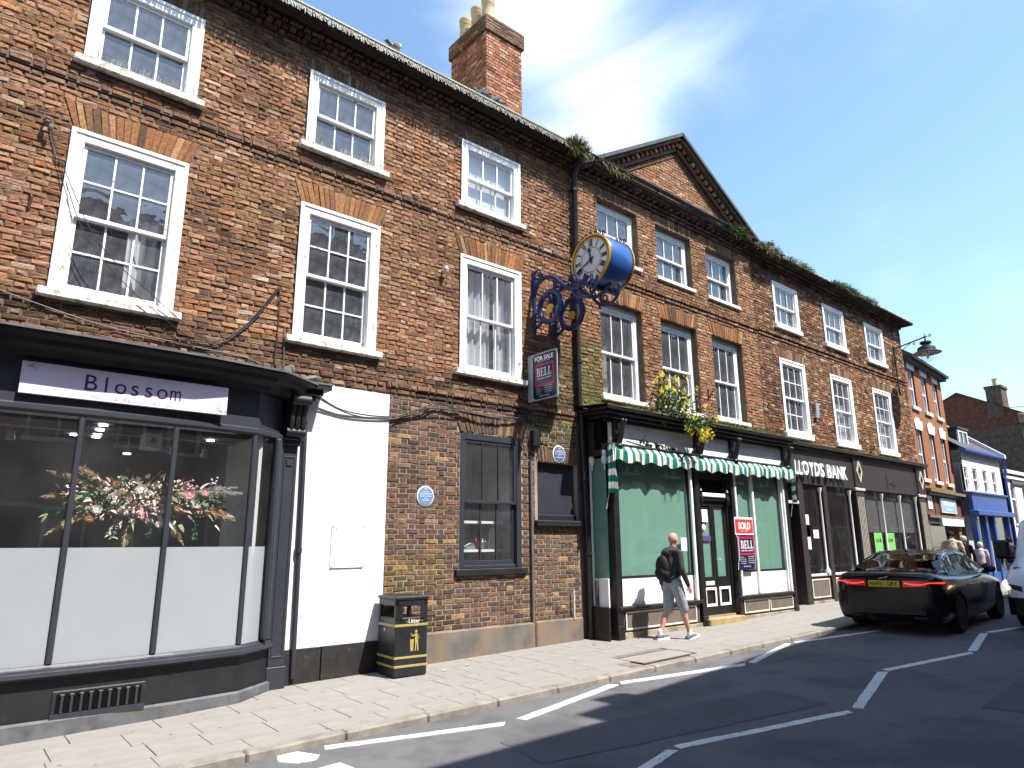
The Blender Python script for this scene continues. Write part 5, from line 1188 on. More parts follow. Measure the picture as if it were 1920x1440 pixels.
# ---------------------------------------------------------------- striped awning
aw = thing('awning', 'half-rolled green and white striped awning with scalloped valance over the green-blinded shop', 'awning', (12.1, -.68, 3.1))
n = 124; x0, x1 = 9.02, 15.32; rowsA = []
def awx(i): return x0+(x1-x0)*i/n
def saga(x): return -.035*math.sin(PI*(x-x0)/(x1-x0))+.012*math.sin(x*5.1)
def vedge(x): return 3.04-.028*math.cos(2*PI*(x-x0)/.43)+saga(x)*.6
mb = MB()
P = []
for i in range(n+1):
    x = awx(i); s = saga(x); w = .012*math.sin(x*9)+.006*math.sin(x*23)
    P.append([(x, -.585, 3.335), (x, -.62+w, 3.30+s*.5), (x, -.655+w, 3.262+s), (x, -.685+w, 3.225+s), (x, -.688+w*1.6, 3.15+s), (x, -.682+w*2.2, vedge(x))])
for i in range(n): mb.grid([P[i], P[i+1]], 1 if (i//2) % 2 else 0)
mb.build('canopy', ['awning_white', 'awning_green'], aw, smooth=True)
def curtain_end(xc, zb, ztop, w, name, lean):
    mb = MB(); m = 30; rows_ = 22
    Q = []
    for j in range(rows_+1):
        t = j/rows_; z = ztop-(ztop-zb)*t; row = []
        for i in range(m+1):
            u = i/m; spread = .45+.55*t; row.append((xc+lean*t*.05+w*(u-.5)*spread, -.60-.10*(1-t)*math.sin(PI*u)-.028*math.sin(u*PI*7)*spread, z+.05*math.sin(PI*u)*(1-t)))
        Q.append(row)
    for j in range(rows_): mb.grid([Q[j], Q[j+1]], 1 if ((j+1)//3) % 2 else 0)
    mb.build(name, ['awning_white', 'awning_green'], aw, smooth=True)
curtain_end(9.05, 2.47, 3.27, .26, 'end_curtain', 1); curtain_end(15.33, 2.52, 3.22, .16, 'end_curtain', 1)
MB().tube([(8.98, -.60, 3.33), (15.36, -.60, 3.32)], .028, 8).build('roller', 'iron', aw)
for x in (9.02, 15.34): MB().tube([(x, -.5, 2.2), (x+.1, -.66, 3.18)], .008, 5).build('folding_arm', 'silver', aw)
sh = thing('swag', 'scrap of dark tangled bunting caught on the fascia above the awning', 'bunting', (10.3, -.6, 3.4))
mb = MB(); random.seed(11)
for i in range(26):
    x = 9.9+random.random()*1.0; z = 3.50-(x-9.9)*.13+random.uniform(-.05, .05); mb.quad((x, -.575, z), (x+.05, -.59, z-.02), (x+.035, -.58, z-.08), (x-.01, -.585, z-.05))
mb.tube([(9.6, -.56, 3.50), (10.2, -.58, 3.47), (10.9, -.59, 3.36), (11.6, -.57, 3.33)], .008, 5); mb.build('cloth', 'black_paint', sh)
# ---------------------------------------------------------------- clock on scrolled brackets
CK = thing('clock', 'blue drum clock with white dials and gold rims on scrolled blue brackets', 'clock', (8.3, -.6, 6.3))
cx0, cx1, cy, cz, R = 8.10, 8.68, -1.185, 6.345, .455
RY = Matrix.Rotation(PI/2, 4, 'Y')
mb = MB(); mb.lathe([(R-.01, cx0+.02), (R-.005, cx0+.03), (R-.005, cx1-.03), (R-.01, cx1-.02)], (0, cy, cz), 64, M=RY); mb.build('drum', 'clock_blue', CK, smooth=True)
def ring(x, r0, r1, th, m, name, n=72):
    mb = MB(); s = -1 if x < 8.4 else 1
    prof = [(r0, 0), (r0, th), ((r0+r1)/2, th*1.35), (r1, th), (r1, 0)]
    G_ = [[(x+s*d, cy+r*math.cos(2*PI*k/n), cz+r*math.sin(2*PI*k/n)) for r, d in prof] for k in range(n)]; G_.append(G_[0]); mb.grid(G_); return mb.build(name, m, CK, smooth=True)
for X in (cx0, cx1):
    s = -1 if X < 8.4 else 1; fx = X
    ring(fx, R-.035, R, .03, 'gold', 'rim'); ring(fx, R-.052, R-.037, .016, 'iron', 'rim_bead'); ring(fx, R-.078, R-.054, .02, 'gold', 'rim')
    mb = MB(); mb.add([(fx+s*.004, cy+(R-.05)*math.cos(2*PI*k/64), cz+(R-.05)*math.sin(2*PI*k/64)) for k in range(64)], [tuple(range(64))]); mb.build('dial', 'clock_white', CK)
    ring(fx, .212, .228, .012, 'gold', 'inner_ring')
    def fp(r, a, d=.010):                    # a clockwise from twelve, seen from outside
        return (fx+s*d, cy+s*r*math.sin(a), cz+r*math.cos(a))
    mb = MB(); nums = {0: 'XII', 1: 'I', 2: 'II', 3: 'III', 4: 'IIII', 5: 'V', 6: 'VI', 7: 'VII', 8: 'VIII', 9: 'IX', 10: 'X', 11: 'XI'}
    def stroke(r0, t0, r1, t1, a, w):
        u = (math.sin(a), math.cos(a)); v = (math.cos(a), -math.sin(a)); pa = (u[0]*r0+v[0]*t0, u[1]*r0+v[1]*t0); pb = (u[0]*r1+v[0]*t1, u[1]*r1+v[1]*t1)
        L = math.hypot(pb[0]-pa[0], pb[1]-pa[1]); nx, ny = -(pb[1]-pa[1])/L*w/2, (pb[0]-pa[0])/L*w/2
        mb.quad(*[(fx+s*.008, cy+s*q[0], cz+q[1]) for q in ((pa[0]+nx, pa[1]+ny), (pb[0]+nx, pb[1]+ny), (pb[0]-nx, pb[1]-ny), (pa[0]-nx, pa[1]-ny))])
    for h, txt in nums.items():
        mb = MB(); a = 2*PI*h/12; wd = sum({'I': .024, 'V': .044, 'X': .048}[c] for c in txt); t = -wd/2
        for c in txt:
            if c == 'I': stroke(.245, t+.012, .365, t+.012, a, .021); t += .024
            if c == 'V': stroke(.245, t+.022, .365, t+.006, a, .017); stroke(.245, t+.022, .365, t+.038, a, .009); t += .044
            if c == 'X': stroke(.245, t+.04, .365, t+.006, a, .017); stroke(.245, t+.006, .365, t+.04, a, .009); t += .048
        mb.build('numeral', 'iron_blue', CK)
    for ang, L_, w0, name in ((math.radians(350.5), .24, .020, 'hour_hand'), (math.radians(246), .39, .013, 'minute_hand')):
        mb = MB(); u = (math.sin(ang), math.cos(ang)); v = (u[1], -u[0])
        pts = [(-.08, w0*.7), (0, w0), (L_*.6, w0*.55), (L_*.68, w0*2.1), (L_*.76, w0*1.5), (L_, .001)]
        poly = [(u[0]*r+v[0]*w, u[1]*r+v[1]*w) for r, w in pts]+[(u[0]*r-v[0]*w, u[1]*r-v[1]*w) for r, w in pts[::-1]]
        m_ = len(poly); mb.add([(fx+s*.018, cy+s*q[0], cz+q[1]) for q in poly]+[(fx+s*.024, cy+s*q[0], cz+q[1]) for q in poly], [tuple(range(m_)), tuple(range(m_, 2*m_))]+[(i, (i+1) % m_, m_+(i+1) % m_, m_+i) for i in range(m_)]); mb.build(name, 'iron_blue', CK)
    MB().lathe([(.035, 0), (.035, .03)], (fx+(s*.03 if s < 0 else 0), cy, cz), 14, M=RY).build('hand_boss', 'iron_blue', CK)
def spiral(c, r0, r1, a0, turns, n=26):
    return [(c[0]+(r0+(r1-r0)*i/n)*math.cos(a0+2*PI*turns*i/n), c[1]+(r0+(r1-r0)*i/n)*math.sin(a0+2*PI*turns*i/n)) for i in range(n+1)]
def smooth2(pts, n=8):
    out = []
    for i in range(len(pts)-1):
        p0, p1, p2, p3 = pts[max(i-1, 0)], pts[i], pts[i+1], pts[min(i+2, len(pts)-1)]
        for k in range(n):
            t = k/n; out.append(tuple(.5*((2*b)+(-a+c)*t+(2*a-5*b+4*c-d)*t*t+(-a+3*b-3*c+d)*t**3) for a, b, c, d in zip(p0, p1, p2, p3)))
    out.append(tuple(pts[-1])); return out
def iron(mb, pts, X, r=.022, taper=False):
    r *= 1.25
    q = [(X, y, z) for y, z in pts]; n = len(q); mb.tube(q, [r*(1-.6*i/n) for i in range(n)] if taper else r, 7)
for X, dz, reach in ((7.83, .02, 0), (8.36, 0, .0)):
    mb = MB(); mb.box(X-.035, X+.035, -.05, -.002, 5.22+dz, 6.42+dz, 0, .012); mb.tube([(X, -.02, 5.22+dz), (X, -.03, 5.10+dz)], [.03, .004], 8); mb.build('wall_plate', 'iron_blue', CK)
    mb = MB()
    gy, gzc = -.43, 5.63+dz
    iron(mb, spiral((gy, gzc), .27, .27, PI*.5, 1.0), X, .040)
    iron(mb, smooth2([(-.05, 5.95+dz), (-.10, 6.12+dz), (-.28, 6.20+dz), (-.52, 6.14+dz), (-.74, 5.95+dz), (-.95, 5.80+dz), (-1.18, 5.80+dz), (-1.36, 5.92+dz)]), X, .030)
    iron(mb, smooth2([(-.05, 5.32+dz), (-.16, 5.36+dz), (-.24, 5.46+dz)]), X, .024); iron(mb, spiral((-.11, 5.52+dz), .09, .02, PI*1.5, 1.3), X, .014, True); iron(mb, spiral((-.14, 6.33+dz), .12, .03, PI*1.1, 1.4), X, .020, True)
    iron(mb, smooth2([(-.62, 5.84+dz), (-.72, 5.66+dz), (-.70, 5.5+dz), (-.60, 5.42+dz)]), X, .022)
    iron(mb, spiral((-.62, 5.92+dz), .12, .02, PI*.2, 1.5), X, .018, True); iron(mb, spiral((-.98, 5.94+dz), .12, .02, PI*1.2, -1.5), X, .018, True)
    iron(mb, spiral((-.43, 5.80+dz), .09, .02, PI*1.5, -1.2), X, .016, True); iron(mb, spiral((-1.22, 5.70+dz), .10, .02, PI*.4, -1.4), X, .018, True); iron(mb, smooth2([(-.95, 5.80+dz), (-1.1, 5.62+dz), (-1.34, 5.56+dz), (-1.52, 5.68+dz), (-1.55, 5.84+dz)]), X, .022); iron(mb, spiral((-1.44, 5.74+dz), .09, .015, PI*.0, 1.4), X, .016, True)
    for (y, z) in ((-1.56, 5.86), (-.75, 5.62), (-1.10, 5.58), (-.33, 5.36), (-1.5, 5.56)): mb.tube([(X, y, z+dz), (X, y-.035, z-.06+dz)], [.026, .003], 6)
    mb.build('scroll_bracket', 'iron_blue', CK, smooth=True)
    mb = MB(); mb.lathe([(.01, -.03), (.07, -.02), (.088, 0), (.07, .02), (.01, .03)], (X, gy, gzc-.03), 18, M=RY); mb.build('gold_boss', 'gold', CK, smooth=True)
    mb = MB(); mb.tube([(X, gy, gzc+.06), (X, gy, gzc+.2)], [.05, .012], 6); mb.build('boss_leaf', 'iron_blue', CK)
mb = MB(); mb.box(7.78, 8.74, cy-.05, cy+.05, cz-R-.045, cz-R+.01, 0, .01); mb.tube([(7.83, -.03, 6.0), (8.5, -.9, 6.05)], .01, 5); mb.build('cradle', 'iron_blue', CK)
for X in (8.12, 8.66):
    mb = MB()
    for k in range(-3, 4):
        a = k*.2; y, z = cy+(R+.035)*math.sin(a), cz+(R+.035)*math.cos(a); iron(mb, spiral((y, z), .042, .010, PI*.5+a, 1.3 if k < 0 else -1.3, 14), X, .008)
    mb.tube([(X, cy, cz+R), (X, cy, cz+R+.16)], [.016, .003], 6); mb.build('cresting', 'iron', CK)
# ---------------------------------------------------------------- for sale board, at right angles to the wall
FS = thing('sale_board', 'navy and red BELL FOR SALE board standing out from the wall below the clock', 'sign', (7.68, -.37, 4.4))
mb = MB(); mb.box(7.672, 7.688, -.74, -.02, 3.98, 4.80, 0, .003); mb.box(7.66, 7.70, -.115, -.015, 3.98, 4.80, 0, .004); mb.build('board', 'sign_grey', FS)
for sx in (-1, 1):
    x = 7.68+sx*.0095; c = .04; yA, yB, zA, zB = -.715, -.14, 4.0, 4.78; off = .002*sx
    mb = MB(); P8 = [(yA+c, zA), (yB-c, zA), (yB, zA+c), (yB, zB-c), (yB-c, zB), (yA+c, zB), (yA, zB-c), (yA, zA+c)]; mb.add([(x+off, y, z) for y, z in P8], [tuple(range(8))]); mb.build('board_face', 'navy', FS)
    rt_ = (0, sx*1.0, 0); org = lambda y, z, d=.003: (x+off+sx*d, y, z); yl = -.17 if sx < 0 else -.69
    mb = MB()
    for a, b, c_, d in ((-.66, -.20, 4.215, 4.25), (-.66, -.20, 4.57, 4.605), (-.66, -.625, 4.25, 4.57), (-.235, -.20, 4.25, 4.57)): mb.quad(org(a, c_, .001), org(b, c_, .001), org(b, d, .001), org(a, d, .001))
    mb.build('red_border', 'sign_red', FS)
    R_ = (0, -1, 0) if sx < 0 else (0, 1, 0); s0 = -.19 if sx < 0 else -.67; 
    mb = MB(); put_text(mb, 'FOR SALE', (x+off, s0, 4.665), R_, (0, 0, 1), .075, .46, bold=.03); put_text(mb, 'SUBJECT TO CONTRACT' if False else 'WITH NO APPOINTMENT' if False else 'VIEW BY APPOINTMENT', (x+off, s0+(-.08 if sx < 0 else .08), 4.635), R_, (0, 0, 1), .016, .30)
    serif_text(mb, (x+off, s0+(-.05 if sx < 0 else .05), 4.385), R_, (0, 0, 1), .145, .36); put_text(mb, 'ROBERT BELL & COMPANY', (x+off, s0+(-.05 if sx < 0 else .05), 4.335), R_, (0, 0, 1), .022, .36, bold=.02)
    for k, (l, r) in enumerate((('Lincoln', '01522 538888'), ('Horncastle', '01507 522222'), ('Woodhall Spa', '01526 353333'), ('Coningsby', '01526 344444'))):
        put_text(mb, l, (x+off, s0+(-.03 if sx < 0 else .03), 4.185-.034*k), R_, (0, 0, 1), .017, .12 if k else .08); put_text(mb, r, (x+off, s0+(-.24 if sx < 0 else .24), 4.19-.034*k), R_, (0, 0, 1), .017, .17)
    put_text(mb, 'robert-bell.org', (x+off, s0+(-.10 if sx < 0 else .10), 4.035), R_, (0, 0, 1), .024, .25); mb.build('lettering', 'sign_white', FS)
mb = MB(); [mb.lathe([(.009, -.02), (.009, .02)], (7.68, -.07, z), 8, M=RY) for z in (4.1, 4.68)]; mb.build('bolts', 'iron', FS)
# sold board in the window
SB = thing('sold_board', 'curved navy BELL board topped by a red SOLD panel in the right shop window', 'sign', (13.25, -.55, 1.5))
X0, X1 = 12.90, 13.56; Yb = -.555
def bul(t): return .045*math.sin(PI*(.1+t*1.0))
mb = MB(); mb.box(X0-.02, X1+.02, Yb, Yb+.012, 1.78, 2.14, 0, .002); mb.build('sold_panel', 'sign_white', SB); MB().box(X0-.005, X1+.0, Yb-.004, Yb-.001, 1.81, 2.10).build('sold_face', 'red_bright', SB)
mb = MB(); put_text(mb, 'SOLD', ((X0+X1)/2, Yb-.006, 1.90), (1, 0, 0), (0, 0, 1), .13, .46, align='C', bold=.04); put_text(mb, 'SUBJECT TO CONTRACT', ((X0+X1)/2, Yb-.006, 1.85), (1, 0, 0), (0, 0, 1), .02, .28, align='C'); mb.build('lettering', 'sign_white', SB)
for inset, m, d in ((0, 'sign_white', 0), (.014, 'navy', -.004)):
    L = [(X0+inset+bul(t/10)*.9, 1.775-.70*t/10) for t in range(11)]; Rr = [(X1-inset+bul(t/10)*.9-.03*(t/10), 1.775-.70*t/10) for t in range(11)]
    mb = MB(); mb.grid([[(a[0], Yb+d, a[1]) for a in (l, r)] for l, r in zip(L, Rr)]); mb.build('board', m, SB)
mb = MB()
for a, b, c_, d in ((X0+.08, X1-.0, 1.70, 1.74), (X0+.10, X1-.0, 1.37, 1.41), (X0+.08, X0+.12, 1.41, 1.70), (X1-.04, X1-.0, 1.41, 1.70)): mb.quad((a, Yb-.006, c_), (b, Yb-.006, c_), (b, Yb-.006, d), (a, Yb-.006, d))
mb.build('red_border', 'sign_red', SB)
mb = MB(); serif_text(mb, (X0+.14, Yb-.005, 1.50), (1, 0, 0), (0, 0, 1), .16, .47); put_text(mb, 'ROBERT BELL & COMPANY', (X0+.14, Yb-.005, 1.445), (1, 0, 0), (0, 0, 1), .026, .46, bold=.02)
for k, (l, r) in enumerate((('Lincoln', '01522 538888'), ('Horncastle', '01507 522222'), ('Woodhall Spa', '01526 353333'), ('Coningsby', '01526 344444'))): put_text(mb, l, (X0+.10, Yb-.005, 1.32-.042*k), (1, 0, 0), (0, 0, 1), .02, .20 if k else .12); put_text(mb, r, (X0+.38, Yb-.005, 1.325-.042*k), (1, 0, 0), (0, 0, 1), .02, .22)
put_text(mb, 'robert-bell.org', (X0+.18, Yb-.005, 1.13), (1, 0, 0), (0, 0, 1), .028, .28); mb.build('lettering', 'sign_white', SB)
# window stickers on the big green window
mb = MB(); mb.box(11.12, 11.30, -.475, -.47, 1.47, 1.72); tag(mb.build('notice_sheet', 'sign_white', org=(11.2, -.47, 1.6)), 'small white notice taped inside the left green window', 'notice')
# plaques
for (x, z, r, m, lab, txt) in ((5.61, 2.31, .148, 'plaque_blue', 'pale blue round plaque on the brick wall left of the grey window', ('1771', 'THE HOME OF', 'SIR JOSEPH BANKS', 'BOTANIST AND EXPLORER', 'OF THE', 'SOUTH PACIFIC') if False else ('1771', 'TOWN HOUSE OF', 'SIR JOSEPH BANKS', 'BOTANIST AND STATESMAN', 'OF THE', '* HIGH STREET *')), (8.37, 3.15, .150, 'plaque_navy', 'navy round plaque above the blocked opening beside the downpipe', ('HORNCASTLE', 'WILLIAM MARWOOD', 'CROWN EXECUTIONER', 'LIVED', 'HEREABOUTS', '1879'))):
    pl = thing('plaque', lab, 'plaque', (x, -.02, z)); RXm = Matrix.Rotation(PI/2, 4, 'X')
    MB().lathe([(r, -.0), (r, .025), (r*.9, .03)], (x, 0.008, z), 40, M=RXm).build('rim', 'plaque_rim', pl); MB().lathe([(r*.88, 0), (r*.88, .032)], (x, .006, z), 40, M=RXm).build('face', m, pl)
    mb = MB(); ys = [.60, .36, .14, -.08, -.28, -.48]; hs = (.13, .10, .13, .10, .08, .10); ws = (.45, .8, 1.4, 1.3, .35, 1.0)
    for t_, yy, h_, w_ in zip(txt, ys, hs, ws): put_text(mb, t_, (x, -.027, z+yy*r), (1, 0, 0), (0, 0, 1), h_*r*1.15, w_*r, align='C', bold=.01)
    mb.build('lettering', 'sign_white', pl)
# ---------------------------------------------------------------- litter bin
LB = thing('litter_bin', 'black square litter bin with gold bands and Litter lettering by the white wall', 'litter bin', (5.05, -.34, -.04))
bz = -.045; ang = math.radians(-4); BM = Matrix.Translation((4.825, -.59, bz)) @ Matrix.Rotation(ang, 4, 'Z')
w_, d_, h_ = .47, .50, .99
def bp(mb, name, m, smooth=False, parent=None): mb.xf(BM); return mb.build(name, m, parent or LB, smooth)
mb = MB(); mb.box(0, w_, 0, d_, .02, .735, 0, .012)
for (a, b, c, d) in ((0, .05, 0, .05), (w_-.05, w_, 0, .05), (0, .05, d_-.05, d_), (w_-.05, w_, d_-.05, d_)): mb.box(a, b, c, d, .70, .96, 0, .008)
mb.box(0, w_, 0, d_, .88, .96, 0, .008);  mb.box(.05, .10, .0, .02, .7, .9); mb.box(w_-.10, w_-.05, 0, .02, .7, .9); bp(mb, 'casing', 'bin_black')
mb = MB(); mb.box(-.015, w_+.015, -.015, d_+.015, .955, 1.0, 0, .012); bp(mb, 'lid', 'bin_black')
mb = MB(); mb.box(.03, w_-.03, .03, d_-.03, .0, .04); mb.box(.05, w_-.05, .06, d_-.02, .66, .70); bp(mb, 'liner', 'inside_black')
for z, h in ((.625, .03), (.235, .028), (.13, .028)): mb = MB(); mb.box(-.003, w_+.003, -.003, d_+.003, z, z+h, 0, .002); bp(mb, 'gold_band', 'bin_gold')
mb = MB(); put_text(mb, 'Litter', (.27, -.004, .668), (1, 0, 0), (0, 0, 1), .050, .17, align='C', bold=.02); put_text(mb, '*', (.150, -.004, .665), (1, 0, 0), (0, 0, 1), .03); put_text(mb, '*', (.375, -.004, .665), (1, 0, 0), (0, 0, 1), .03); bp(mb, 'lettering', 'cream_paint')
mb = MB()                                                     # tidy-man emblem
def q2(*pts): mb.add([(.28+(x-.28)*1.4, -.005, .44+(z-.44)*1.25) for x, z in pts], [tuple(range(len(pts)))])
q2(*[(.295+.014*math.cos(a), .535+.016*math.sin(a)) for a in [2*PI*k/10 for k in range(10)]]); q2((.282, .515), (.308, .515), (.318, .42), (.285, .42)); q2((.287, .42), (.300, .42), (.296, .35), (.306, .345), (.284, .345)); q2((.305, .42), (.318, .42), (.322, .35), (.332, .345), (.31, .345)); q2((.283, .51), (.288, .495), (.25, .485), (.248, .497)); q2((.316, .51), (.322, .46), (.328, .455), (.322, .50)); q2((.232, .46), (.272, .46), (.266, .345), (.238, .345)); q2((.240, .52), (.252, .515), (.250, .50), (.242, .50))
bp(mb, 'tidy_man_emblem', 'bin_gold')
mb = MB(); mb.lathe([(.016, 0), (.016, .006)], (-.001, .30, .575), 12, M=Matrix.Rotation(-PI/2, 4, 'Y')); bp(mb, 'lock', 'sign_white')
# ---------------------------------------------------------------- pipes, boxes, cables
def pipe(name, pts, r, m, label, group=None, collars=()):
    t = thing(name, label, 'drainpipe', tuple(pts[0]), group); MB().tube(pts, r, 12).build('pipe', m, t, smooth=True)
    for c in collars: MB().lathe([(r*1.35, -.03), (r*1.35, .03)], c, 12).build('collar', m, t)
    return t
pipe('drainpipe', [(8.88, -.33, 9.05), (8.88, -.10, 8.75), (8.86, -.09, 6), (8.85, -.09, 4.05)], .052, 'black_paint', 'tall black downpipe running down the joint between the two brick houses', None, [(8.86, -.09, z) for z in (8.4, 6.6, 4.9)])
pipe('drainpipe', [(8.88, -.10, 3.98), (8.90, -.10, 3.0), (8.94, -.10, 1.7), (8.96, -.10, .03)], .05, 'black_paint', 'fat black downpipe standing on the pavement left of the green-blinded shop', None, [(8.91, -.10, 2.75), (8.95, -.10, 1.45), (8.96, -.1, .10)])
pipe('drainpipe', [(9.00, -.22, 1.0), (9.03, -.22, .03)], .032, 'rust', 'short thin rusty pipe at the foot of the green-blinded shopfront', None, [(9.02, -.22, .3)])
pipe('drainpipe', [(7.69, -.035, 2.98), (7.70, -.04, .25)], .026, 'cable_grey', 'slim grey conduit right of the dark grey ground-floor window')
pipe('drainpipe', [(3.68, -.05, 3.2), (3.70, -.05, 2.0), (3.72, -.05, .03)], .033, 'salon_grey', 'narrow dark downpipe between the salon pilaster and white wall', None, [(3.70, -.05, 1.55)])
pipe('drainpipe', [(8.60, -.07, .85), (8.60, -.07, .38)], .014, 'silver', 'short pale vent pipe low on the brick wall above the plinth')
pipe('drainpipe', [(9.05, -.30, 2.6), (9.02, -.28, 2.0)], .02, 'lead', 'short lead pipe stub high beside the green-blinded shop side light') if False else None
jb = MB(); jb.box(7.69, 7.83, -.12, -.01, 3.22, 3.50, 0, .012); tag(jb.build('junction_box', 'black_paint', org=(7.76, -.06, 3.36)), 'small black cable junction box right of the grey window arch', 'junction box')
def sagl(a, b, s, n=10): return [tuple(Vector(a).lerp(Vector(b), i/n)-Vector((0, 0, s*4*(i/n)*(1-i/n)))) for i in range(n+1)]
def cables(label, lines, m='cable', r=.008):
    mb = MB()
    for l in lines: mb.tube(l, r, 5)
    o = mb.build('cable', m, org=tuple(lines[0][0])); tag(o, label, 'cable'); return o
y = -.035
cables('thin twin black cables trailing from the wall hook across the leftmost window', [smooth2([(.45, y, 6.25), (.66, y, 5.7), (.95, -.12, 5.0), (1.4, -.15, 4.52), (1.95, -.12, 4.15), (2.35, y, 3.98)]), smooth2([(.47, y, 6.23), (.72, -.1, 5.6), (1.1, -.15, 4.92), (1.7, -.15, 4.45), (2.2, -.1, 4.12), (2.45, y, 4.02)])], r=.005)
cables('slack black cable looped up the brickwork left of the second tall window', [smooth2([(2.0, y, 4.03), (2.45, y, 4.08), (2.8, y, 4.35), (3.19, y, 4.98)]), smooth2([(1.95, y, 3.99), (2.45, y, 4.03), (2.85, y, 4.38), (3.21, y, 4.97)]), smooth2([(3.21, y, 5.0), (3.23, y, 4.5), (3.22, y, 3.95), (3.30, y, 3.80)])])
cables('grey cable clipped along the wall just above the salon cornice', [smooth2([(.28, y, 4.22), (1.2, y, 4.04), (2.2, y, 3.97), (2.9, y, 3.93), (3.12, y, 3.78)]), smooth2([(3.32, y, 4.45), (3.33, y, 4.1), (3.36, y, 3.78)])], 'cable_grey', .007)
cables('black cable bundle sagging over the white wall and along the lower brick band', [smooth2([(3.7, -.12, 3.62), (4.2, -.06, 3.42), (4.95, y, 3.42), (5.4, -.08, 3.58), (5.75, -.08, 3.72), (6.1, -.06, 3.68), (6.6, -.08, 3.62), (7.2, -.08, 3.66), (7.66, y, 3.68)]), smooth2([(3.75, -.12, 3.55), (4.3, -.06, 3.38), (4.95, y, 3.38), (5.5, -.07, 3.56), (5.8, -.07, 3.70), (6.3, -.07, 3.62), (6.9, -.07, 3.60), (7.66, y, 3.62)]), smooth2([(5.0, -.08, 3.40), (5.5, -.09, 3.60), (6.2, -.09, 3.64), (6.9, -.09, 3.62), (7.7, -.05, 3.70)])], r=.010)
cables('tangle of thin black cables dropping past the junction box', [smooth2([(7.64, y, 3.72), (7.58, -.06, 3.4), (7.60, -.06, 3.18), (7.74, -.06, 3.12), (7.76, -.06, 3.25)]), smooth2([(7.70, y, 3.7), (7.66, y, 3.4), (7.69, y, 3.0)]), smooth2([(7.75, y, 3.75), (7.92, -.05, 3.7), (7.96, -.05, 3.5), (7.84, -.05, 3.46)]), smooth2([(7.76, y, 3.2), (7.72, y, 3.08), (7.70, y, 2.95)]), smooth2([(7.8, -.05, 3.28), (8.0, y, 3.34), (8.25, y, 3.26)]), smooth2([(7.68, y, 3.95), (7.70, -.04, 3.7), (7.73, -.05, 3.5)])], r=.007)
hk = MB(); hk.tube([(.42, 0, 6.33), (.42, -.10, 6.30)], .012, 6); hk.lathe([(.02, -.04), (.03, -.02), (.02, 0), (.03, .02), (.02, .04)], (.43, -.11, 6.25), 8); hk.lathe([(.02, -.03), (.028, 0), (.02, .03)], (.47, -.11, 6.18), 8); tag(hk.build('wall_hook', 'lead', org=(.42, 0, 6.3)), 'old insulator hook fixed high on the wall at far left', 'hook')
hk = MB(); hk.tube([(.40, 0, 5.38), (.41, -.05, 5.33), (.40, -.02, 5.2)], .014, 6); tag(hk.build('wall_hook', 'rust', org=(.4, 0, 5.3)), 'rusty iron pin in the brickwork left of the leftmost tall window', 'hook')
sp_ = MB(); sp_.tube([(5.83, 0, 5.93), (5.85, -.10, 5.90)], .014, 6); sp_.lathe([(.01, .06), (.045, 0), (.03, -.05)], (5.85, -.11, 5.92), 10); tag(sp_.build('wall_light', 'sign_grey', org=(5.83, 0, 5.9)), 'small grey sensor lamp on the wall between the two tall windows', 'lamp')
al = MB(); al.prism([(18.0, 4.90), (18.05, 5.10), (18.03, 5.30), (18.23, 5.30), (18.21, 5.10), (18.18, 4.90)], -.09, 0); tag(al.build('alarm_box', 'alarm_box', org=(18.1, 0, 5.1)), 'blue-grey burglar alarm box on brick between the bank upper windows', 'alarm box')
for x, z, lab in ((13.10, 4.90, 'rusty triangular bracket on the wall between the deep windows'), (21.35, 4.32, 'small dark iron bracket above the bank cornice')):
    b_ = MB(); b_.tube([(x, 0, z+.08), (x+.02, -.16, z+.08), (x, 0, z-.14)], .014, 6); b_.box(x-.02, x+.02, -.02, 0, z-.16, z+.12); tag(b_.build('wall_bracket', 'rust', org=(x, 0, z)), lab, 'bracket')
# ---------------------------------------------------------------- street lamp on the wall
SL_ = thing('wall_lamp', 'black street lamp with wide brim and clear bowl on a long wall bracket', 'street lamp', (24.1, 0, 7.5)); lx = 24.1
mb = MB(); mb.tube([(lx, -.07, 6.35), (lx, -.07, 8.03)], .028, 8); mb.tube([(lx, -.07, 7.93), (lx, -1.12, 8.14)], .024, 8); mb.tube([(lx, y_, z_) for y_, z_ in smooth2([(-.07, 7.40), (-.16, 7.62), (-.40, 7.88), (-.62, 8.02)])], .012, 6); iron(mb, spiral((-.70, 7.97), .05, .015, PI*.5, 1.2), lx, .008); iron(mb, spiral((-.20, 7.50), .06, .01, PI*.1, 1.2), lx, .008)
mb.tube([(lx, -1.05, 8.28), (lx, -1.05, 7.98)], [.006, .03], 8); iron(mb, spiral((-1.20, 8.14), .05, .02, PI*1.0, -1.1), lx, .01); mb.build('bracket', 'iron', SL_, smooth=True)
mb = MB(); mb.lathe([(.02, 8.0), (.10, 7.98), (.17, 7.96), (.17, 7.90), (.11, 7.88), (.12, 7.83), (.20, 7.80), (.25, 7.77), (.27, 7.70), (.27, 7.66), (.42, 7.585), (.42, 7.575), (.22, 7.60), (.02, 7.62)], (lx, -1.05, 0), 28); mb.build('canopy', 'iron', SL_, smooth=True)
mb = MB(); mb.lathe([(.20, 7.60), (.195, 7.48), (.16, 7.38), (.09, 7.30), (.02, 7.27)], (lx, -1.05, 0), 24); mb.build('bowl', 'glass_shop', SL_, smooth=True)
MB().lathe([(.03, 7.6), (.05, 7.5), (.04, 7.42), (.01, 7.38)], (lx, -1.05, 0), 12).build('bulb', 'sign_white', SL_)
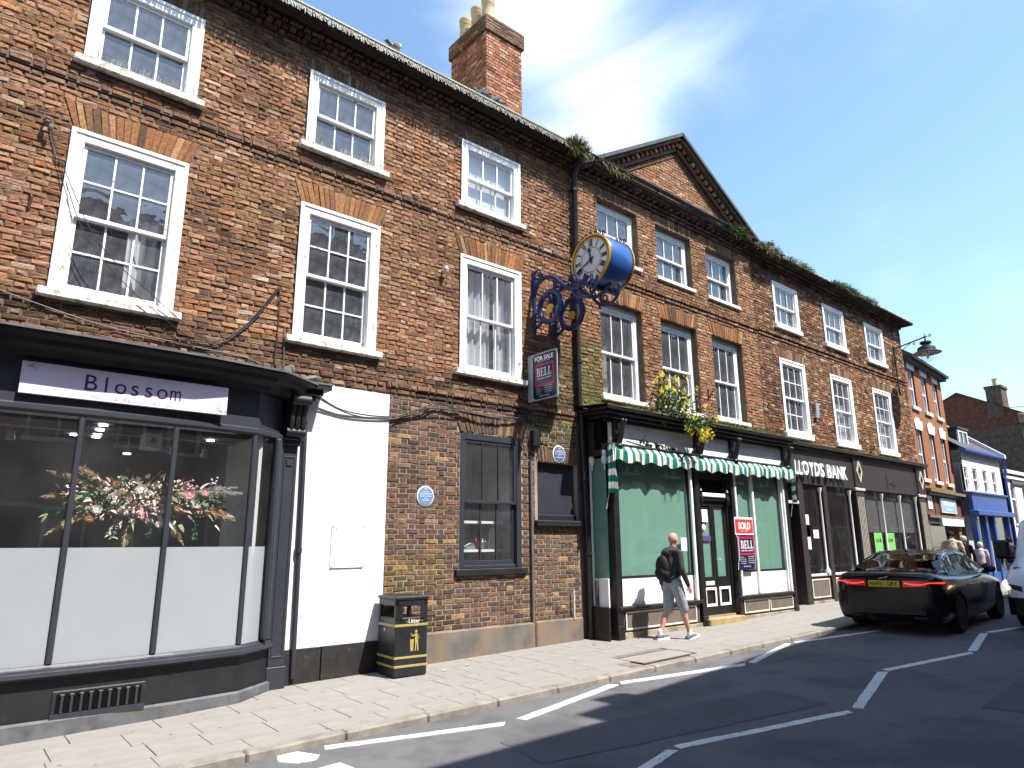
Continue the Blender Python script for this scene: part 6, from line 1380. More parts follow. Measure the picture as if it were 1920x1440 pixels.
# ---------------------------------------------------------------- bird spikes and birds
def spikes(label, x0_, x1_, y_, z_, n, h=.11, group=None, droop=False):
    mb = MB(); random.seed(int(x0_*100))
    mb.box(x0_, x1_, y_-.012, y_+.012, z_, z_+.004)
    for i in range(n):
        x = x0_+(x1_-x0_)*(i+random.random()*.6)/n; a = random.uniform(-.35, .35); b = random.choice((-.55, -.1, .3))+random.uniform(-.1, .1)
        if droop: p1 = (x+a*h*.3, y_-.02, z_-h*random.uniform(.35, .9))
        else: p1 = (x+a*h, y_+b*h, z_+h*random.uniform(.8, 1.1))
        mb.tube([(x, y_+(.04 if droop else 0), z_+(.07 if droop else 0)), p1], .0026 if not droop else .0075, 3, cap=False)
    o = mb.build('bird_spikes', 'spike', org=((x0_+x1_)/2, y_, z_)); tag(o, label, 'bird spikes', group)
spikes('wire bird spikes along the sill of the leftmost top window', .66, 1.95, -.08, 7.245, 120)
spikes('wire bird spikes along the sill of the second top window', 3.42, 4.68, -.08, 7.245, 120)
spikes('drooping pale fringe of bird spikes along the mossy gutter of the left house', 1.0, 8.6, -.425, 9.12, 900, .17, droop=True)
spikes('row of grey bird spikes at the roof foot of the chimney', 7.02, 7.06, .5, 9.9, 10, .2)
def bird(loc, h, heading, label, m='bird_grey', pitch=.3, s=1.0):
    t = thing('pigeon', label, 'bird', loc); Mx = Matrix.Translation(loc) @ Matrix.Rotation(heading, 4, 'Z') @ Matrix.Scale(s, 4)
    mb = MB(); mb.ellip((0, 0, .10), (.12, .06, .065), 12, 8, M=Matrix.Rotation(-pitch, 4, 'Y')); mb.tube([(.07, 0, .13), (.11, 0, .20), (.125, 0, .225)], [.042, .028, .026], 8); mb.ellip((.13, 0, .235), (.034, .026, .028), 8, 6); mb.xf(Mx); mb.build('body', m, t, smooth=True)
    mb = MB(); mb.prism([(-.08, -.02), (-.24, -.035), (-.24, .035), (-.08, .02)], .06, .075, 'Z'); mb.xf(Mx); mb.build('tail', 'bird_grey', t)
    mb = MB(); mb.tube([(.155, 0, .235), (.185, 0, .228)], [.008, .002], 6); [mb.tube([(.01, y_, .05), (.02, y_, 0)], .005, 5) for y_ in (-.02, .02)]; mb.xf(Mx); mb.build('beak_and_legs', 'rust', t)
    for sg_ in (-1, 1): mb = MB(); mb.ellip((-.03, sg_*.055, .11), (.12, .012, .05), 10, 6, M=Matrix.Rotation(-pitch, 4, 'Y')); mb.xf(Mx); mb.build('wing', 'bird_grey' if m != 'bird_grey' else 'bird_grey', t, smooth=True)
bird((4.72, -.20, 9.30), 0, .4, 'pale pigeon standing alone on the mossy roof edge left of the chimney', 'bird_white')
bird((6.72, .15, 9.62), 0, 2.4, 'grey pigeon perched on the roof slope by the chimney foot, tail raised', pitch=-.8, s=.85); bird((6.95, .05, 9.50), 0, 2.6, 'grey pigeon hunched lower on the roof slope against the chimney', pitch=-.4)
bird((16.3, -.2, 9.3), 0, .2, 'dark pigeon on the weedy gutter right of the pediment')
# ---------------------------------------------------------------- vehicles
def catmull(xs, rows, n):
    """resample control rows (lists of floats) smoothly"""
    out = []; m = len(rows)
    for i in range(m-1):
        p0, p1, p2, p3 = rows[max(i-1, 0)], rows[i], rows[i+1], rows[min(i+2, m-1)]
        for k in range(n):
            t = k/n; out.append([.5*((2*b)+(-a+c)*t+(2*a-5*b+4*c-d)*t*t+(-a+3*b-3*c+d)*t**3) for a, b, c, d in zip(p0, p1, p2, p3)])
    out.append(list(rows[-1])); return out
def place(mb, Mx): mb.xf(Mx); return mb
def body_shell(st, arches, nx=6, nt=5, ar=.36):
    """st rows: x, halfwidth, z_low, z_mid(widest), z_shoulder, y_deck, z_deck, z_crown"""
    S_ = catmull(None, st, nx); R = []
    for x, w, zl, zm, zs, yd, zd, zc in S_:
        prof = [(0, zl), (w*.80, zl), (w*.95, zl+.07), (w*.995, zl+(zm-zl)*.6), (w, zm), (w*.985, zs), (yd, zd), (yd*.55, (zd+zc*2)/3+.0), (0, zc)]
        q = catmull(None, prof, nt); R.append([(x, y, z) for y, z in q])
    mb = MB()
    for s in (1, -1):
        P = [[(x, s*y, z) for x, y, z in row] for row in R]; n = len(P[0]); b = len(mb.v); vs = [list(p) for row in P for p in row]
        for v in vs:
            for ax, az in arches:
                d = math.hypot(v[0]-ax, v[2]-az)
                if abs(v[1]) > .55 and abs(d-ar) < .035 and v[2] < az+ar: k = ar/d; v[0], v[2] = ax+(v[0]-ax)*k, az+(v[2]-az)*k
        fs = []
        for i in range(len(P)-1):
            for j in range(n-1):
                f = (i*n+j, (i+1)*n+j, (i+1)*n+j+1, i*n+j+1); c = [sum(vs[k][q] for k in f)/4 for q in range(3)]
                if any(math.hypot(c[0]-ax, c[2]-az) < ar-.008 and abs(c[1]) > .5 for ax, az in arches): continue
                fs.append(f if s > 0 else f[::-1])
        mb.add([tuple(v) for v in vs], fs)
        mb.add([tuple(v) for v in vs[:n]], [tuple(range(n))]) ; mb.add([tuple(v) for v in vs[-n:]], [tuple(range(n))])
    return mb, R
def wheel(t, Mx, x, y, r=.335, w=.225, spokes=10, hub='alloy'):
    s = -1 if y < 0 else 1; RX_ = Matrix.Rotation(-s*PI/2, 4, 'X'); B_ = Mx @ Matrix.Translation((x, y, r)) @ RX_
    mb = MB(); mb.lathe([(r*.66, -w/2), (r*.93, -w/2), (r, -w/2+.03), (r, w/2-.03), (r*.93, w/2), (r*.70, w/2), (r*.68, w/2-.01)], (0, 0, 0), 36); ty = place(mb, B_).build('wheel', 'tyre', t, smooth=True)
    mb = MB(); mb.lathe([(r*.64, w/2-.10), (r*.70, w/2-.02), (r*.71, w/2-.004), (r*.66, w/2-.012), (r*.62, w/2-.06)], (0, 0, 0), 36)
    for k in range(spokes):
        a = 2*PI*k/spokes; u = Vector((math.cos(a), math.sin(a), 0)); v = Vector((-math.sin(a), math.cos(a), 0)); 
        for dv in (-.018, .018): mb.tube([u*(r*.14)+v*dv*.4+Vector((0, 0, w/2-.035)), u*(r*.42)+v*dv+Vector((0, 0, w/2-.02)), u*(r*.67)+v*dv*1.4+Vector((0, 0, w/2-.03))], [.015, .011, .012], 5)
    mb.lathe([(.01, w/2-.01), (.05, w/2-.015), (.055, w/2-.06)], (0, 0, 0), 16); place(mb, B_).build('rim', hub, ty)
    mb = MB(); mb.lathe([(.01, 0), (r*.6, 0), (r*.6, .02)], (0, 0, w/2-.14), 24); place(mb, B_).build('brake_disc', 'car_black', ty)
Mc = Matrix.Translation((14.40, -3.10, zg(14.4)-.10)) @ Matrix.Rotation(math.radians(3.4), 4, 'Z') @ Matrix.Rotation(-math.atan(.0165), 4, 'Y')
CAR = thing('parked_car', 'glossy black saloon car with red tail lights standing by the kerb outside the bank', 'car', tuple(Mc.translation))
st = [(-.985, .60, .40, .58, .80, .52, .93, .95), (-.975, .74, .31, .58, .80, .66, .95, .97), (-.93, .84, .25, .58, .84, .72, .985, 1.005), (-.82, .895, .22, .60, .88, .735, 1.035, 1.055), (-.55, .915, .20, .62, .90, .745, 1.03, 1.06),
      (0, .925, .19, .64, .90, .76, .99, 1.03), (.8, .925, .18, .64, .88, .79, .96, 1.0), (1.8, .925, .18, .63, .86, .79, .94, .98), (2.5, .92, .18, .62, .83, .76, .91, .96), (3.05, .90, .19, .60, .77, .68, .85, .89), (3.40, .84, .22, .56, .70, .60, .76, .80), (3.60, .74, .27, .50, .62, .52, .66, .69), (3.68, .58, .34, .46, .56, .40, .58, .60)]
mb, R = body_shell(st, [(0, .34), (2.83, .34)], ar=.375); place(mb, Mc).build('body', 'car_paint', CAR, smooth=True)
mb = MB(); mb.box(-.80, 3.4, -.66, .66, .22, .80); [mb.lathe([(.385, -.9), (.385, .9)], (x, 0, .34), 24, M=Matrix.Rotation(PI/2, 4, 'X')) for x in ()]; place(mb, Mc).build('underbody', 'car_black', CAR)
def cab(x, t):
    # belt height, roof line and plan of the cabin
    zb = .965 if x > .2 else .965+.06*min(1, (.2-x)/.5)
    K = [(-.62, 1.045), (-.40, 1.10), (.0, 1.245), (.40, 1.355), (.80, 1.405), (1.2, 1.42), (1.55, 1.405), (1.85, 1.33), (2.2, 1.175), (2.55, 1.00), (2.68, .96)]
    for (a, za), (b, zb_) in zip(K, K[1:]):
        if a <= x <= b: u = (x-a)/(b-a); u2 = u; h = za+(zb_-za)*u2; break
    else: h = 1.0
    # smooth
    hr = max(0, (h-zb)/.455); yb = .80-.05*max(0, (.0-x))/.6-.03*max(0, x-2.0); yr = .60 if hr > .9 else .60+.12*(1-hr)
    prof = [(yb, zb-.02), (yb-.02, zb+.03), (yb+(yr-yb)*.55, zb+(h-zb)*.52), (yr+.05, zb+(h-zb)*.84), (yr-.06, zb+(h-zb)*.955), (yr*.5, zb+(h-zb)*.99), (0, h)]
    m = len(prof)-1; k = min(int(t*m), m-1); u = t*m-k
    p0, p1, p2, p3 = prof[max(k-1, 0)], prof[k], prof[k+1], prof[min(k+2, m)]
    f = lambda a, b, c, d: .5*((2*b)+(-a+c)*u+(2*a-5*b+4*c-d)*u*u+(-a+3*b-3*c+d)*u**3)
    return (x, f(p0[0], p1[0], p2[0], p3[0]), f(p0[1], p1[1], p2[1], p3[1]))
xs_ = [-.62+3.30*i/56 for i in range(57)]
mb = MB()
for s in (1, -1): mb.grid([[(lambda p: (p[0], s*p[1], p[2]))(cab(x, j/18)) for j in range(19)] for x in xs_][::s])
place(mb, Mc).build('roof', 'car_paint', CAR, smooth=True)
def patch(name, xa, xb, ta, tb, s, m='glass_car', o=.008, nx=14, nt=8, parent=None, skew=None):
    mb = MB(); P = []
    for i in range(nx+1):
        row = []
        for j in range(nt+1):
            t = ta+(tb-ta)*j/nt; a, b = (xa, xb) if skew is None else skew(t)
            x = a+(b-a)*i/nx; p = Vector(cab(x, t)); q = Vector(cab(x+.01, t))-p; r_ = Vector(cab(x, min(t+.01, 1)))-p; 
            if r_.length < 1e-7: r_ = Vector((0, -1, 0))
            n = q.cross(r_); n = n.normalized() if n.length > 0 else Vector((0, 0, 1)); n = n if n.y > -.2 or n.z > 0 else -n
            if n.z < 0: n = -n
            p = p+n*o; row.append((p.x, s*p.y, p.z))
        P.append(row)
    mb.grid(P); return place(mb, Mc).build(name, m, parent or CAR, smooth=True)
mb = MB(); P = []
for i in range(17):
    row = []
    for j in range(-12, 13):
        t = 1-abs(j)/12*.46; xa = -.52+.06*(1-abs(j)/12)*0; x = xa+(.42-xa)*i/16-.05*(j/12)**2*(1-i/16); p = Vector(cab(x, t)); sgn = 1 if j >= 0 else -1; row.append((p.x-.004, sgn*p.y, p.z+.009))
    P.append(row)
mb.grid(P); place(mb, Mc).build('rear_window', 'glass_car', CAR, smooth=True)
mb = MB(); P = []
for i in range(13):
    row = []
    for j in range(-12, 13):
        t = 1-abs(j)/12*.44; x = 1.72+(2.58-1.72)*i/12; p = Vector(cab(x, t)); sgn = 1 if j >= 0 else -1; row.append((p.x+.004, sgn*p.y, p.z+.009))
    P.append(row)
mb.grid(P); place(mb, Mc).build('windscreen', 'glass_car', CAR, smooth=True)
for s in (1, -1):
    sk1 = lambda t: (.12+.30*(t-.16), 1.06-.02*(t-.16)); sk2 = lambda t: (1.11, 2.20-1.25*(t-.16)); sk0 = lambda t: (-.14+1.0*(t-.16), .07+.30*(t-.16))
    patch('side_window', 0, 0, .17, .58, s, skew=sk1); patch('side_window', 0, 0, .17, .58, s, skew=sk2); patch('quarter_window', 0, 0, .17, .38, s, skew=sk0, nt=5)
    mb = MB(); L = []
    for k in range(21): t = .16+.43*k/20; a = sk1(t)[0]-.03; p = cab(a, t); L.append((p[0], s*(p[1]+.012), p[2]+.006))
    for k in range(1, 9): x = L[20][0]+(1.72-L[20][0])*k/8; p = cab(x, .59); L.append((p[0], s*(p[1]+.010), p[2]+.012))
    for k in range(1, 21): t = .59-.43*k/20; x = sk2(t)[1]+.03; p = cab(x, t); L.append((p[0], s*(p[1]+.012), p[2]+.006))
    for k in range(1, 21): x = L[48][0]+(L[0][0]-L[48][0])*k/20; p = cab(x, .155); L.append((p[0], s*(p[1]+.012), p[2]))
    mb.tube(L, .0075, 5); place(mb, Mc).build('chrome_trim', 'chrome', CAR)
    mb = MB(); mb.ellip((2.02, s*1.00, 1.02), (.06, .105, .068), 12, 8); mb.tube([(2.04, s*.86, .97), (2.03, s*.95, .99)], .03, 6); place(mb, Mc).build('door_mirror', 'car_black', CAR, smooth=True)
    mb = MB(); mb.tube([(.62, s*.935, .80), (.80, s*.945, .80)], .012, 6); place(mb, Mc).build('door_handle', 'car_paint', CAR)
    mb = MB(); mb.tube([(1.62, s*.935, .78), (1.80, s*.945, .78)], .012, 6); place(mb, Mc).build('door_handle', 'car_paint', CAR)
    for xw in (0, 2.83): wheel(CAR, Mc, xw, s*.80)
    # tail light: wraps the rear corner
    C = [(-.992, .30), (-.990, .44), (-.982, .58), (-.962, .70), (-.925, .79), (-.86, .855), (-.74, .902), (-.60, .922)]
    C = catmull(None, C, 4); n = len(C)
    mb = MB(); mb.grid([[(x-.012*(1-u*.3), s*(y+.010), zb) for zb in (.825+.035*u, .86+.02*u, .90, .935-.02*u)] for (x, y), u in ((C[i], i/(n-1)) for i in range(n))]); tl = place(mb, Mc).build('tail_light', 'lamp_red', CAR, smooth=True)
    mb = MB(); pts = [(C[i][0]-.022, s*(C[i][1]+.014), .900-.035*math.sin(PI*min(1, i/(n*.42)))+.0 if i < n*.42 else .900) for i in range(1, n-4)]; mb.tube(pts, .0075, 5); place(mb, Mc).build('light_bar', 'lamp_red_lit', tl)
    mb = MB(); mb.tube([(-.985, s*.42, .30), (-.955, s*.64, .30)], .022, 8); place(mb, Mc).build('exhaust_finisher', 'car_black', CAR)
    mb = MB(); mb.ellip((3.40, s*.70, .66), (.17, .10, .05), 10, 6); place(mb, Mc).build('headlight', 'glass_car', CAR)
mb = MB(); mb.box(-1.012, -.985, -.26, .26, .815, .925, 0, .004); npb = place(mb, Mc).build('number_plate', 'plate_yellow', CAR)
mb = MB(); put_text(mb, 'NW51 GRY', (-1.0135, 0, .838), (0, -1, 0), (0, 0, 1), .068, .46, align='C', bold=.02); place(mb, Mc).build('plate_lettering', 'plate_text', npb)
mb = MB()                                                       # leaping cat badge
cat = [(-.10, .0), (-.06, .018), (-.02, .022), (.02, .030), (.05, .040), (.085, .046), (.10, .036), (.075, .028), (.05, .020), (.08, .004), (.05, .008), (.02, .010), (-.02, .006), (-.05, -.006), (-.085, -.02), (-.06, -.004), (-.10, -.006)]
mb.add([(-1.0-.004, -a*.9, .962+b*.9) for a, b in cat]+[(-.985, -a*.9, .962+b*.9) for a, b in cat], [tuple(range(len(cat)))]+[(i, (i+1) % len(cat), len(cat)+(i+1) % len(cat), len(cat)+i) for i in range(len(cat))]); place(mb, Mc).build('leaping_cat_badge', 'chrome', CAR)
mb = MB(); put_text(mb, 'XE', (-1.0, .70, .77), (0, -1, 0), (0, 0, 1), .03); place(mb, Mc).build('model_badge', 'chrome', CAR) if False else None
mb = MB(); mb.prism([(.35, 1.375), (.50, 1.40), (.42, 1.445)], -.012, .012, 'Y'); place(mb, Mc).build('shark_fin_aerial', 'car_paint', CAR)
mb = MB(); mb.grid([[(-.995-.0*abs(y)-.004, y, z) for z in (.36, .44)] for y in [-.62+1.24*i/8 for i in range(9)]]); place(mb, Mc).build('rear_diffuser', 'car_black', CAR)
mb = MB(); mb.tube([(-.955, y, 1.005-.02*(y/.7)**2) for y in [-.70+1.4*i/12 for i in range(13)]], .010, 6); place(mb, Mc).build('boot_lip', 'car_paint', CAR)
# van coming the other way
Mv = Matrix.Translation((15.30, -5.43, zg(15)-.10)) @ Matrix.Rotation(PI+math.radians(0.5), 4, 'Z')
VAN = thing('delivery_van', 'white delivery van with lit headlamp and black bumper at the right edge', 'van', tuple(Mv.translation))
stv = [(-4.9, .95, .40, .9, 1.6, .86, 1.92, 1.98), (-4.7, 1.0, .35, .9, 1.6, .90, 1.98, 2.02), (-2, 1.0, .32, .9, 1.6, .90, 1.98, 2.03), (-1.55, 1.0, .32, .9, 1.5, .88, 1.90, 1.96), (-1.05, 1.0, .32, .9, 1.16, .86, 1.40, 1.46), (-.78, .995, .32, .88, 1.10, .84, 1.20, 1.25), (-.5, .985, .33, .82, 1.02, .80, 1.12, 1.17), (-.22, .95, .34, .76, .92, .72, 1.02, 1.06), (-.08, .88, .36, .68, .80, .62, .88, .92), (-.01, .74, .40, .60, .66, .5, .70, .72)]
mb, _ = body_shell(stv, [(-.95, .34), (-3.85, .34)], ar=.40); mb = place(mb, Mv); mb.build('body', 'van_white', VAN, smooth=True)
stb = [(-1.4, 1.01, .28, .42, .50, .95, .53, .54), (-.95+.0, 1.01, .26, .44, .58, .95, .62, .63)]
mb = MB(); C = catmull(None, [(-.50, 1.005), (-.30, .985), (-.12, .92), (-.02, .78), (.02, .5), (.03, .0)], 5)
for s in (1, -1): mb.grid([[(x, s*(y+.005), z) for z in (.27, .34, .46, .58)] for x, y in C][::s])
mb.box(-.5, -.02, -.8, .8, .27, .5); place(mb, Mv).build('front_bumper', 'car_black', VAN, smooth=True)
mb = MB(); mb.box(-4.6, -.4, -.85, .85, .3, 1.1); place(mb, Mv).build('underbody', 'car_black', VAN)
for s in (1, -1):
    wheel(VAN, Mv, -.95, s*.87, .34, .23, 8); wheel(VAN, Mv, -3.85, s*.87, .34, .23, 8)
    mb = MB(); P = []
    for (x, y), u in zip([(-.62, 1.0), (-.42, .985), (-.24, .945), (-.12, .89), (-.04, .80), (-.0, .66)], (0, .2, .4, .6, .8, 1)): P.append([(x+.014, s*(y+.012), z) for z in (1.0-.20*u-.05, .90-.12*u, .80-.06*u+.02*(1-u), .72-.04*u+.18*(1-u))])
    mb.grid(P); hl = place(mb, Mv).build('headlight', 'glass_car', VAN, smooth=True)
    mb = MB(); mb.ellip((-.20, s*.955, .82), (.065, .05, .055), 12, 8); place(mb, Mv).build('bulb', 'lamp_lit', hl)
    mb = MB(); mb.ellip((-.10, s*.90, .745), (.04, .045, .03), 10, 6); place(mb, Mv).build('bulb', 'lamp_lit', hl)
    mb = MB(); mb.box(-1.12, -1.00, s*1.02, s*1.27, 1.24, 1.60, 0, .04); mb.tube([(-1.0, s*.92, 1.26), (-1.05, s*1.08, 1.3)], .03, 6); place(mb, Mv).build('door_mirror', 'car_black', VAN)
    mb = MB(); mb.quad((-1.20, s*.985, 1.24), (-2.25, s*1.006, 1.24), (-2.25, s*.975, 1.76), (-1.62, s*.965, 1.76)); place(mb, Mv).build('side_window', 'glass_car', VAN)
mb = MB(); P = []
for i in range(9):
    t = i/8; P.append([(-.86-.62*t+.02-.10*(j/8)**2, j/8*(.80-.04*t), 1.29+.56*t+.025) for j in range(-8, 9)])
mb.grid(P); place(mb, Mv).build('windscreen', 'glass_car', VAN, smooth=True)
mb = MB(); mb.box(.0, .035, -.52, .52, .62, .80, 0, .02); place(mb, Mv).build('grille', 'car_black', VAN)
# ---------------------------------------------------------------- people
def fuse(mb, voxel, name, m, parent, smooth=2, org=None):
    """one continuous surface from overlapping volumes"""
    me = mb.mesh('tmp', 'skin'); ob = bpy.data.objects.new('tmp', me); COL.objects.link(ob)
    r = ob.modifiers.new('r', 'REMESH'); r.mode = 'VOXEL'; r.voxel_size = voxel; r.use_smooth_shade = True
    if smooth: s = ob.modifiers.new('s', 'SMOOTH'); s.iterations = smooth; s.factor = .5
    dg = bpy.context.evaluated_depsgraph_get(); dg.update(); out = bpy.data.meshes.new_from_object(ob.evaluated_get(dg)); bpy.data.objects.remove(ob)
    out.name = name; off = ORG[parent.name] if parent is not None else Vector(org or (0, 0, 0)); out.transform(Matrix.Translation(-off)); out.materials.clear(); out.materials.append(MT[m])
    out.polygons.foreach_set('use_smooth', [True]*len(out.polygons))
    o = bpy.data.objects.new(name, out); COL.objects.link(o); ORG[o.name] = off
    if parent is not None: o.parent = parent
    else: o.location = off
    return o
def limb(mb, pts, rs, n=12):
    P = smooth2([tuple(p) for p in pts], 4); Rr = [r[0] for r in smooth2([(r,) for r in rs], 4)]
    mb.tube(P, Rr, n); mb.ellip(P[0], (Rr[0],)*3, n, 8); mb.ellip(P[-1], (Rr[-1],)*3, n, 8)
def head(mb, c, s, Rm_):
    """skull, jaw, nose, ears about centre c; face looks along local +x"""
    e = lambda p, r, n=14: mb.ellip(Vector(c)+Rm_ @ (Vector(p)*s), tuple(v*s for v in r), n, 10, M=Rm_)
    e((-.012, 0, .03), (.098, .078, .100)); e((.018, 0, -.045), (.072, .060, .075)); e((.050, 0, -.085), (.036, .036, .028)); e((.088, 0, .005), (.016, .013, .030), 8); e((.097, 0, -.012), (.014, .016, .012), 8)
    e((.074, 0, -.052), (.016, .026, .010), 8); e((.072, .030, .022), (.016, .022, .010), 8); e((.072, -.030, .022), (.016, .022, .010), 8)
    for q in (-1, 1): e((-.008, q*.080, .0), (.022, .010, .032), 10); e((.048, q*.040, -.02), (.025, .022, .025), 8)
def person(label, loc, hd, H, top, legs, shirt='hoodie', trousers='shorts', hair=None, hair_r=1.0, short=False, shoes=('shoe_grey', 'shoe_white'), voxel=.011, turn=0, sleeves=True, arms=None, skin='skin', build=1.0, bare_calves=False):
    t = thing('person', label, 'person', loc); s = H/1.77; Mp = Matrix.Translation(loc) @ Matrix.Rotation(hd, 4, 'Z'); Q = lambda p: Mp @ (Vector(p)*s)
    hipz = .93; L = legs
    sk = MB(); R3 = (Mp.to_3x3() @ Matrix.Rotation(turn, 3, 'Z')).to_4x4(); lean = top
    sh = Vector((lean, 0, 1.43)); nk = Vector((lean+.02, 0, 1.50)); hc = Vector((lean+.05, 0, 1.645))
    head(sk, Q(hc), s, R3); limb(sk, [Q(nk+Vector((-.01, 0, -.06))), Q(nk), Q(hc+Vector((-.02, 0, -.06)))], [.065*s, .056*s, .056*s])
    limb(sk, [Q((0, 0, .98)), Q((lean*.5, 0, 1.15)), Q((lean*.9, 0, 1.34))], [.12*s*build, .11*s*build, .13*s*build])
    knees = []
    for q in (-1, 1):
        hip = Vector((0, q*.095, hipz)); kn = Vector(L[q][0]); an = Vector(L[q][1]); toe = Vector(L[q][2])
        limb(sk, [Q(hip), Q(hip.lerp(kn, .5)), Q(kn)], [.078*s, .070*s, .052*s]); limb(sk, [Q(kn), Q(kn.lerp(an, .32)+Vector((-.018, 0, 0))), Q(kn.lerp(an, .75)), Q(an)], [.050*s, .056*s, .038*s, .034*s]); limb(sk, [Q(an), Q(toe)], [.035*s, .03*s]); knees.append((q, hip, kn, an, toe))
    A = arms or {-1: ((.03, -.25, 1.14), (.12, -.24, .90)), 1: ((-.06, .25, 1.14), (-.02, .27, .90))}
    for q in (-1, 1):
        S0 = sh+Vector((0, q*.185*build, -.01)); el, wr = Vector(A[q][0]), Vector(A[q][1]); d = (wr-el).normalized()
        limb(sk, [Q(S0), Q(S0.lerp(el, .5)), Q(el)], [.050*s, .046*s, .038*s]); limb(sk, [Q(el), Q(el.lerp(wr, .4)), Q(wr)], [.037*s, .036*s, .024*s])
        pc = wr+d*.055; side = d.cross(Vector((0, 1, 0))).normalized(); sk.ellip(Q(pc), (.017*s, .017*s, .017*s), 10, 8)
        Rh = Vector((0, 0, 1)).rotation_difference(Mp.to_3x3() @ d).to_matrix().to_4x4(); sk.ellip(Q(pc), (.040*s, .018*s, .052*s), 12, 8, M=Rh)
        fx_ = Mp.to_3x3().inverted() @ (Rh.to_3x3() @ Vector((1, 0, 0))); fy_ = Mp.to_3x3().inverted() @ (Rh.to_3x3() @ Vector((0, 1, 0)))
        for k, (o_, ln) in enumerate(((-.028, .062), (-.009, .074), (.010, .070), (.028, .055))):
            b0 = pc+fx_*o_+d*.040; c1 = b0+d*ln*.5+fy_*(.006*q*-1); c2 = b0+d*ln*.92-fy_*q*.022; sk.tube([Q(b0), Q(c1), Q(c2)], [.0095*s, .0088*s, .0072*s], 7)
        b0 = pc+fx_*.030-d*.01; sk.tube([Q(b0), Q(b0+fx_*.022+d*.022), Q(b0+fx_*.028+d*.05)], [.012*s, .0105*s, .008*s], 7)
    fuse(sk, voxel*.62 if voxel < .012 else voxel, 'body', skin, t, 1)
    # clothes
    c = MB(); limb(c, [Q((0, 0, 1.00)), Q((lean*.3, 0, 1.10)), Q((lean*.8, 0, 1.28)), Q((lean, 0, 1.42))], [.150*s*build, .150*s*build, .165*s*build, .13*s*build], 16)
    for v in (-1, 1): limb(c, [Q((lean, 0, 1.43)), Q(sh+Vector((0, v*.17*build, -.005)))], [.10*s, .068*s])
    for q in (-1, 1):
        S0 = sh+Vector((0, q*.185*build, -.01)); el, wr = Vector(A[q][0]), Vector(A[q][1])
        if sleeves: limb(c, [Q(S0), Q(S0.lerp(el, .5)), Q(el), Q(el.lerp(wr, .5)), Q(wr)], [.066*s, .060*s, .054*s, .048*s, .038*s])
        else: limb(c, [Q(S0), Q(S0.lerp(el, .6))], [.070*s, .062*s])
    if sleeves == 'hood': 
        for a in range(9): an_ = PI*.5+PI*(a/8); c.ellip(Q((lean-.02+.10*math.cos(an_), .115*math.sin(an_), 1.475+.02*math.cos(an_))), (.05*s, .05*s, .045*s), 10, 8)
        c.ellip(Q((lean-.13, 0, 1.42)), (.06*s, .11*s, .08*s), 12, 8)
    fuse(c, voxel, 'hoodie' if sleeves == 'hood' else 'shirt', shirt, t, 2)
    c = MB(); c.ellip(Q((0, 0, .93)), (.125*s*build, .165*s*build, .12*s), 16, 10)
    for q, hip, kn, an, toe in knees:
        if short: e_ = kn+(kn-hip)*.02; limb(c, [Q(hip), Q(hip.lerp(kn, .5)), Q(e_)], [.105*s, .100*s, .088*s])
        else: limb(c, [Q(hip), Q(hip.lerp(kn, .5)), Q(kn), Q(kn.lerp(an, .5)), Q(kn.lerp(an, .96))], [.10*s, .090*s, .068*s, .062*s, .055*s])
    fuse(c, voxel, 'shorts' if short else 'trousers', trousers, t, 2)
    for q, hip, kn, an, toe in knees:
        f = (toe-an); f.z = 0; f.normalize(); fz = min(an.z, .09)
        up_ = MB(); b = an+Vector((0, 0, -.045)); 
        pitch = math.atan2(toe.z-(an.z-.055), max(.12, (toe-an).length)); d3 = Vector((f.x, f.y, math.tan(pitch)*1.0)).normalized()
        limb(up_, [Q(b-d3*.05), Q(b+d3*.02+Vector((0, 0, .008))), Q(b+d3*.12-Vector((0, 0, .012))), Q(b+d3*.19-Vector((0, 0, .018)))], [.043*s, .047*s, .042*s, .030*s]); up_.ellip(Q(b+Vector((0, 0, .035))), (.042*s, .040*s, .03*s), 12, 8)
        so_ = fuse(up_, voxel*.8, 'shoe', shoes[0], t, 1)
        sl = MB(); pts = [(-.075, .030), (-.085, 0), (-.075, -.030), (0, -.040), (.10, -.048), (.19, -.036), (.215, 0), (.19, .036), (.10, .046), (0, .040)]; side = Vector((-d3.y, d3.x, 0)).normalized(); nu = d3.cross(side); nu = nu if nu.z > 0 else -nu
        V0 = [Q(b+d3*x+side*y_-nu*.048) for x, y_ in pts]; V1 = [Q(b+d3*x*1.02+side*y_*1.06-nu*(.016 if x < .15 else .006)) for x, y_ in pts]; n = len(pts)
        sl.add([tuple(v) for v in V0+V1], [tuple(range(n)), tuple(range(n, 2*n))]+[(i, (i+1) % n, n+(i+1) % n, n+i) for i in range(n)]); sl.build('sole', shoes[1], so_)
        if short: m_ = MB(); limb(m_, [Q(an+Vector((0, 0, -.01))), Q(an+Vector((0, 0, .05)))], [.042*s, .043*s]); fuse(m_, .008, 'sock', 'sock', t, 1)
    if hair: 
        h = MB(); hr_ = hair_r; h.ellip(Q(hc)+R3.to_3x3() @ Vector((-.022*s, 0, .045*s)), (.104*s*hr_, .090*s*hr_, .094*s*hr_), 16, 10, M=R3)
        for k in range(14 if hair_r > 1.05 else 6): a = random.uniform(0, 6.3); h.ellip(Q(hc)+R3.to_3x3() @ Vector((-.04*s+.06*s*math.cos(a), .07*s*math.sin(a), random.uniform(-.03, .11)*s)), (.035*s,)*3, 8, 6)
        fuse(h, .009, 'hair', hair, t, 1)
    return t, Q, R3
random.seed(4)
zf = pz(10.0, -1.05)+.004
legsW = {-1: ((.13, -.095, .505), (.235, -.09, .075), (.40, -.09, .060)), 1: ((-.035, .10, .50), (-.25, .10, .085), (-.11, .11, .03))}
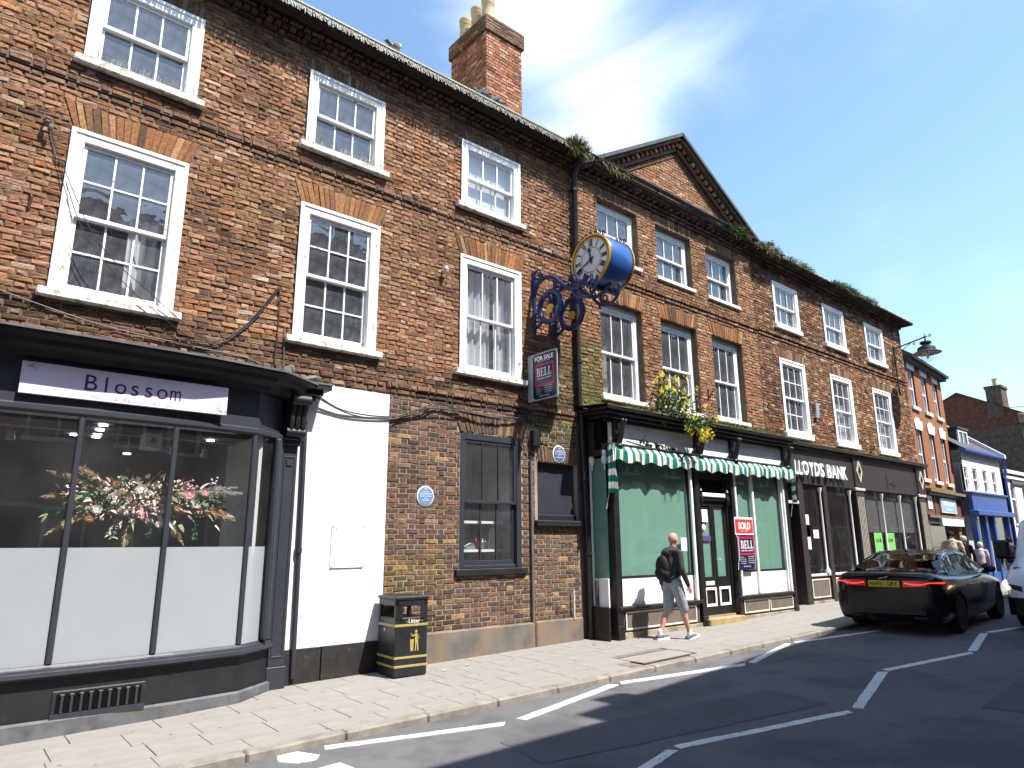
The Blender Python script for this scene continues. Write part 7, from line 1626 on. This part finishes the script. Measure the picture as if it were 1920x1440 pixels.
man, Q, R3 = person('bald man in dark hoodie, grey shorts and black backpack walking past the green shop', (9.99, -1.07, zf), math.radians(-13), 1.75, .03, legsW, 'hoodie', 'shorts', None, short=True, turn=math.radians(8), sleeves='hood',
    arms={-1: ((.02, -.245, 1.15), (.145, -.235, .895)), 1: ((-.06, .25, 1.15), (-.02, .27, .90))})
bp_ = thing('backpack', 'black backpack worn by the bald walking man', 'backpack', tuple(Q((-.2, 0, 1.15))))
c = MB(); c.ellip(Q((-.185, .02, 1.19)), (.085, .135, .20), 16, 12); c.ellip(Q((-.185, .02, 1.07)), (.10, .14, .12), 16, 10); c.ellip(Q((-.255, .02, 1.09)), (.04, .10, .10), 14, 10); fuse(c, .011, 'pack', 'backpack', bp_, 2)
c = MB()
for q in (-1, 1): c.tube([Q((-.14, q*.10, 1.33)), Q((-.05, q*.125, 1.475)), Q((.07, q*.125, 1.47)), Q((.155, q*.13, 1.32)), Q((.12, q*.165, 1.15)), Q((-.06, q*.175, 1.05)), Q((-.15, q*.13, 1.0))], .018, 6)
c.tube([Q((-.12, 0, 1.38)), Q((-.17, 0, 1.44)), Q((-.2, 0, 1.38))], .009, 6); c.build('straps', 'backpack', bp_)
wl = {-1: ((.10, -.09, .50), (.10, -.09, .08), (.28, -.09, .05)), 1: ((.05, .09, .50), (-.18, .09, .09), (-.02, .09, .04))}
def zp(x, y): return pz(x, y)+.01
vx = .016
person('broad dark-haired person in pale blotchy t-shirt walking beyond the black car', (24.35, -.86, zp(24.4, -1)), .05, 1.77, .03, wl, 'camo_shirt', 'dark_cloth', 'hair_dark', voxel=vx, sleeves=False, build=1.15, arms={-1: ((.0, -.30, 1.16), (.08, -.30, .92)), 1: ((.0, .30, 1.16), (.05, .31, .92))})
person('white-haired person in a black top walking beyond the black car', (25.35, -.88, zp(25.3, -1)), .05, 1.64, .02, wl, 'black_top', 'dark_cloth', 'hair_white', hair_r=1.06, voxel=vx)
person('short white-haired person in lilac t-shirt on the pavement near the blue shop', (26.9, -.86, zp(27, -1)), .1, 1.47, .05, wl, 'lilac_shirt', 'dark_cloth', 'hair_white', hair_r=1.10, voxel=vx, sleeves=False)
person('person in dark jacket and jeans walking between the car and the van', (25.9, -1.95, zp(26, -1.9)), 0.1, 1.62, .02, wl, 'dark_cloth', 'jeans', 'hair_dark', voxel=vx, shoes=('shoe_white', 'shoe_white'))
person('person in orange top by the blue shop doorway', (30.2, -.9, zp(30, -.9)), .4, 1.6, .0, wl, 'petal_rust', 'dark_cloth', 'hair_dark', voxel=.02)
person('person in a red shirt and jeans standing in the dark bank doorway', (15.72, .22, zg(15.7)+.0), math.radians(-20), 1.68, .0, {-1: ((.02, -.09, .5), (0, -.09, .08), (.17, -.09, .05)), 1: ((.02, .09, .5), (0, .09, .08), (.17, .09, .05))}, 'red_shirt', 'jeans', 'hair_dark', voxel=vx, sleeves=False)
# ---------------------------------------------------------------- plants
def blade(mb, p, d, L, w, mi=0, bend=.4):
    p = Vector(p); d = Vector(d).normalized(); s = d.cross(Vector((random.uniform(-1, 1), random.uniform(-1, 1), random.uniform(-1, 1)))).normalized()*w/2
    q = p+d*L*.55; e = q+(d+Vector((0, 0, -bend))).normalized()*L*.5
    mb.add([p-s, p+s, q+s*.9, q-s*.9, e], [(0, 1, 2, 3), (3, 2, 4)], mi)
def tuft(label, x0, x1, y, z, n, L, m=('leaf', 'dry_grass'), dry=.4, down=.2, group='weeds rooted in the gutters', name='gutter_weed', sd=1):
    random.seed(sd); t = thing(name, label, 'plant', ((x0+x1)/2, y, z), group)
    for k, mm in enumerate(m):
        mb = MB()
        for i in range(int(n*(dry if k else 1-dry))):
            x = random.uniform(x0, x1); e = (1-abs((x-x0)/(x1-x0)*2-1)**2)
            d = Vector((random.gauss(0, .5), random.gauss(-.35, .5), random.gauss(.6, .5)-(down if random.random() < .4 else 0)*2)); blade(mb, (x, y+random.uniform(-.05, .05), z+random.uniform(-.02, .05)), d, L*random.uniform(.4, 1.1)*(.4+.6*e), random.uniform(.006, .02), 0, random.uniform(0, 1.0))
        o = mb.build('foliage', mm, t); o['kind'] = 'stuff'
    return t
tuft('big reddish-green tuft of grass hanging from the gutter at the pediment', 8.4, 9.0, -.36, 9.10, 800, .34, down=.5, dry=.55, sd=2)
tuft('thin straggling weeds hanging along the gutter under the pediment', 9.1, 10.4, -.34, 9.10, 160, .22, down=.9, dry=.7, sd=9)
tuft('short green tuft in the gutter at the right foot of the pediment', 14.0, 15.0, -.32, 9.10, 520, .26, dry=.3, sd=3)
tuft('long dry grassy tuft in the gutter right of the pediment', 15.2, 16.5, -.36, 9.02, 700, .26, dry=.7, sd=4, down=.5)
tuft('pale feathery weeds in the gutter above the first bank top window', 16.5, 18.2, -.38, 9.0, 420, .20, dry=.4, sd=5, m=('leaf_pale', 'dry_grass'))
tuft('dense bright green weeds in the gutter between the bank top windows', 19.3, 21.3, -.38, 9.0, 1000, .22, dry=.2, sd=6)
tuft('green weeds thinning out along the gutter above the last top window', 21.3, 22.4, -.38, 9.0, 300, .18, dry=.4, sd=7)
tuft('small tufts of moss and weed along the shop cornice under the deep windows', 9.4, 15.0, -.72, 4.02, 1500, .07, dry=.3, sd=8, down=0, group=None, name='cornice_weed')
MP = thing('flowering_weed', 'tall yellow-flowered weed growing from the cornice over the striped awning', 'plant', (10.9, -.62, 4.0))
random.seed(21); stm = MB(); lv = MB(); lv2 = MB(); fl = MB()
roots = [(10.35, 0), (10.5, 0), (10.7, 0), (10.85, 0), (11.0, 1), (11.1, 1), (11.25, 1), (10.95, 1), (11.3, 0), (10.6, 0)]
for rx, kind in roots:
    for b in range(7):
        p = Vector((rx+random.gauss(0, .10), -.66+random.gauss(0, .06), 3.98))
        if kind == 0 and random.random() < .85: d = Vector((random.gauss(.05, .35), random.gauss(-.15, .2), 1)); L = random.uniform(.35, .95)
        else: d = Vector((random.gauss(.45, .35), random.gauss(-.5, .2), .25)); L = random.uniform(.35, .75)
        pts = [p]; v = d.normalized()
        for k in range(7):
            v = (v+Vector((random.gauss(0, .12), random.gauss(0, .10), -.05 if kind == 0 else -.26))).normalized(); pts.append(pts[-1]+v*L/7)
        stm.tube(pts, [.007-.0007*i for i in range(8)], 4, cap=False)
        for k in range(1, 7):
            for _ in range(4):
                dd = Vector((random.gauss(0, 1), random.gauss(-.2, 1), random.gauss(.1, .6))); blade(lv if random.random() < .6 else lv2, pts[k], dd, random.uniform(.04, .11), random.uniform(.018, .045), 0, .5)
        if random.random() < .62:
            for _ in range(10):
                c = pts[-1]+Vector((random.gauss(0, .035), random.gauss(0, .03), random.gauss(0, .035)))
                for a in range(4): 
                    an = a*PI/2+random.random(); u = Vector((math.cos(an), random.uniform(-.6, .2), math.sin(an))).normalized()*.016; w = Vector((-u.z, 0, u.x))*.5; fl.quad(c, c+u+w*.7, c+u*1.5, c+u-w*.7)
stm.build('stems', 'stem', MP)['kind'] = 'stuff'; lv.build('leaves', 'leaf', MP)['kind'] = 'stuff'; lv2.build('leaves', 'leaf_pale', MP)['kind'] = 'stuff'; fl.build('flowers', 'petal_yellow', MP)['kind'] = 'stuff'
ms = MB(); random.seed(31)
for i in range(70): x = random.uniform(.6, 3.4); ms.ellip((x, random.uniform(-.35, -.02), 3.75+random.uniform(-.01, .02)), (random.uniform(.02, .07), random.uniform(.02, .05), random.uniform(.01, .03)), 7, 5)
ms.ellip((3.36, -.12, 3.80), (.07, .05, .10), 8, 6); ms.ellip((3.42, -.10, 3.86), (.06, .05, .07), 8, 6); o = ms.build('moss', 'mossy_stone', org=(2, -.2, 3.75)); tag(o, 'crumbled mortar and yellow moss lying on the salon cornice', 'moss'); o['kind'] = 'stuff'
tl = thing('broken_slate', 'broken dark slate piece lying on the end of the salon cornice', 'slate', (3.62, -.2, 3.72)); mb = MB(); mb.tube([(3.50, -.22, 3.71), (3.72, -.20, 3.78)], .035, 8); mb.build('piece', 'lead', tl)
# ---------------------------------------------------------------- dried flower arrangement in the salon window
FA = thing('flower_arrangement', 'wide pampas and rose flower arrangement hanging in the salon window', 'flowers', (1.75, -.02, 2.12)); random.seed(12)
Cx, Cy, Cz = 1.78, -.20, 2.10
def plume(a, L, m, w=.075):
    p = Vector((Cx+.35*math.cos(a)*1.2, Cy-.05, Cz+.12*math.sin(a))); d = Vector((math.cos(a), random.uniform(-.25, .05), math.sin(a)*.6)).normalized(); mb = MB()
    mb.tube([p, p+d*L*.5], .006, 4)
    for i in range(420):
        t = random.random(); c = p+d*L*(.15+.85*t)+Vector((0, 0, -.05*t*t)); s = math.sin(PI*min(1, t*.9+.12))*w
        q = Vector((random.gauss(0, 1), random.gauss(0, 1), random.gauss(0, 1))).normalized()*s; blade(mb, c, (q+d*s*1.4), s*random.uniform(.6, 1.3), .0065, 0, .5)
    mb.build('pampas_plume', m, FA)
for a, L, m in ((PI*.97, .52, 'pampas'), (PI*.80, .62, 'pampas'), (PI*.72, .5, 'pampas'), (.28, .80, 'pampas_grey'), (.42, .72, 'pampas_grey'), (-.32, .72, 'pampas'), (-.22, .62, 'pampas'), (PI*1.22, .62, 'pampas'), (-1.1, .45, 'pampas'), (-1.7, .4, 'pampas')): plume(a, L, m)
def rose(x, z, r, m):
    mb = MB(); y = Cy-.22+random.uniform(-.05, .03)
    for k in range(26):
        a = k*2.4; rr_ = r*(.15+.85*math.sqrt(k/26)); c = Vector((x+rr_*.62*math.cos(a), y+.35*rr_*(k/26), z+rr_*.62*math.sin(a))); u = Vector((math.cos(a), -.5, math.sin(a)))*r*.34; w = Vector((-math.sin(a), 0, math.cos(a)))*r*.36
        mb.quad(c-w, c+u*.6-w*.6, c+u+w*.2, c+w)
    mb.ellip((x, y+.02, z), (r*.55, r*.4, r*.55), 10, 7); mb.build('flower_head', m, FA)
for x, z, r, m in ((1.86, 2.06, .085, 'petal_pink'), (1.80, 1.94, .075, 'petal_pink'), (1.50, 2.10, .08, 'petal_white'), (1.60, 1.98, .075, 'petal_white'), (2.22, 2.16, .075, 'petal_pink'), (2.32, 2.06, .06, 'petal_white'), (1.74, 2.20, .07, 'petal_white'), (1.35, 1.98, .06, 'petal_white'), (1.98, 2.20, .06, 'petal_rust'), (2.10, 2.02, .06, 'petal_rust'), (1.30, 1.90, .06, 'petal_rust'), (1.52, 2.25, .06, 'petal_rust'), (2.40, 2.20, .06, 'petal_pink'), (1.95, 1.84, .05, 'petal_white')): rose(x, z, r, m)
for m, n, R_, nm in (('leaf_dark', 260, (.30, .10, .11), 'foliage'), ('petal_white', 300, (.58, .12, .20), 'filler_blossom'), ('leaf_pale', 260, (.60, .12, .19), 'foliage'), ('petal_rust', 70, (.5, .12, .18), 'dried_leaves'), ('petal_pink', 120, (.50, .12, .17), 'filler_blossom')):
    mb = MB()
    for i in range(n):
        cx_ = Cx-.42 if m == 'leaf_dark' and i % 2 else (Cx+.45 if m == 'leaf_dark' else Cx); c = (cx_+random.gauss(0, R_[0]*.5), Cy-.12+random.gauss(0, .06), Cz-.02+random.gauss(0, R_[2]*.55)); d = Vector((c[0]-Cx, -.4, (c[2]-Cz)*2)); blade(mb, c, d+Vector((random.gauss(0, .3), 0, random.gauss(0, .3))), random.uniform(.05, .12), random.uniform(.02, .05), 0, .3)
    mb.build(nm, m, FA)['kind'] = 'stuff'
for m, n, nm in (('petal_white', 46, 'blossom_cluster'), ('petal_pink', 24, 'blossom_cluster'), ('leaf_pale', 22, 'eucalyptus_cluster')):
    for i in range(n):
        c = Vector((Cx+random.gauss(0, .30), Cy-.20+random.uniform(-.05, .05), Cz-.02+random.gauss(0, .085))); mb = MB(); r = random.uniform(.018, .034)
        for k in range(9): mb.ellip(c+Vector((random.gauss(0, r), random.gauss(0, r*.4), random.gauss(0, r))), (r*.42, r*.35, r*.42), 6, 4)
        mb.build(nm, m, FA)
for x in (1.92, 2.35, 1.55):
    mb = MB(); 
    for i in range(60): t = random.random(); blade(mb, (x+.02*math.sin(t*6)+random.gauss(0, .015), Cy-.15, Cz-.12-.28*t), (random.gauss(0, 1), -.3, -.6), .05, .015, 0, .3)
    mb.build('trailing_sprig', 'leaf_dark' if x != 1.55 else 'petal_white', FA)
mb = MB(); mb.box(Cx-.5, Cx+.5, Cy, Cy+.05, Cz-.03, Cz+.03); [mb.tube([(Cx+q, Cy+.02, Cz), (Cx+q, Cy+.02, 3.0)], .003, 4) for q in (-.4, .4)]; mb.build('hanging_bar', 'stem', FA)
# curtains and shelves
def curtain_sheet(label, x0, x1, y, z0, z1, m='curtain', waves=9, amp=.035, gaps=()):
    t = thing('curtain', label, 'curtain', ((x0+x1)/2, y, z0)); ps = []
    a = x0
    for g0, g1 in list(gaps)+[(x1, x1)]:
        if g0-a > .02: ps.append((a, g0))
        a = g1
    for a, b in ps:
        n = 60; MB().grid([[(a+(b-a)*i/n, y+amp*math.sin(i/n*waves*2*PI*(b-a)/(x1-x0)+j*.1)*(.6+.4*j/5), z0+(z1-z0)*j/5) for j in range(6)] for i in range(n+1)]).build('cloth', m, t, smooth=True)
curtain_sheet('gathered white curtains behind the third tall window', 6.28, 7.42, .22, 4.35, 6.15, gaps=((6.98, 7.08),))
curtain_sheet('single pale curtain at the right side of the leftmost tall window', 1.45, 1.80, .45, 4.35, 5.6, waves=3)
curtain_sheet('net curtain behind the middle upper bank window', 19.3, 20.45, .2, 4.36, 5.55, gaps=((19.75, 19.85),)); curtain_sheet('net curtain behind the last upper bank window', 22.1, 23.3, .2, 4.36, 5.6, gaps=((22.5, 22.62),))
curtain_sheet('white blind drawn behind the third top window of the left house', 6.25, 7.44, .16, 7.26, 8.4, waves=1, amp=.004)
for x, lab in ((10.15, 'yellowish curtain edge inside the first deep window'), (12.0, 'yellowish curtain edge inside the second deep window')): curtain_sheet(lab, x, x+.14, .5, 4.4, 5.6, 'cream_paint', 2, .02)
for a, b, lab in ((9.9, 12.9, 'fluorescent strip light seen through the deep windows'),): 
    mb = MB(); mb.box(a, b, 1.4, 1.5, 5.75, 5.9); o = mb.build('strip_light', 'sign_white', org=(11, 1.4, 5.8)); tag(o, lab, 'strip light')
for z, lab in ((1.97, 'upper white shelf inside the grey ground-floor window'), (1.52, 'lower white shelf with salon products inside the grey window')): 
    s_ = thing('shelf', lab, 'shelf', (6.9, .5, z)); MB().box(6.2, 7.55, .40, .70, z-.025, z+.015).build('board', 'white_paint', s_)
random.seed(8)
for k, (x, h, m, lab) in enumerate(((6.52, .14, 'sign_white', 'bottle'), (6.58, .14, 'sign_white', 'bottle'), (6.64, .14, 'sign_white', 'bottle'), (7.02, .16, 'sign_white', 'bottle'), (7.08, .17, 'sign_white', 'bottle'), (7.14, .15, 'petal_pink', 'bottle'), (6.94, .2, 'sign_red', 'bottle'), (7.20, .12, 'sign_grey', 'bottle'))):
    mb = MB(); mb.lathe([(.02, 0), (.022, .01), (.022, h*.7), (.010, h*.8), (.010, h)], (x, .5, 1.536), 10); o = mb.build('bottle', m, org=(x, .5, 1.535)); tag(o, '%s salon bottle %s on the lower shelf in the grey window' % ({'sign_white': 'white', 'petal_pink': 'pink', 'sign_red': 'dark red', 'sign_grey': 'grey'}[m], ('leftmost', 'second from the left', 'third from the left', 'fourth from left', 'tallest', 'sixth from the left', 'behind the card', 'by the arched board')[k]), 'bottle', 'salon bottles on the shelf')
mb = MB(); mb.prism([(6.72, 1.536), (6.90, 1.536), (6.90, 1.58), (6.86, 1.64), (6.72, 1.575)], .46, .56); o = mb.build('card_stand', 'sign_white', org=(6.8, .5, 1.54)); tag(o, 'folded white card standing between the bottles on the shelf', 'card')
mb = MB(); mb.prism([(7.24, 1.536), (7.38, 1.536), (7.38, 1.80), (7.35, 1.87), (7.31, 1.89), (7.27, 1.87), (7.24, 1.80)], .52, .54); o = mb.build('arched_mirror', 'sign_white', org=(7.3, .5, 1.54)); tag(o, 'white arched board at the right end of the lower shelf', 'board')
# litter on the pavement
for i, (x, y, m, lab) in enumerate(((9.55, -.62, 'dark_cloth', 'dark leaf scrap on the pavement by the green shop plinth'), (6.05, -.50, 'cream_paint', 'crumb of pale litter on the pavement right of the bin'), (8.55, -.55, 'rust', 'dry leaf by the foot of the black downpipe'), (5.6, -.6, 'sign_white', 'tiny white paper scrap near the bin'))):
    mb = MB(); c = Vector((x, y, pz(x, y)+.006)); mb.add([c+Vector((.05*math.cos(k*1.2)*random.uniform(.5, 1), .03*math.sin(k*1.2)*random.uniform(.5, 1), random.uniform(0, .02))) for k in range(5)], [(0, 1, 2, 3, 4)]); o = mb.build('litter_scrap', m, org=tuple(c)); tag(o, lab, 'litter')
